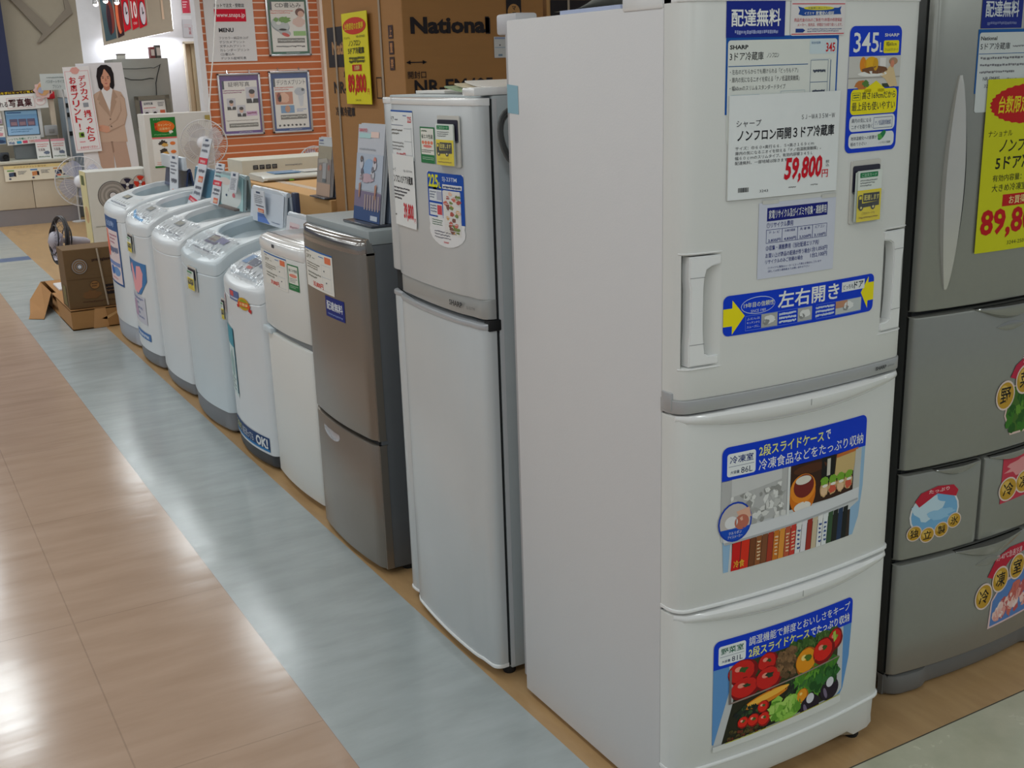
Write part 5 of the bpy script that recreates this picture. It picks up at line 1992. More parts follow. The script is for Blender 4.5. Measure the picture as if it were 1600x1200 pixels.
P.lines(.48, .165, .94, .2, 1, (60, 80, 120), 3, fill=.8)
for b0, b1 in ((.24, .40), (.43, .60)):
    P.rect(.04, b0, .43, b1, (216, 222, 226), 2)
    P.rect(.28, b0 + .02, .42, b1 - .02, (176, 180, 196) if b0 < .3 else (206, 70, 80), 3)
    P.lines(.06, b0 + .02, .26, b1 - .03, 3, (120, 130, 150), 3)
P.rect(.48, .23, .91, .84, (222, 220, 216), 2)
random.seed(4)
for k in range(34):
    P.ell(random.uniform(.52, .88), random.uniform(.27, .80), .05, .03, random.choice(((206, 110, 96), (226, 190, 170), (120, 140, 80), (176, 90, 80), (214, 170, 110), (130, 90, 80))), 3 + k % 2, n=8, jag=.35)
for k in range(6):
    P.rect(.5, .32 + .09 * k, .9, .327 + .09 * k, (226, 226, 226), 5)
P.lines(.1, .65, .42, .74, 3, (80, 120, 90), 2)
P.lines(.16, .8, .8, .92, 3, (110, 110, 120), 2)
P.txt('SHARP', .43, .94, .58, .965, (206, 40, 50), 2, .02)
P.build('feature_sticker', updoor, 'white and blue sticker marked 225L')
leaflet_holder(F2, .430, 1.360, .530, 1.482, 'leaflet holder with yellow card on the pearl two door refrigerator', flip=True, h0=.003)

# flyers on its top
t = thing('leaflet_pile', 'green edged leaflets lying on top of the pearl two door refrigerator', 'leaflets', (.3, 1.0, 1.53))
random.seed(2)
for k in range(3):
    mb = MB()
    x0, x1, y0, y1, z = .06 + .02 * k, .36 + .03 * k, .82 + .02 * k, 1.08 - .02 * k, 1.5285 + .006 * k
    loops = []
    for j in range(9):
        s_ = j / 8
        y = y1 + (y0 - y1) * s_
        zz = z + .018 * (1 - s_) ** 2.2 + .002
        loops.append([(x0, y, zz), (x1, y, zz), (x1, y, zz - .004), (x0, y, zz - .004)])
    mb.loft(loops, (paint('leaflet_green', rgb(150, 170, 130), rough=0.5), paint('leaflet_cream', rgb(214, 200, 170), rough=0.5), paint('leaflet_white', rgb(226, 222, 216), rough=0.4))[k])
    mb.build('leaflet', t)
mb = MB()
mb.box(.08, .30, 1.12, 1.30, 1.528, 1.536, paint('leaflet_white', rgb(226, 222, 216), rough=0.4), .001)
mb.build('leaflet', t)

# power cord of the big refrigerator hanging behind its corner
mb = MB()
for k in range(3):
    o_ = .006 * k
    pts = []
    for j in range(25):
        a = 2 * PI * j / 24
        pts.append((.040 + (.034 - o_ * .5) * math.cos(a) * (1 + .25 * math.sin(a)) + .004 * k, .697 + .004 * k, 1.435 - (.062 - o_) * math.sin(a) * -1))
    mb.tube(pts[:-1], .0036, paint('cord_grey', rgb(86, 88, 88), rough=0.5), 6, closed=True)
mb.build('power_cord', fridge)

# ================================================================== silver refrigerator
FS = Front((-.026, 2.055, 0), (0, -1, 0), (-1, 0, 0), bow(.555, .020))
silver = thing('silver_refrigerator', 'brushed silver two door refrigerator with dark grey side', 'refrigerator', (0.28, 1.78, 0))
mb = MB()
mb.box(-.008, .58, 1.502, 2.053, .02, 1.085, silver_body, .003)
mb.box(-.0155, -.0075, 1.508, 2.047, .03, 1.08, gap_dark)
mb.build('body', silver)
mb = MB()
mb.box(-.006, .58, 1.502, 2.053, 1.0855, 1.128, paint('silver_top', rgb(150, 158, 160), rough=0.45), .003)
mb.build('top_plate', silver)
sd = slab(FS, 0, .555, .462, 1.062, .010, silver_door, r=.034, bev=.006).build('upper_door', silver)
loops = []
for k, (z, n, ins) in enumerate(((1.055, .000, 0), (1.070, .002, 0), (1.086, -.002, .001), (1.098, -.009, .003), (1.104, -.018, .006))):
    L = []
    for j in range(31):
        u = ins + (.555 - 2 * ins) * j / 30
        dd = min(u, .555 - u)
        e = -(.034 - math.sqrt(max(0, .034 ** 2 - (.034 - dd) ** 2))) if dd < .034 else 0
        L.append(FS(u, z, n + e))
    L += [FS(.555 - ins, z, -.010 - FS.prof(.555) - max(0, -n - .009)), FS(ins, z, -.010 - FS.prof(0) - max(0, -n - .009))]
    loops.append(L)
mb = MB()
mb.loft(loops, paint('cap_silver', rgb(150, 148, 146), rough=0.14, metal=0.75))
mb.build('door_cap', sd)
sl = slab(FS, 0, .555, .022, .448, .010, silver_door, r=.034, bev=.006).build('lower_door', silver)
mb = MB()
loops = []
for k in range(15):
    s_ = k / 14
    g = math.sin(PI * s_) ** .6
    u = .12 + .16 * s_
    loops.append([FS(u, .415, .0006), FS(u, .408 - .012 * g, .0008 + .002 * g), FS(u, .40 - .02 * g, .0006)])
mb.loft(loops, paint('grip_silver', rgb(176, 174, 180), rough=.2, metal=.6))
mb.build('handle', sl)
for x, y in ((.07, 1.53), (.07, 2.02), (.54, 1.53), (.54, 2.02)):
    mb = MB()
    mb.lathe([(.018, 0), (.02, .004), (.018, .022)], (x, y, 0), (0, 0, 1), rubber, 14)
    mb.build('foot', silver)


def small_price_card(P, price):
    P.rect(0, 0, 1, 1, (226, 224, 216), 0)
    P.rect(0, 0, 1, .04, (40, 100, 170), 1)
    P.lines(.04, .07, .18, .12, 1, (110, 110, 110), 2)
    P.txt('2ドア', .05, .16, .26, .27, (90, 86, 60), 2, .02)
    P.lines(.3, .2, .4, .25, 1, (150, 150, 140), 2)
    P.rect(.76, .08, .95, .24, (226, 120, 80), 2)
    P.lines(.55, .1, .72, .15, 1, (90, 130, 190), 2)
    P.lines(.05, .34, .58, .52, 3, (130, 124, 110), 2)
    P.frame(.64, .3, .93, .94, .0008, (176, 190, 200), 2)
    P.rect(.64, .6, .93, .61, (176, 190, 200), 2)
    P.ell(.72, .45, .02, .02, (90, 100, 110), 3)
    P.ell(.78, .73, .02, .02, (90, 100, 110), 3)
    P.lines(.08, .58, .6, .76, 2, (140, 140, 130), 2)
    P.txt(price, .28, .80, .66, .95, (220, 60, 40), 3, .03)


P = Print(FS, .050, .898, .332, 1.030, h=.001)
small_price_card(P, '35,800円')
P.build('price_card', sd, 'white price card with blue top edge')
P = Print(FS, .245, .824, .402, .892, h=.001)
P.rect(0, 0, 1, 1, (16, 36, 120), 0)
P.txt('配達無料', .07, .2, .92, .64, (216, 220, 226), 2, .03)
P.lines(.12, .78, .9, .88, 1, (110, 130, 190), 2, fill=.8)
P.build('notice', sd, 'navy notice reading free delivery')

# brochure rack on top of it
def brochure_stand(name, lab, xf, yfar, ynear, z0, z1, cover, group, lean=.02):
    t = thing(name, lab, 'brochure stand', (xf + .05, (yfar + ynear) / 2, z0), group)
    pl = Plane3((xf, yfar, 0), (0, -1, 0), (lean, 0, 1))
    w = yfar - ynear
    m_ac = paint('acrylic_grey', rgb(110, 116, 124), rough=.1, trans=.3)
    mb = MB()
    mb.box(xf - .03, xf + .12, ynear - .012, yfar + .012, z0 + .001, z0 + .008, paint('stand_base_dark', rgb(62, 66, 76), rough=.2), .002)
    mb.build('base', t)
    mb = MB()
    for k in range(4):
        x = xf + .012 + .022 * k
        hh = z1 - .004 * k
        mb.add([(x, yfar, z0 + .009), (x, ynear, z0 + .009), (x + .04, ynear, hh), (x + .04, yfar, hh), (x + .008, yfar, z0 + .009), (x + .008, ynear, z0 + .009), (x + .048, ynear, hh), (x + .048, yfar, hh)],
               [[0, 1, 2, 3], [7, 6, 5, 4], [0, 4, 5, 1], [1, 5, 6, 2], [2, 6, 7, 3], [3, 7, 4, 0]], paint('brochure_blue_grey', rgb(120, 132, 150), rough=.35) if k % 2 else paint('brochure_pale', rgb(190, 194, 200), rough=.35))
    mb.build('brochures', t, smooth=False)
    paper('front_brochure', 'printed front brochure', 'brochure', Plane3((xf + .004, yfar, z0), (0, -1, 0), (.04, 0, z1 - z0)), 0, .009, w, (z1 - z0), cover, th=.006, parent=t, base=(190, 194, 202))
    return t


def cov(P):
    P.txt('SANYO', .05, .04, .36, .075, (206, 70, 84), 2, .02)
    P.rect(.06, .09, .5, .14, (170, 206, 206), 1)
    P.rect(.5, .07, .8, .13, (226, 200, 190), 1)
    P.lines(.1, .24, .7, .27, 1, (150, 156, 166), 2)
    P.poly([(0, .3), (1, .3), (1, .68), (0, .68)], (176, 186, 200), 1)
    P.ell(.5, .45, .2, .1, (150, 176, 206), 2)
    for a, b, c in ((.22, .36, (120, 104, 100)), (.72, .36, (206, 130, 116)), (.66, .46, (120, 120, 134)), (.26, .49, (104, 104, 118))):
        P.ell(a, b, .05, .035, c, 3)
        P.ell(a, b + .05, .07, .05, (196, 196, 204), 3)
    P.ell(.44, .55, .26, .05, (190, 166, 176), 3, jag=.25)
    for a in (.2, .8):
        P.poly([(a - .03, .62), (a + .05, .60), (a + .02, .76), (a - .02, .76)], (176, 130, 110), 4)
    P.rect(0, .69, 1, .86, (126, 116, 140), 2)
    for k in range(6):
        P.rect(.4 + .1 * k, .72, .45 + .1 * k, .88, (166, 150, 150), 3)
    P.rect(0, .86, 1, 1, (60, 84, 130), 2)
    P.rect(.66, .93, .92, .98, (190, 200, 214), 3)


brochure_stand('brochure_stand', 'acrylic brochure stand with pale picture cover on the silver refrigerator', .055, 1.775, 1.565, 1.128, 1.435, cov, 'brochure stands')

# ================================================================== small white refrigerator
FW = Front((.004, 2.645, 0), (0, -1, 0), (-1, 0, 0), bow(.52, .016))
wf = thing('small_refrigerator', 'small plain white two door refrigerator between silver refrigerator and washing machine', 'refrigerator', (0.26, 2.38, 0))
mb = MB()
mb.box(.044, .53, 2.127, 2.643, .02, .985, enamel_white, .004)
mb.build('body', wf)
mb = MB()
mb.box(.03, .535, 2.124, 2.646, .985, 1.003, gloss_white, .006)
mb.build('top_plate', wf)
wd = slab(FW, 0, .52, .648, .948, .036, enamel_white, r=.016, bev=.005).build('upper_door', wf)
loops = []
for z, n in ((.9485, 0), (.965, .005), (.985, .004), (.998, -.006), (1.004, -.024)):
    L = []
    for j in range(25):
        u = .52 * j / 24
        dd = min(u, .52 - u)
        e = -(.016 - math.sqrt(max(0, .016 ** 2 - (.016 - dd) ** 2))) if dd < .016 else 0
        L.append(FW(u, z, n + e))
    L += [FW(.52, z, -.036), FW(0, z, -.036)]
    loops.append(L)
mb = MB()
mb.loft(loops, gloss_white)
mb.build('door_cap', wd)
P = Print(FW, .215, .972, .245, .985, h=.0058)
P.rect(0, 0, 1, 1, (70, 74, 84), 0)
P.build('maker_badge', wd, 'small dark badge')
wl = slab(FW, 0, .52, .028, .622, .036, enamel_white, r=.016, bev=.005).build('lower_door', wf)
mb = MB()
mb.box(.012, .045, 2.135, 2.635, .618, .65, paint('recess_grey', rgb(130, 134, 136), rough=.6))
mb.build('handle_recess', wf)
mb = MB()
mb.box(-.014, .02, 2.55, 2.642, .616, .640, paint('grip_pale', rgb(206, 218, 224), rough=.3), .004)
mb.build('handle', wl)
for x, y in ((.06, 2.16), (.06, 2.61), (.5, 2.16), (.5, 2.61)):
    mb = MB()
    mb.lathe([(.016, 0), (.018, .004), (.016, .022)], (x, y, 0), (0, 0, 1), rubber, 12)
    mb.build('foot', wf)
P = Print(FW, .075, .820, .351, .943, h=.001)
small_price_card(P, '29,800円')
P.build('price_card', wd, 'white price card with red figures')
P = Print(FW, .360, .835, .458, .930, h=.001)
P.rect(0, 0, 1, 1, (40, 120, 70), 0)
P.rect(.07, .05, .93, .74, (226, 226, 216), 1)
P.txt('省エネ性能', .12, .16, .9, .28, (70, 90, 80), 2, .01)
P.ell(.5, .42, .36, .07, (226, 140, 120), 2)
P.lines(.14, .52, .86, .7, 3, (130, 130, 126), 2)
P.lines(.14, .80, .9, .92, 2, (170, 206, 176), 2)
P.build('energy_label', wd, 'green energy saving label')


# ================================================================== washing machines
def interp(pts, x):
    if x <= pts[0][0]:
        return pts[0][1]
    for (x0, y0), (x1, y1) in zip(pts, pts[1:]):
        if x <= x1:
            t = (x - x0) / (x1 - x0)
            return y0 + (y1 - y0) * t
    return pts[-1][1]


class TopSurf:
    """the sloping top of a washing machine; u runs along the row, v from front to back"""
    bowed = True

    def __init__(self, y0, prof):
        self.y0, self.prof = y0, prof

    def __call__(self, u, v, h):
        return Vector((v, self.y0 - u, self.prof(v) + h))


def washer(label, y0, y1, hf, body_m, kick_m, kick_h, front_x, bulge, tub_m, panel_fn, front_fn, film_on, extras=None, depth=.56, notch=True):
    yc, hw = (y0 + y1) / 2, (y1 - y0) / 2
    t = thing('washing_machine', label, 'washing machine', (.27, yc, 0), 'washing machines in the row')
    pts = [(-.06, hf + .004), (-.02, hf + .010), (.005, hf + .020), (.05, hf + .054), (.1, hf + .08), (.2, hf + .108), (.35, hf + .138), (.60, hf + .15)]
    prof = lambda x: interp(pts, x)
    xc, hx = front_x + depth / 2, depth / 2
    N = 96

    def ring(inset):
        """rounded rectangle, bowed at the front, 96 points"""
        R_ = .028
        ax_, by_ = hx - inset, hw - inset
        out = []
        sides = ((1, -1, 1, 1), (1, 1, -1, 1), (-1, 1, -1, -1), (-1, -1, 1, -1))
        for k, (sx0, sy0, sx1, sy1) in enumerate(sides):
            cx_, cy_ = sx0 * (ax_ - R_), sy0 * (by_ - R_)
            for j in range(7):
                t_ = math.radians((-90 + 90 * k) + 15 * j)
                out.append((cx_ + R_ * math.cos(t_), cy_ + R_ * math.sin(t_)))
            nx_, ny_ = sx1 * (ax_ - R_), sy1 * (by_ - R_)
            t_ = math.radians(90 * k)
            p0 = (cx_ + R_ * math.cos(t_), cy_ + R_ * math.sin(t_))
            p1 = (nx_ + R_ * math.cos(t_), ny_ + R_ * math.sin(t_))
            for j in range(1, 18):
                q = j / 18
                out.append((p0[0] + (p1[0] - p0[0]) * q, p0[1] + (p1[1] - p0[1]) * q))
        res = []
        for x, y in out:
            if x < 0:
                x -= bulge * max(0, 1 - (y / by_) ** 2) * min(1, max(0, (-x - ax_ * .5) / (ax_ * .5 - R_)))
            res.append((xc + x, yc + y))
        return res

    N = 96
    angles = [math.atan2((y - yc) / hw, (x - xc) / hx) for x, y in ring(0)]

    def outline(inset, z=None, dz=0.0):
        return [(x, y, prof(x) + dz if z is None else z) for x, y in ring(inset)]

    # plinth
    mb = MB()
    mb.loft([outline(.012, .012), outline(.006, .02), outline(.004, kick_h)], kick_m)
    if notch:
        for yy in (y0 + .06, y1 - .06):
            mb.box(front_x + .03, front_x + .09, yy - .025, yy + .025, .0005, .015, gap_dark, .003)
    mb.box(front_x + .06, front_x + depth - .05, y0 + .05, y1 - .05, .0, .014, gap_dark)
    mb.build('plinth', t)
    # cabinet with the tub opening
    opx, opa, opb = front_x + .335, .20, hw - .04

    def opening(f, z=None, dz=0.0):
        L = []
        for k in range(N):
            a = angles[k]
            ca, sa = math.cos(a), math.sin(a)
            s = (abs(ca) ** 3 + abs(sa) ** 3) ** (-1 / 3)
            x, y = opx + opa * f * s * ca, yc + opb * f * s * sa
            L.append((x, y, prof(x) + dz if z is None else z))
        return L

    mb = MB()
    mb.loft([outline(0, kick_h), outline(0, kick_h + .006), outline(0, .55), outline(0, dz=-.064), outline(.004, dz=-.060), outline(.006, dz=-.05)], body_m)
    mb.build('cabinet', t, sharp=35)
    mb = MB()
    loops = [outline(.004, dz=-.060), outline(0, dz=-.057), outline(0, dz=-.018), outline(.002, dz=-.008), outline(.009, dz=0)]
    o1, o2 = outline(.009), opening(1.0)
    for q in (.3, .6, .85):
        L = []
        for p_, r_ in zip(o1, o2):
            x, y = p_[0] + (r_[0] - p_[0]) * q, p_[1] + (r_[1] - p_[1]) * q
            L.append((x, y, prof(x)))
        loops.append(L)
    loops += [opening(1.0, dz=.004), opening(.975, dz=0), opening(.96, dz=-.03)]
    mb.loft(loops, body_m, True, False)
    mb.build('top_cover', t, sharp=28)
    mb = MB()
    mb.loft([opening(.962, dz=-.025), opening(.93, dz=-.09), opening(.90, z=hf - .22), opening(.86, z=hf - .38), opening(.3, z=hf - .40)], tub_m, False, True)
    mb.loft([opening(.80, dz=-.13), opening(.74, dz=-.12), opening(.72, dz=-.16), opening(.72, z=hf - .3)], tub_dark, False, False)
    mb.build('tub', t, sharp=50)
    # control panel
    S = TopSurf(y1, prof)
    P = Print(S, .05, front_x + .13, 2 * hw - .05, front_x + .018, h=.003, step=.0004)
    P.fr = lambda a, b: (P.b[0] + (P.b[2] - P.b[0]) * a, P.b[1] + (P.b[3] - P.b[1]) * b)
    panel_fn(P)
    P.build('control_panel', t)
    if film_on:
        rnd = random.Random(int(y0 * 100))
        mb = MB()
        nu, nv = 26, 12
        vs = []
        for i in range(nu + 1):
            for j in range(nv + 1):
                u = .03 + (2 * hw - .06) * i / nu
                v = front_x - .0 + .135 * j / nv
                h = .007 + rnd.uniform(0, .007) + .004 * math.sin(i * 1.3 + j * .5)
                vs.append(S(u, v, h))
        fs = [[i * (nv + 1) + j, (i + 1) * (nv + 1) + j, (i + 1) * (nv + 1) + j + 1, i * (nv + 1) + j + 1] for i in range(nu) for j in range(nv)]
        mb.add(vs, fs, film)
        mb.build('plastic_film', t, sharp=180)
    # front print surface
    FR = Front((front_x, y1, 0), (0, -1, 0), (-1, 0, 0), lambda u: bulge * max(0, 1 - ((u - hw) / hw) ** 2))
    front_fn(FR, t)
    if extras:
        extras(t, prof, yc, hw)
    return t


def lid(t, x, y0, y1, z0, z1, m, name='lid', lean=.02, art=None):
    """open folding lid: two leaves standing on the rear of the top"""
    mb = MB()
    for s_, xo in ((0, 0), (1, .05)):
        sec = [(x + xo, z0), (x + xo + .010, z0), (x + xo + .010 + (lean if not s_ else -lean * .6), z1), (x + xo + (lean if not s_ else -lean * .6), z1)]
        loops = []
        for k in range(9):
            y = y0 + (y1 - y0) * k / 8
            e = .018 if k in (0, 8) else (.004 if k in (1, 7) else 0)
            loops.append([(sec[0][0], y, sec[0][1]), (sec[1][0], y, sec[1][1]), (sec[2][0], y, sec[2][1] - e), (sec[3][0], y, sec[3][1] - e)])
        mb.loft(loops, m)
    mb.tube([(x + .035, y0, z1 - .01), (x + .035, y1, z1 - .01)], .012, m, 8)
    o = mb.build(name, t)
    if art:
        pl = Plane3((x - .0015, y1, z0), (0, -1, 0), (lean, 0, z1 - z0))
        P = Print(pl, .01, .0, (y1 - y0) - .01, (z1 - z0) - .012, step=.0006)
        art(P)
        P.build('lid_graphics', o)
    return o


def price_strip(t, O, U, V, w, h, segs, name='price_strip', label=None):
    pl = Plane3(O, U, V)

    def d(P):
        for b0, b1, c in segs:
            if c == 'txt':
                P.lines(.12, b0, .88, b1, max(1, int((b1 - b0) * 14)), (120, 124, 136), 1)
            elif c == 'num':
                P.lines(.2, b0, .9, b1, 1, (104, 106, 118), 1, fill=.8)
            elif c == 'price':
                P.rect(.36, b0, .88, b1, (226, 110, 80), 1)
                P.lines(.4, b0 + (b1 - b0) * .2, .85, b1 - (b1 - b0) * .1, 1, (240, 200, 170), 2, fill=.8)
            elif c == 'red':
                P.rect(0, b0, 1, b1, (216, 50, 70), 1)
                P.lines(.2, b0 + (b1 - b0) * .2, .8, b1, 1, (240, 190, 190), 2, fill=.6)
            elif c == 'badge':
                P.rect(.3, b0, .66, b1, (70, 84, 110), 1)

    return paper(name, None, None, pl, 0, 0, w, h, d, parent=t, th=.003, base=(214, 218, 224))


def std_panel(P):
    P.rect(0, 0, 1, 1, (206, 212, 216), 0)
    P.rect(.3, .1, .56, .45, (120, 130, 136), 1)
    P.rect(.32, .15, .54, .4, (150, 146, 130), 2)
    for k in range(7):
        P.ell(.12 + .12 * k, .68, .022, .1, (236, 240, 240), 1, n=10)
    P.lines(.1, .82, .9, .94, 1, (120, 126, 140), 1)


def nofront(F, t):
    pass


# nearest machine (small, crowded with film, badge and blue strip)
def panel5(P):
    P.rect(0, 0, 1, 1, (196, 206, 214), 0)
    P.rect(0, 0, .16, .5, (120, 160, 206), 1)
    P.rect(.2, .15, .44, .5, (90, 96, 120), 1)
    for k in range(6):
        P.ell(.14 + .14 * k, .72, .03, .1, (226, 230, 236), 2, n=10)
    P.rect(.28, .55, .42, .68, (206, 80, 70), 2)
    P.rect(.5, .2, .9, .45, (110, 120, 150), 1)


def front5(F, t):
    P = Print(F, .302, .660, .458, .722, h=.0022, step=.0004)
    P.ell(.48, .46, .38, .42, (206, 160, 30), 1)
    P.ell(.48, .46, .26, .30, (150, 160, 40), 2)
    P.poly([(.08, .50), (.2, .36), (.8, .34), (.92, .5), (.86, .66), (.14, .66)], (222, 90, 40), 3)
    P.txt('お買得', .24, .40, .78, .60, (240, 220, 150), 4, .02)
    P.poly([(.0, .62), (.16, .6), (.2, .8), (.05, .8)], (196, 40, 36), 3)
    P.poly([(.82, .64), (.98, .72), (.94, .98), (.78, .84)], (196, 40, 36), 3)
    P.build('award_sticker', t, 'gold and red rosette sticker')
    P = Print(F, .022, .250, .190, .555, h=.0022, step=.0004)
    P.rect(0, 0, 1, 1, (206, 222, 222), 0)
    P.rect(0, 0, 1, .28, (60, 150, 170), 1)
    P.rect(.9, 0, 1, .95, (30, 100, 120), 1)
    P.ell(.45, .55, .36, .16, (190, 206, 200), 1)
    P.ell(.5, .55, .26, .2, (150, 180, 180), 2, jag=.2)
    P.lines(.1, .75, .8, .95, 4, (120, 140, 140), 2)
    P.build('feature_sticker', t, 'teal picture sticker at left edge')
    P = Print(F, .050, .080, .500, .142, h=.0022, step=.0004)
    P.rect(0, 0, 1, 1, (24, 60, 110), 0)
    P.rect(0, .85, 1, 1, (40, 120, 180), 1)
    P.txt('こだわり', .03, .18, .28, .75, (206, 206, 120), 2, .02)
    P.txt('毎日洗っても', .32, .2, .66, .78, (200, 206, 210), 2, .015)
    P.txt('OK!', .72, .1, .97, .82, (220, 224, 226), 2, .04)
    P.build('front_strip', t, 'navy strip sticker ending in OK!')
    P = Print(F, .01, .600, .075, .690, h=.0022, step=.0004)
    P.rect(0, 0, 1, 1, (222, 206, 210), 0)
    P.lines(.1, .1, .9, .9, 5, (206, 100, 120), 1)
    P.build('side_label', t, 'pink lettered label')
    P = Print(F, .20, .692, .33, .735, h=.0022, step=.0004)
    P.rect(0, 0, 1, 1, (90, 110, 160), 0)
    P.rect(.1, .1, .5, .6, (206, 80, 80), 1)
    P.lines(.1, .6, .9, .95, 1, (220, 226, 240), 1)
    P.build('top_label', t)


def extra5(t, prof, yc, hw):
    def art(P):
        P.rect(0, 0, 1, 1, (214, 218, 224), 0)
        P.ell(.66, .55, .16, .34, (150, 152, 160), 1)
        P.rect(.1, .2, .4, .8, (226, 206, 208), 1)
        P.lines(.12, .3, .38, .7, 3, (190, 150, 160), 2)

    lid(t, .285, 2.74, 3.185, .868, 1.008, paint('lid_white', rgb(206, 214, 222), rough=.25), art=art)


washer('white washing machine nearest the camera with gold rosette and navy OK! strip', 2.668, 3.205, .750, washer_white, kick_dark, .068, -.002, .033, washer_tub, panel5, front5, True, extra5, notch=False)


def front4(F, t):
    pass


def extra4(t, prof, yc, hw):
    def art(P):
        P.rect(0, 0, 1, 1, (206, 214, 224), 0)
        P.poly([(.22, .06), (.34, .04), (.36, .5), (.30, .66), (.2, .5)], (40, 64, 150), 1)
        P.poly([(.22, .62), (.4, .70), (.62, .98), (.24, 1)], (96, 130, 200), 1)
        P.lines(.66, .86, .9, .94, 1, (150, 160, 180), 1)

    lid(t, .352, 3.385, 3.905, .905, 1.068, paint('lid_white', rgb(206, 214, 222), rough=.25), art=art)
    price_strip(t, (.338, 3.775, .955), (0, -1, 0), (.01, 0, 1), .175, .108, ((.06, .14, 'badge'), (.2, .6, 'txt'), (.64, .72, 'num'), (.8, .96, 'price')), name='price_card')
    mb = MB()
    mb.box(.40, .425, 3.345, 3.392, .91, 1.07, paint('lid_edge_dark', rgb(50, 58, 84), rough=.3), .004)
    mb.build('lid_hinge', t)


def panel4(P):
    std_panel(P)
    P.rect(.28, .05, .62, .55, (70, 60, 110), 2)
    P.rect(.33, .1, .52, .4, (120, 96, 90), 3)
    P.rect(.55, .1, .8, .4, (110, 110, 160), 3)


washer('white washing machine with dark purple display and white lid bearing a blue swirl', 3.275, 3.905, .785, washer_blue, kick_grey, .105, -.010, .033, washer_tub, panel4, front4, True, extra4)


def extra3(t, prof, yc, hw):
    def art(P):
        P.rect(0, 0, 1, 1, (170, 206, 208), 0)
        P.ell(.52, .58, .42, .46, (214, 222, 220), 1)
        P.ell(.36, .2, .2, .12, (216, 206, 200), 2)
        P.ell(.42, .62, .03, .04, (60, 80, 110), 3)
        P.ell(.68, .58, .05, .07, (214, 120, 130), 3)
        P.lines(.48, .4, .8, .5, 2, (130, 150, 150), 3)

    lid(t, .36, 4.03, 4.56, .925, 1.105, lid_clear, art=art)
    price_strip(t, (.343, 4.605, .925), (0, -1, 0), (.047, -.04, .216), .16, .228, ((.03, .07, 'badge'), (.1, .36, 'txt'), (.42, .54, 'red'), (.6, .68, 'num'), (.7, .8, 'txt'), (.84, .97, 'price')))
    price_strip(t, (.34, 4.20, 1.02), (0, -1, 0), (.02, -.05, .15), .13, .11, ((.08, .2, 'badge'), (.3, .9, 'txt')), name='price_card')
    mb = MB()
    mb.box(.33, .40, 4.10, 4.40, .924, .936, paint('lid_rest', rgb(110, 100, 96), rough=.5), .004)
    mb.build('lid_rest', t)


washer('white washing machine with rounded picture lid, behind the one with purple display', 3.995, 4.605, .780, washer_white, kick_grey, .075, .004, .030, washer_tub, std_panel, nofront, True, extra3)


def panel2(P):
    std_panel(P)
    P.poly([(.0, .62), (.25, .9), (.75, .98), (.75, 1.1), (.25, 1.04), (.0, .78)], (60, 160, 220), 3)


def front2(F, t):
    P = Print(F, .045, .405, .50, .600, h=.0022, step=.0004)
    P.poly([(0, 0), (1, 0), (.98, .5), (.7, .96), (.5, 1), (.36, .8), (.1, .2)], (60, 120, 176), 0)
    P.poly([(.24, .2), (.36, .08), (.44, .3), (.5, .6), (.6, .14), (.78, .1), (.86, .3), (.78, .7), (.56, .96), (.36, .9), (.3, .5)], (232, 160, 166), 1)
    P.poly([(0, 0), (.22, .02), (.2, .4), (.1, .5)], (40, 84, 130), 1)
    P.build('feature_sticker', t, 'blue sticker with pink hand shape')
    P = Print(F, .08, .24, .42, .40, h=.0022, step=.0004)
    P.rect(0, 0, 1, 1, (196, 196, 206), 0)
    P.lines(.1, .05, .9, .9, 5, (130, 140, 176), 1)
    P.ell(.3, .5, .2, .3, (176, 150, 176), 2, jag=.2)
    P.build('lower_sticker', t, 'pale lettered sticker')
    P = Print(F, .11, .148, .45, .190, h=.0022, step=.0004)
    P.rect(0, 0, 1, 1, (60, 110, 170), 0)
    P.lines(.1, .25, .9, .8, 1, (206, 216, 230), 1, fill=.8)
    P.build('front_strip', t, 'blue strip sticker')
    P = Print(F, .015, .66, .06, .78, h=.0022, step=.0004)
    P.rect(0, 0, 1, 1, (90, 84, 130), 0)
    P.build('side_label', t)


def extra2(t, prof, yc, hw):
    lid(t, .40, 4.70, 5.17, .925, 1.09, paint('lid_teal', rgb(90, 140, 166), rough=.2, trans=.15))
    price_strip(t, (.370, 5.10, .916), (0, -1, 0), (.051, -.20, .348), .180, .405, ((.02, .05, 'badge'), (.08, .26, 'txt'), (.32, .42, 'red'), (.5, .56, 'num'), (.62, .72, 'price'), (.78, .84, 'num'), (.86, .98, 'txt')))
    price_strip(t, (.352, 5.17, .868), (0, -1, -.12), (.02, -.08, .09), .17, .09, ((.1, .5, 'red'), (.6, .9, 'price')), name='price_tag')


washer('white washing machine with blue panel rim and pink hand sticker, carrying the longest price strip', 4.665, 5.245, .800, washer_white, kick_grey, .088, .003, .033, washer_tub, panel2, front2, True, extra2)


def front1(F, t):
    P = Print(F, .10, .365, .50, .785, h=.0022, step=.0004)
    P.rect(0, 0, 1, 1, (40, 84, 140), 0)
    P.rect(.06, .19, .94, .97, (222, 206, 206), 1)
    P.txt('全自動', .2, .05, .8, .14, (150, 176, 216), 1, .02)
    P.rect(.08, .2, .3, .6, (232, 140, 120), 2)
    P.ell(.2, .45, .16, .16, (236, 120, 96), 3)
    P.lines(.4, .24, .9, .4, 3, (190, 130, 150), 2)
    P.lines(.36, .42, .9, .52, 1, (110, 120, 150), 2, fill=.9)
    P.rect(.1, .66, .92, .72, (120, 140, 190), 2)
    P.ell(.36, .8, .14, .07, (60, 110, 180), 3)
    P.ell(.66, .8, .22, .07, (110, 150, 200), 2)
    P.lines(.3, .9, .7, .93, 1, (216, 90, 110), 3)
    P.build('feature_sticker', t, 'tall blue bordered poster sticker')


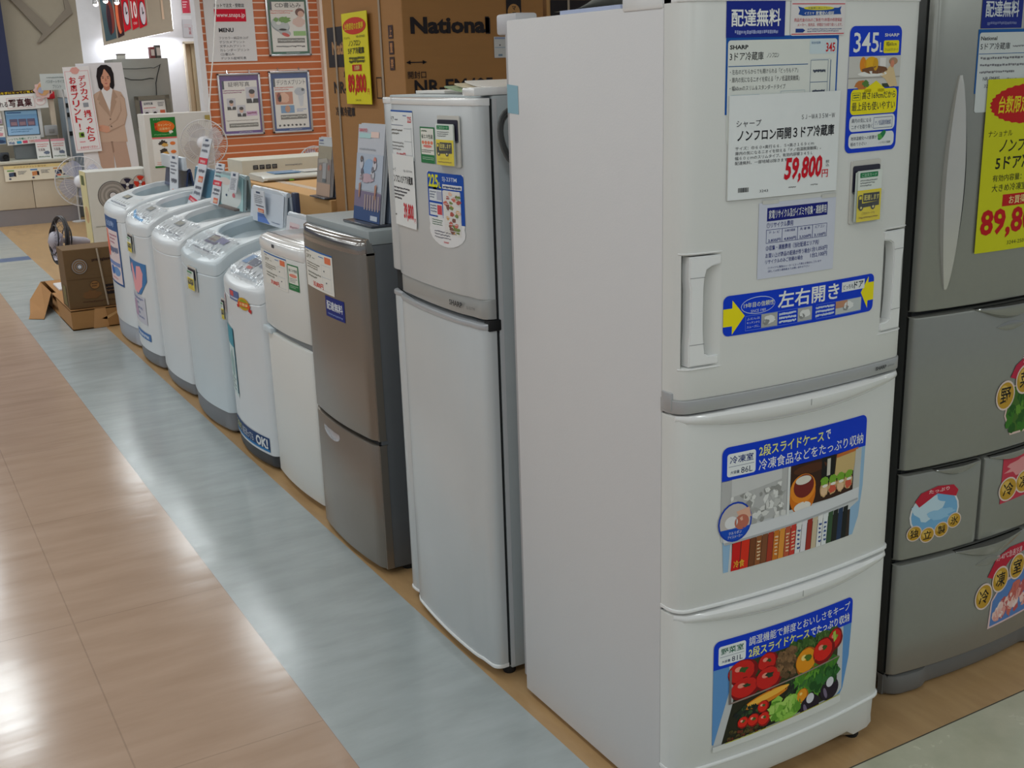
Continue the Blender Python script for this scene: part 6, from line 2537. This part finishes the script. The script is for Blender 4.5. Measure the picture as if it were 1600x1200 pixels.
def extra1(t, prof, yc, hw):
    lid(t, .40, 5.36, 5.90, .935, 1.06, paint('lid_navy', rgb(48, 62, 96), rough=.25))
    mb = MB()
    mb.box(.385, .41, 5.30, 5.86, 1.055, 1.135, paint('lid_white', rgb(206, 214, 222), rough=.25), .006)
    mb.build('lid_cover', t)
    price_strip(t, (.345, 5.545, .90), (0, -1, 0), (.02, -.02, .22), .20, .25, ((.04, .1, 'badge'), (.16, .5, 'txt'), (.56, .68, 'num'), (.84, .98, 'price')))


washer('white washing machine farthest along the row, with tall blue bordered poster on its front', 5.305, 5.955, .810, washer_white, paint('kick_pale', rgb(170, 174, 182), rough=.5), .13, .012, .030, washer_tub, std_panel, front1, False, extra1)

# leaflet holders on the machine fronts
FW4 = Front((-.011, 3.905, 0), (0, -1, 0), (-1, 0, 0), lambda u: .033 * max(0, 1 - ((u - .315) / .315) ** 2))
leaflet_holder(FW4, .275, .640, .405, .752, 'leaflet holder with yellow card on washing machine with purple display', flip=True, h0=.003)
FW2 = Front((.002, 5.245, 0), (0, -1, 0), (-1, 0, 0), lambda u: .033 * max(0, 1 - ((u - .29) / .29) ** 2))
leaflet_holder(FW2, .20, .645, .335, .752, 'leaflet holder with yellow card above the pink hand sticker', flip=True, h0=.003)
FW5 = Front((.005, 3.21, 0), (0, -1, 0), (-1, 0, 0), lambda u: .0)
leaflet_holder(FW5, .004, .565, .052, .66, 'leaflet holder seen edge-on beside the gold rosette machine', flip=False, h0=.022)

# ================================================================== cartons behind the row
strap_m = paint('packing_strap', rgb(176, 160, 140), rough=.35)


def carton(name, label, x0, x1, y0, y1, z0, z1, prints, straps=(), mat=None, group=None):
    t = thing(name, label, 'carton', ((x0 + x1) / 2, (y0 + y1) / 2, z0), group)
    mb = MB()
    mb.box(x0, x1, y0, y1, z0, z1, mat or card_brown, .004)
    for P in prints:
        for f, k in zip(P.mb.f, P.mb.fm):
            mb.add([P.mb.v[i] for i in f], [list(range(len(f)))], P.mb.mats[k])
    mb.build('body', t, smooth=False)
    for pts in straps:
        mb = MB()
        for a, b in zip(pts, pts[1:]):
            a, b = Vector(a), Vector(b)
            d = (b - a).normalized()
            mb.tube([a, b], .006, strap_m, 4)
        mb.build('packing_strap', t)
    return t


SL = Plane3((.7185, 3.66, 0), (0, -1, 0), (0, 0, 1))
SF = Plane3((.72, 2.7585, 0), (1, 0, 0), (0, 0, 1))
INK = (36, 30, 34)
Pl = Print(SL, 0, 0, .9, 1.95)


def R(P, u0, v0, u1, v1, c, L=1):
    P.poly([(u0, v0), (u1, v0), (u1, v1), (u0, v1)], c, L, raw=True)


def T(P, s, u0, v0, u1, v1, c, L=2, bold=0.0, shear=0.0):
    u, w = P.b[2] - P.b[0], P.b[3] - P.b[1]
    P.txt(s, (u0 - P.b[0]) / u, (P.b[3] - v1) / w, (u1 - P.b[0]) / u, (P.b[3] - v0) / w, c, L, bold, shear)


R(Pl, .045, 1.62, .40, 1.80, INK)
T(Pl, 'National', .10, 1.675, .38, 1.735, (176, 130, 84), 2, .04)
T(Pl, 'NR-EM405', .09, 1.50, .52, 1.555, INK, 1, .02)
T(Pl, '冷凍冷蔵庫', .09, 1.395, .33, 1.44, INK, 1, .02)
T(Pl, 'J', .22, 1.575, .235, 1.60, INK, 1)
for k in range(3):
    z = 1.725 - .064 * k
    R(Pl, .758, z, .806, z + .054, (60, 36, 34))
    T(Pl, '上置禁'[k], .768, z + .008, .796, z + .046, (186, 130, 80), 2, .02)
Pl.frame(.60 / .9, 1 - 1.57 / 1.95, .66 / .9, 1 - 1.48 / 1.95, .004, INK, 1)
Pf = Print(SF, 0, 0, .68, 1.95)
T(Pf, 'National', .035, 1.738, .405, 1.805, INK, 1, .04)
T(Pf, 'NR-EM405-', .04, 1.495, .445, 1.555, INK, 1, .025)
T(Pf, '開封口', .012, 1.560, .096, 1.590, INK, 1, .01)
R(Pf, .02, 1.6235, .09, 1.6275, INK)
for s in (-1, 1):
    Pf.poly([(.055 + s * .048, 1.6255), (.055 + s * .028, 1.634), (.055 + s * .028, 1.617)], INK, 1, raw=True)
R(Pf, .492, 1.78, .566, 1.875, INK)
Pf.poly([(.529 + .031 * math.cos(k * PI / 12), 1.822 + .034 * math.sin(k * PI / 12)) for k in range(24)], (178, 132, 80), 2, raw=True)
T(Pf, 'マ', .52, 1.83, .54, 1.846, INK, 3, .02)
T(Pf, 'エ', .52, 1.806, .54, 1.822, INK, 3, .02)
R(Pf, .388, 1.735, .41, 1.80, INK)
R(Pf, .426, 1.635, .485, 1.722, (206, 206, 206))
R(Pf, .430, 1.712, .481, 1.72, (150, 160, 190), 2)
R(Pf, .430, 1.676, .481, 1.679, (150, 170, 190), 2)
R(Pf, .452, 1.685, .458, 1.69, (60, 60, 70), 2)
R(Pf, .446, 1.642, .466, 1.65, (120, 140, 160), 2)
big = carton('refrigerator_carton', 'very tall brown carton with bold black lettering behind the silver and pearl refrigerators', .72, 1.40, 2.76, 3.66, 0, 1.95, [Pl, Pf],
             [((.716, 3.512, 0.6), (.716, 3.512, 1.95)), ((.716, 2.978, .6), (.716, 2.978, 1.95))])
# yellow sale sign
def d(P):
    P.ell(.5, .145, .46, .092, (206, 50, 24), 1)
    P.txt('台数限定のお買得', .12, .11, .86, .185, (232, 206, 30), 2, .025, .1)
    P.txt('ナショナル', .06, .255, .30, .285, (60, 60, 20), 2)
    P.txt('NR-EM405', .56, .25, .9, .275, (90, 90, 30), 2)
    P.txt('ノンフロン', .24, .30, .72, .36, (30, 30, 20), 2, .01, .15)
    P.txt('5ドア冷蔵庫', .20, .375, .84, .45, (30, 30, 20), 2, .02)
    P.lines(.22, .475, .84, .545, 2, (80, 80, 30), 2, fill=.8, ragged=False)
    P.rect(.32, .565, .70, .635, (190, 40, 24), 1)
    P.txt('お買得', .42, .575, .62, .625, (236, 220, 150), 2, .01)
    P.txt('89,800', .12, .665, .84, .91, (200, 24, 24), 2, .035)
    P.txt('円', .87, .83, .95, .89, (200, 24, 24), 2)
    P.txt('3244-250', .38, .945, .60, .965, (100, 100, 30), 2)


paper('sale_sign', 'long yellow sale sign with red 89,800 hanging on tall brown carton', 'sign', Plane3((.700, 3.372, 1.455), (0, -1, 0), (.0, -.0, 1)), 0, 0, .292, .395, d, th=.002, base=(226, 214, 30))

SF2 = Plane3((1.44, 2.7985, 0), (1, 0, 0), (0, 0, 1))
P = Print(SF2, 0, 0, .7, 2.0)
R(P, .02, 1.80, .42, 1.875, INK)
carton('refrigerator_carton', 'tan carton with black band just right of the tall lettered carton', 1.44, 2.14, 2.80, 3.66, 0, 2.0, [P],
       [((1.555, 2.796, 1.2), (1.555, 2.796, 2.0))], mat=card_light)

flat = carton('low_carton', 'wide waist-high brown carton behind the washing machines', .70, 1.62, 3.68, 5.95, 0, .985, [], mat=card_light)
mb = MB()
mb.box(.82, .87, 3.69, 5.94, .985, .987, paint('carton_tape', rgb(214, 196, 176), rough=.3))
mb.build('tape', flat, smooth=False)


def cov2(P):
    P.rect(0, 0, 1, .14, (200, 204, 206), 1)
    P.txt('SHARP', .06, .03, .36, .065, (90, 110, 170), 2, .02)
    P.lines(.06, .085, .4, .12, 1, (120, 124, 140), 2)
    P.rect(0, .14, 1, 1, (166, 156, 136), 1)
    P.rect(0, .36, 1, .78, (150, 140, 134), 2)
    P.poly([(.1, .38), (.7, .34), (.8, .42), (.1, .44)], (178, 172, 160), 3)
    P.rect(.42, .42, .68, .72, (172, 170, 170), 3)
    P.rect(.44, .70, .70, .76, (110, 114, 116), 4)
    P.ell(.25, .52, .1, .05, (190, 150, 130), 3)
    P.ell(.85, .50, .08, .05, (170, 120, 110), 3)
    P.rect(0, .78, 1, 1, (190, 160, 140), 2)


brochure_stand('brochure_stand', 'acrylic brochure stand with beige cover on low carton against tall carton', .705, 3.905, 3.715, .9875, 1.285, cov2, 'brochure stands')

# air conditioner indoor unit and its carton lying on the low carton
t = thing('air_conditioner', 'long white air conditioner unit lying on the low carton', 'air conditioner', (1.1, 5.1, .987))
mb = MB()
sec = [(4.90, .9875), (4.885, .996), (4.89, 1.010), (4.93, 1.022), (5.16, 1.027), (5.18, 1.020), (5.18, .9875)]
loops = []
for x, f in ((.745, .90), (.755, 1), (1.55, 1), (1.56, .9)):
    loops.append([(x, y, .9875 + (z - .9875) * f) for y, z in sec])
mb.loft(loops, paint('aircon_white', rgb(206, 206, 198), rough=.3))
mb.build('casing', t)
mb = MB()
for z0, z1 in ((.997, 1.001),):
    mb.box(.77, 1.54, 4.883, 4.89, z0, z1, plastic_grey)
mb.build('louvre', t)
mb = MB()
mb.box(.84, 1.0, 4.95, 5.12, 1.0265, 1.030, paint('blue_film', rgb(110, 160, 206), rough=.2))
mb.box(1.02, 1.16, 4.95, 5.12, 1.0265, 1.030, paint('white_film', rgb(226, 230, 232), rough=.2))
mb.build('protective_film', t, smooth=False)
mb = MB()
mb.box(.90, .93, 4.879, 4.884, .989, .996, paint('green_tag', rgb(130, 196, 50), rough=.5))
mb.build('green_tag', t)
P = Print(XZ(5.398), .775, .988, 1.6, 1.085)
for k in range(4):
    a = .085 + .050 * k
    P.rect(a, .34, a + .04, .62, (50, 52, 58), 1)
    P.lines(a + .006, .40, a + .034, .58, 2, (150, 150, 150), 2)
P.lines(.34, .42, .48, .52, 1, (120, 120, 126), 1)
carton('appliance_box', 'white box with four small black icons behind the air conditioner unit', .775, 1.6, 5.40, 5.72, .9875, 1.085, [P], mat=paint('box_ivory', rgb(206, 204, 190), rough=.6))


# ================================================================== electric fans and their cartons
def electric_fan(label, c, axis, r, base, blade_m, ring_m, hub_m, wires=44, ring=.004, back=.10, blades=4, pole_m=None, base_r=.16, group='electric fans', ms=1.0):
    c, ax = Vector(c), Vector(axis).normalized()
    t = thing('electric_fan', label, 'electric fan', (base[0], base[1], base[2]), group)
    a = Vector((0, 0, 1))
    a = (a - ax * a.dot(ax)).normalized()
    b = ax.cross(a)
    at = lambda rr, th, h: c + ax * h + (a * math.cos(th) + b * math.sin(th)) * rr
    # guards
    for nm, s_ in (('front_guard', 1), ('rear_guard', -1)):
        mb = MB()
        d0 = .045 if s_ > 0 else .06
        mb.tube([at(r, 2 * PI * k / 40, s_ * .008) for k in range(40)], ring, ring_m, 6, closed=True)
        mb.tube([at(r * .62, 2 * PI * k / 32, s_ * (.008 + d0 * .7)) for k in range(32)], ring * .6, ring_m, 5, closed=True)
        for k in range(wires):
            th = 2 * PI * k / wires
            mb.tube([at(r, th, s_ * .008), at(r * .85, th + .05, s_ * (.008 + d0 * .45)), at(r * .55, th + .12, s_ * (.008 + d0 * .8)), at(r * .22, th + .2, s_ * (.008 + d0))], .0011, ring_m, 4)
        mb.build(nm, t)
    mb = MB()
    mb.lathe([(0, .075), (.02, .073), (.048, .062), (.06, .045), (.062, .01), (.05, -.01)], c, ax, hub_m, 24)
    mb.build('hub_cap', t)
    mb = MB()
    mb.lathe([(.03 * ms, -.03), (.055 * ms, -.06), (.06 * ms, -.10), (.055 * ms, -back - .06), (.03 * ms, -back - .09), (0, -back - .095)], c, ax, hub_m, 24)
    mb.build('motor_housing', t)
    for k in range(blades):
        mb = MB()
        t0 = 2 * PI * k / blades + .3
        loops = []
        for i in range(7):
            q = i / 6
            rr = .05 + (r * .88 - .05) * q
            wd = (.28 + .42 * math.sin(PI * min(1, q * .8 + .12)))
            L = []
            for j in range(7):
                s2 = j / 6 - .5
                th = t0 + .25 * q + s2 * wd * 2 * (.5 + .5 * (1 - q * .25))
                L.append(at(rr, th, .012 + s2 * -.05))
            loops.append(L)
        vs = [v for L in loops for v in L]
        mb.add(vs, [[i * 7 + j, i * 7 + j + 1, (i + 1) * 7 + j + 1, (i + 1) * 7 + j] for i in range(6) for j in range(6)], blade_m)
        mb.build('blade', t)
    pm = pole_m or hub_m
    neck = c - ax * (.05 + back * .6)
    mb = MB()
    mb.tube([neck, Vector((neck.x, neck.y, neck.z - .09))], .026, pm, 12)
    mb.tube([Vector((neck.x, neck.y, neck.z - .08)), Vector((neck.x, neck.y, base[2] + .02))], .016, pm, 12)
    mb.build('pole', t)
    mb = MB()
    mb.lathe([(base_r, 0), (base_r, .012), (base_r * .9, .026), (.045, .045), (.03, .06)], (neck.x, neck.y, base[2] + .001), (0, 0, 1), pm, 28)
    mb.build('base', t)
    return t


fan_white = paint('fan_white', rgb(226, 226, 232), rough=.3)
fan_wire = paint('fan_wire_pale', rgb(206, 204, 206), rough=.4)
electric_fan('white electric fan standing in front of the tall white carton panel', (1.425, 8.72, 1.03), (-.35, -.93, .02), .205, (1.47, 8.84, 0), paint('fan_blade_pale', rgb(190, 186, 190), rough=.2, trans=.45), fan_wire, fan_white, wires=60)
electric_fan('clear bladed electric fan standing left of the white fan carton', (.515, 9.90, .675), (-.30, -.95, .05), .235, (.56, 10.0, 0), blade_clear, fan_wire, fan_white, wires=36, pole_m=gloss_white)
electric_fan('white electric fan mostly hidden behind brochure stand on the low carton', (1.585, 6.30, .975), (-.5, -.86, .1), .115, (1.64, 6.4, 0), blade_clear, fan_wire, fan_white, wires=30)
electric_fan('black rimmed fan turned sideways behind the brown fan carton', (-.165, 6.82, .52), (-.97, -.16, .16), .165, (-.05, 6.84, .136), paint('fan_blade_mist', rgb(196, 190, 206), rough=.3, trans=.2),
             paint('fan_ring_black', rgb(30, 28, 32), rough=.4), paint('fan_grey_white', rgb(170, 166, 176), rough=.4), wires=18, ring=.009, back=.12, base_r=.11, ms=.55)


def fan_disc(P, a, b, r, col, L=1, rings=6, blades=None):
    u, w = P.b[2] - P.b[0], P.b[3] - P.b[1]
    rb = r * u / w * 1.0
    P.ell(a, b, r, rb, (50, 48, 50), L, n=40)
    P.ell(a, b, r * .96, rb * .96, col, L + 1, n=40)
    if blades:
        for k in range(3):
            P.poly(
                [(a, b)] + [(a + r * .88 * math.cos(math.radians(120 * k + 12 * j)), b + rb * .88 * math.sin(math.radians(120 * k + 12 * j))) for j in range(7)], blades, L + 2)
    for k in range(rings):
        q = .92 - .13 * k
        P.ell(a, b, r * q, rb * q, (140, 135, 130) if k % 2 == 0 else col, L + 2 + k, n=36) if not blades else None
    P.ell(a, b, r * .27, rb * .27, (70, 66, 66), L + 9)
    P.ell(a, b, r * .22, rb * .22, (216, 216, 220), L + 10)


pf = XZ(9.298)
P = Print(pf, .465, 0, 1.035, .80, step=.0008)
fan_disc(P, .385, .285, .235, (166, 160, 154))
fan_disc(P, .63, .17, .115, (176, 170, 166), L=0, blades=(40, 36, 60))
fan_disc(P, .84, .15, .115, (196, 176, 166), L=0, blades=(206, 56, 36))
P.rect(.56, .27, .82, .31, (36, 40, 80), 9)
P.lines(.06, .62, .3, .64, 1, (150, 150, 140), 1)
P.lines(.2, .86, .34, .875, 1, (110, 110, 106), 1)
ps = Plane3((.463, 9.62, 0), (0, -1, 0), (0, 0, 1))
P2 = Print(ps, 0, 0, .32, .80, step=.0008)
P2.rect(0, 0, 1, 1, (214, 204, 156), 0)
P2.rect(.2, .05, .7, .16, (90, 100, 60), 1)
P2.ell(.5, .5, .3, .1, (196, 160, 120), 1)
P2.rect(.2, .84, .6, .89, (96, 96, 60), 1)
carton('fan_carton', 'upright white fan carton with big fan picture behind the farthest washing machine', .465, 1.035, 9.30, 9.62, 0, .80, [P, P2], mat=paint('fan_carton_white', rgb(206, 206, 200), rough=.6))

P = Print(XZ(6.1785), -.245, .1335, .34, .53, step=.0008)
fan_disc(P, .16, .29, .09, (134, 96, 54), L=0)
P.lines(.3, .17, .62, .22, 1, (60, 40, 30), 1, fill=.9)
P.rect(.52, .3, .60, .42, (40, 44, 90), 1)
P.rect(.0, .50, .7, .505, (90, 62, 36), 1)
P.ell(.30, .62, .055, .075, (96, 66, 40), 1)
P.ell(.30, .62, .048, .065, (146, 104, 58), 2)
P.lines(.265, .58, .335, .66, 2, (90, 62, 40), 3)
P.rect(.40, .63, .66, .80, (40, 32, 32), 1)
P.lines(.42, .66, .64, .77, 2, (110, 80, 56), 2)
P.lines(.15, .88, .56, .92, 1, (90, 60, 40), 1)
P.ell(.25, .78, .1, .07, (120, 84, 50), 1, jag=.3)
P2 = Print(Plane3((-.2465, 6.44, 0), (0, -1, 0), (0, 0, 1)), 0, .1335, .26, .53, step=.0008)
P2.rect(.3, .62, .8, .95, (110, 100, 60), 1)
carton('fan_carton', 'brown fan carton standing on the torn flattened carton', -.245, .34, 6.18, 6.44, .134, .53, [P, P2], [((.0, 6.174, .14), (-.03, 6.174, .525))], mat=card_dark)

# torn low carton on the floor
t = thing('torn_carton', 'long low torn brown carton lying on the floor beneath the fan carton', 'carton', (.05, 6.8, 0))
mb = MB()
x0, x1, y0, y1, h = -.25, .36, 6.13, 7.52, .132
th = .006
mb.box(x0, x1, y0, y0 + th, 0, h, card_brown)
mb.box(x1 - th, x1, y0, y1, 0, h, card_brown)
mb.box(x0, x1, y1 - th, y1, 0, h, card_brown)
mb.box(x0, x1, y0, y1, 0.001, .008, card_brown)
mb.box(x0, x1, y0, 6.95, h - .006, h, card_brown)
mb.box(x0 + .03, x1, 6.95, y1, h - .006, h, card_brown)
mb.add([(x0, y0, 0), (x0, 6.66, 0), (x0, 6.78, h), (x0, y0, h)], [[0, 1, 2, 3]], card_brown)
mb.add([(x0, 7.02, .0), (x0, y1, 0), (x0, y1, h), (x0, 6.92, h)], [[0, 1, 2, 3]], card_brown)
mb.build('body', t, smooth=False)
mb = MB()
mb.add([(x0, 6.98, h - .002), (x0, y1, h - .002), (-.36, 7.36, .03), (-.42, 6.90, .006), (-.33, 6.78, .02)], [[0, 1, 2, 3, 4]], card_brown)
mb.add([(-.42, 6.90, .006), (-.33, 6.78, .02), (-.36, 6.66, .004), (-.45, 6.74, .003)], [[0, 1, 2, 3]], card_brown)
mb.build('torn_flap', t, smooth=False)
mb = MB()
mb.box(-.19, -.06, 7.0, 7.3, h - .004, h + .014, paint('crumpled_white', rgb(210, 206, 206), rough=.7), .006)
mb.build('packing_paper', t, smooth=False)
mb = MB()
mb.add([(-.06, y0 - .0008, .06), (.05, y0 - .0008, .105), (.06, y0 - .0008, .095), (-.03, y0 - .0008, .052)], [[0, 1, 2, 3]], card_light)
mb.add([(-.12, y0 - .0008, 0.002), (-.02, y0 - .0008, .002), (-.03, y0 - .0008, h), (-.10, y0 - .0008, h)], [[0, 1, 2, 3]], paint('carton_tape_brown', rgb(190, 140, 88), rough=.4))
mb.build('tape', t, smooth=False)
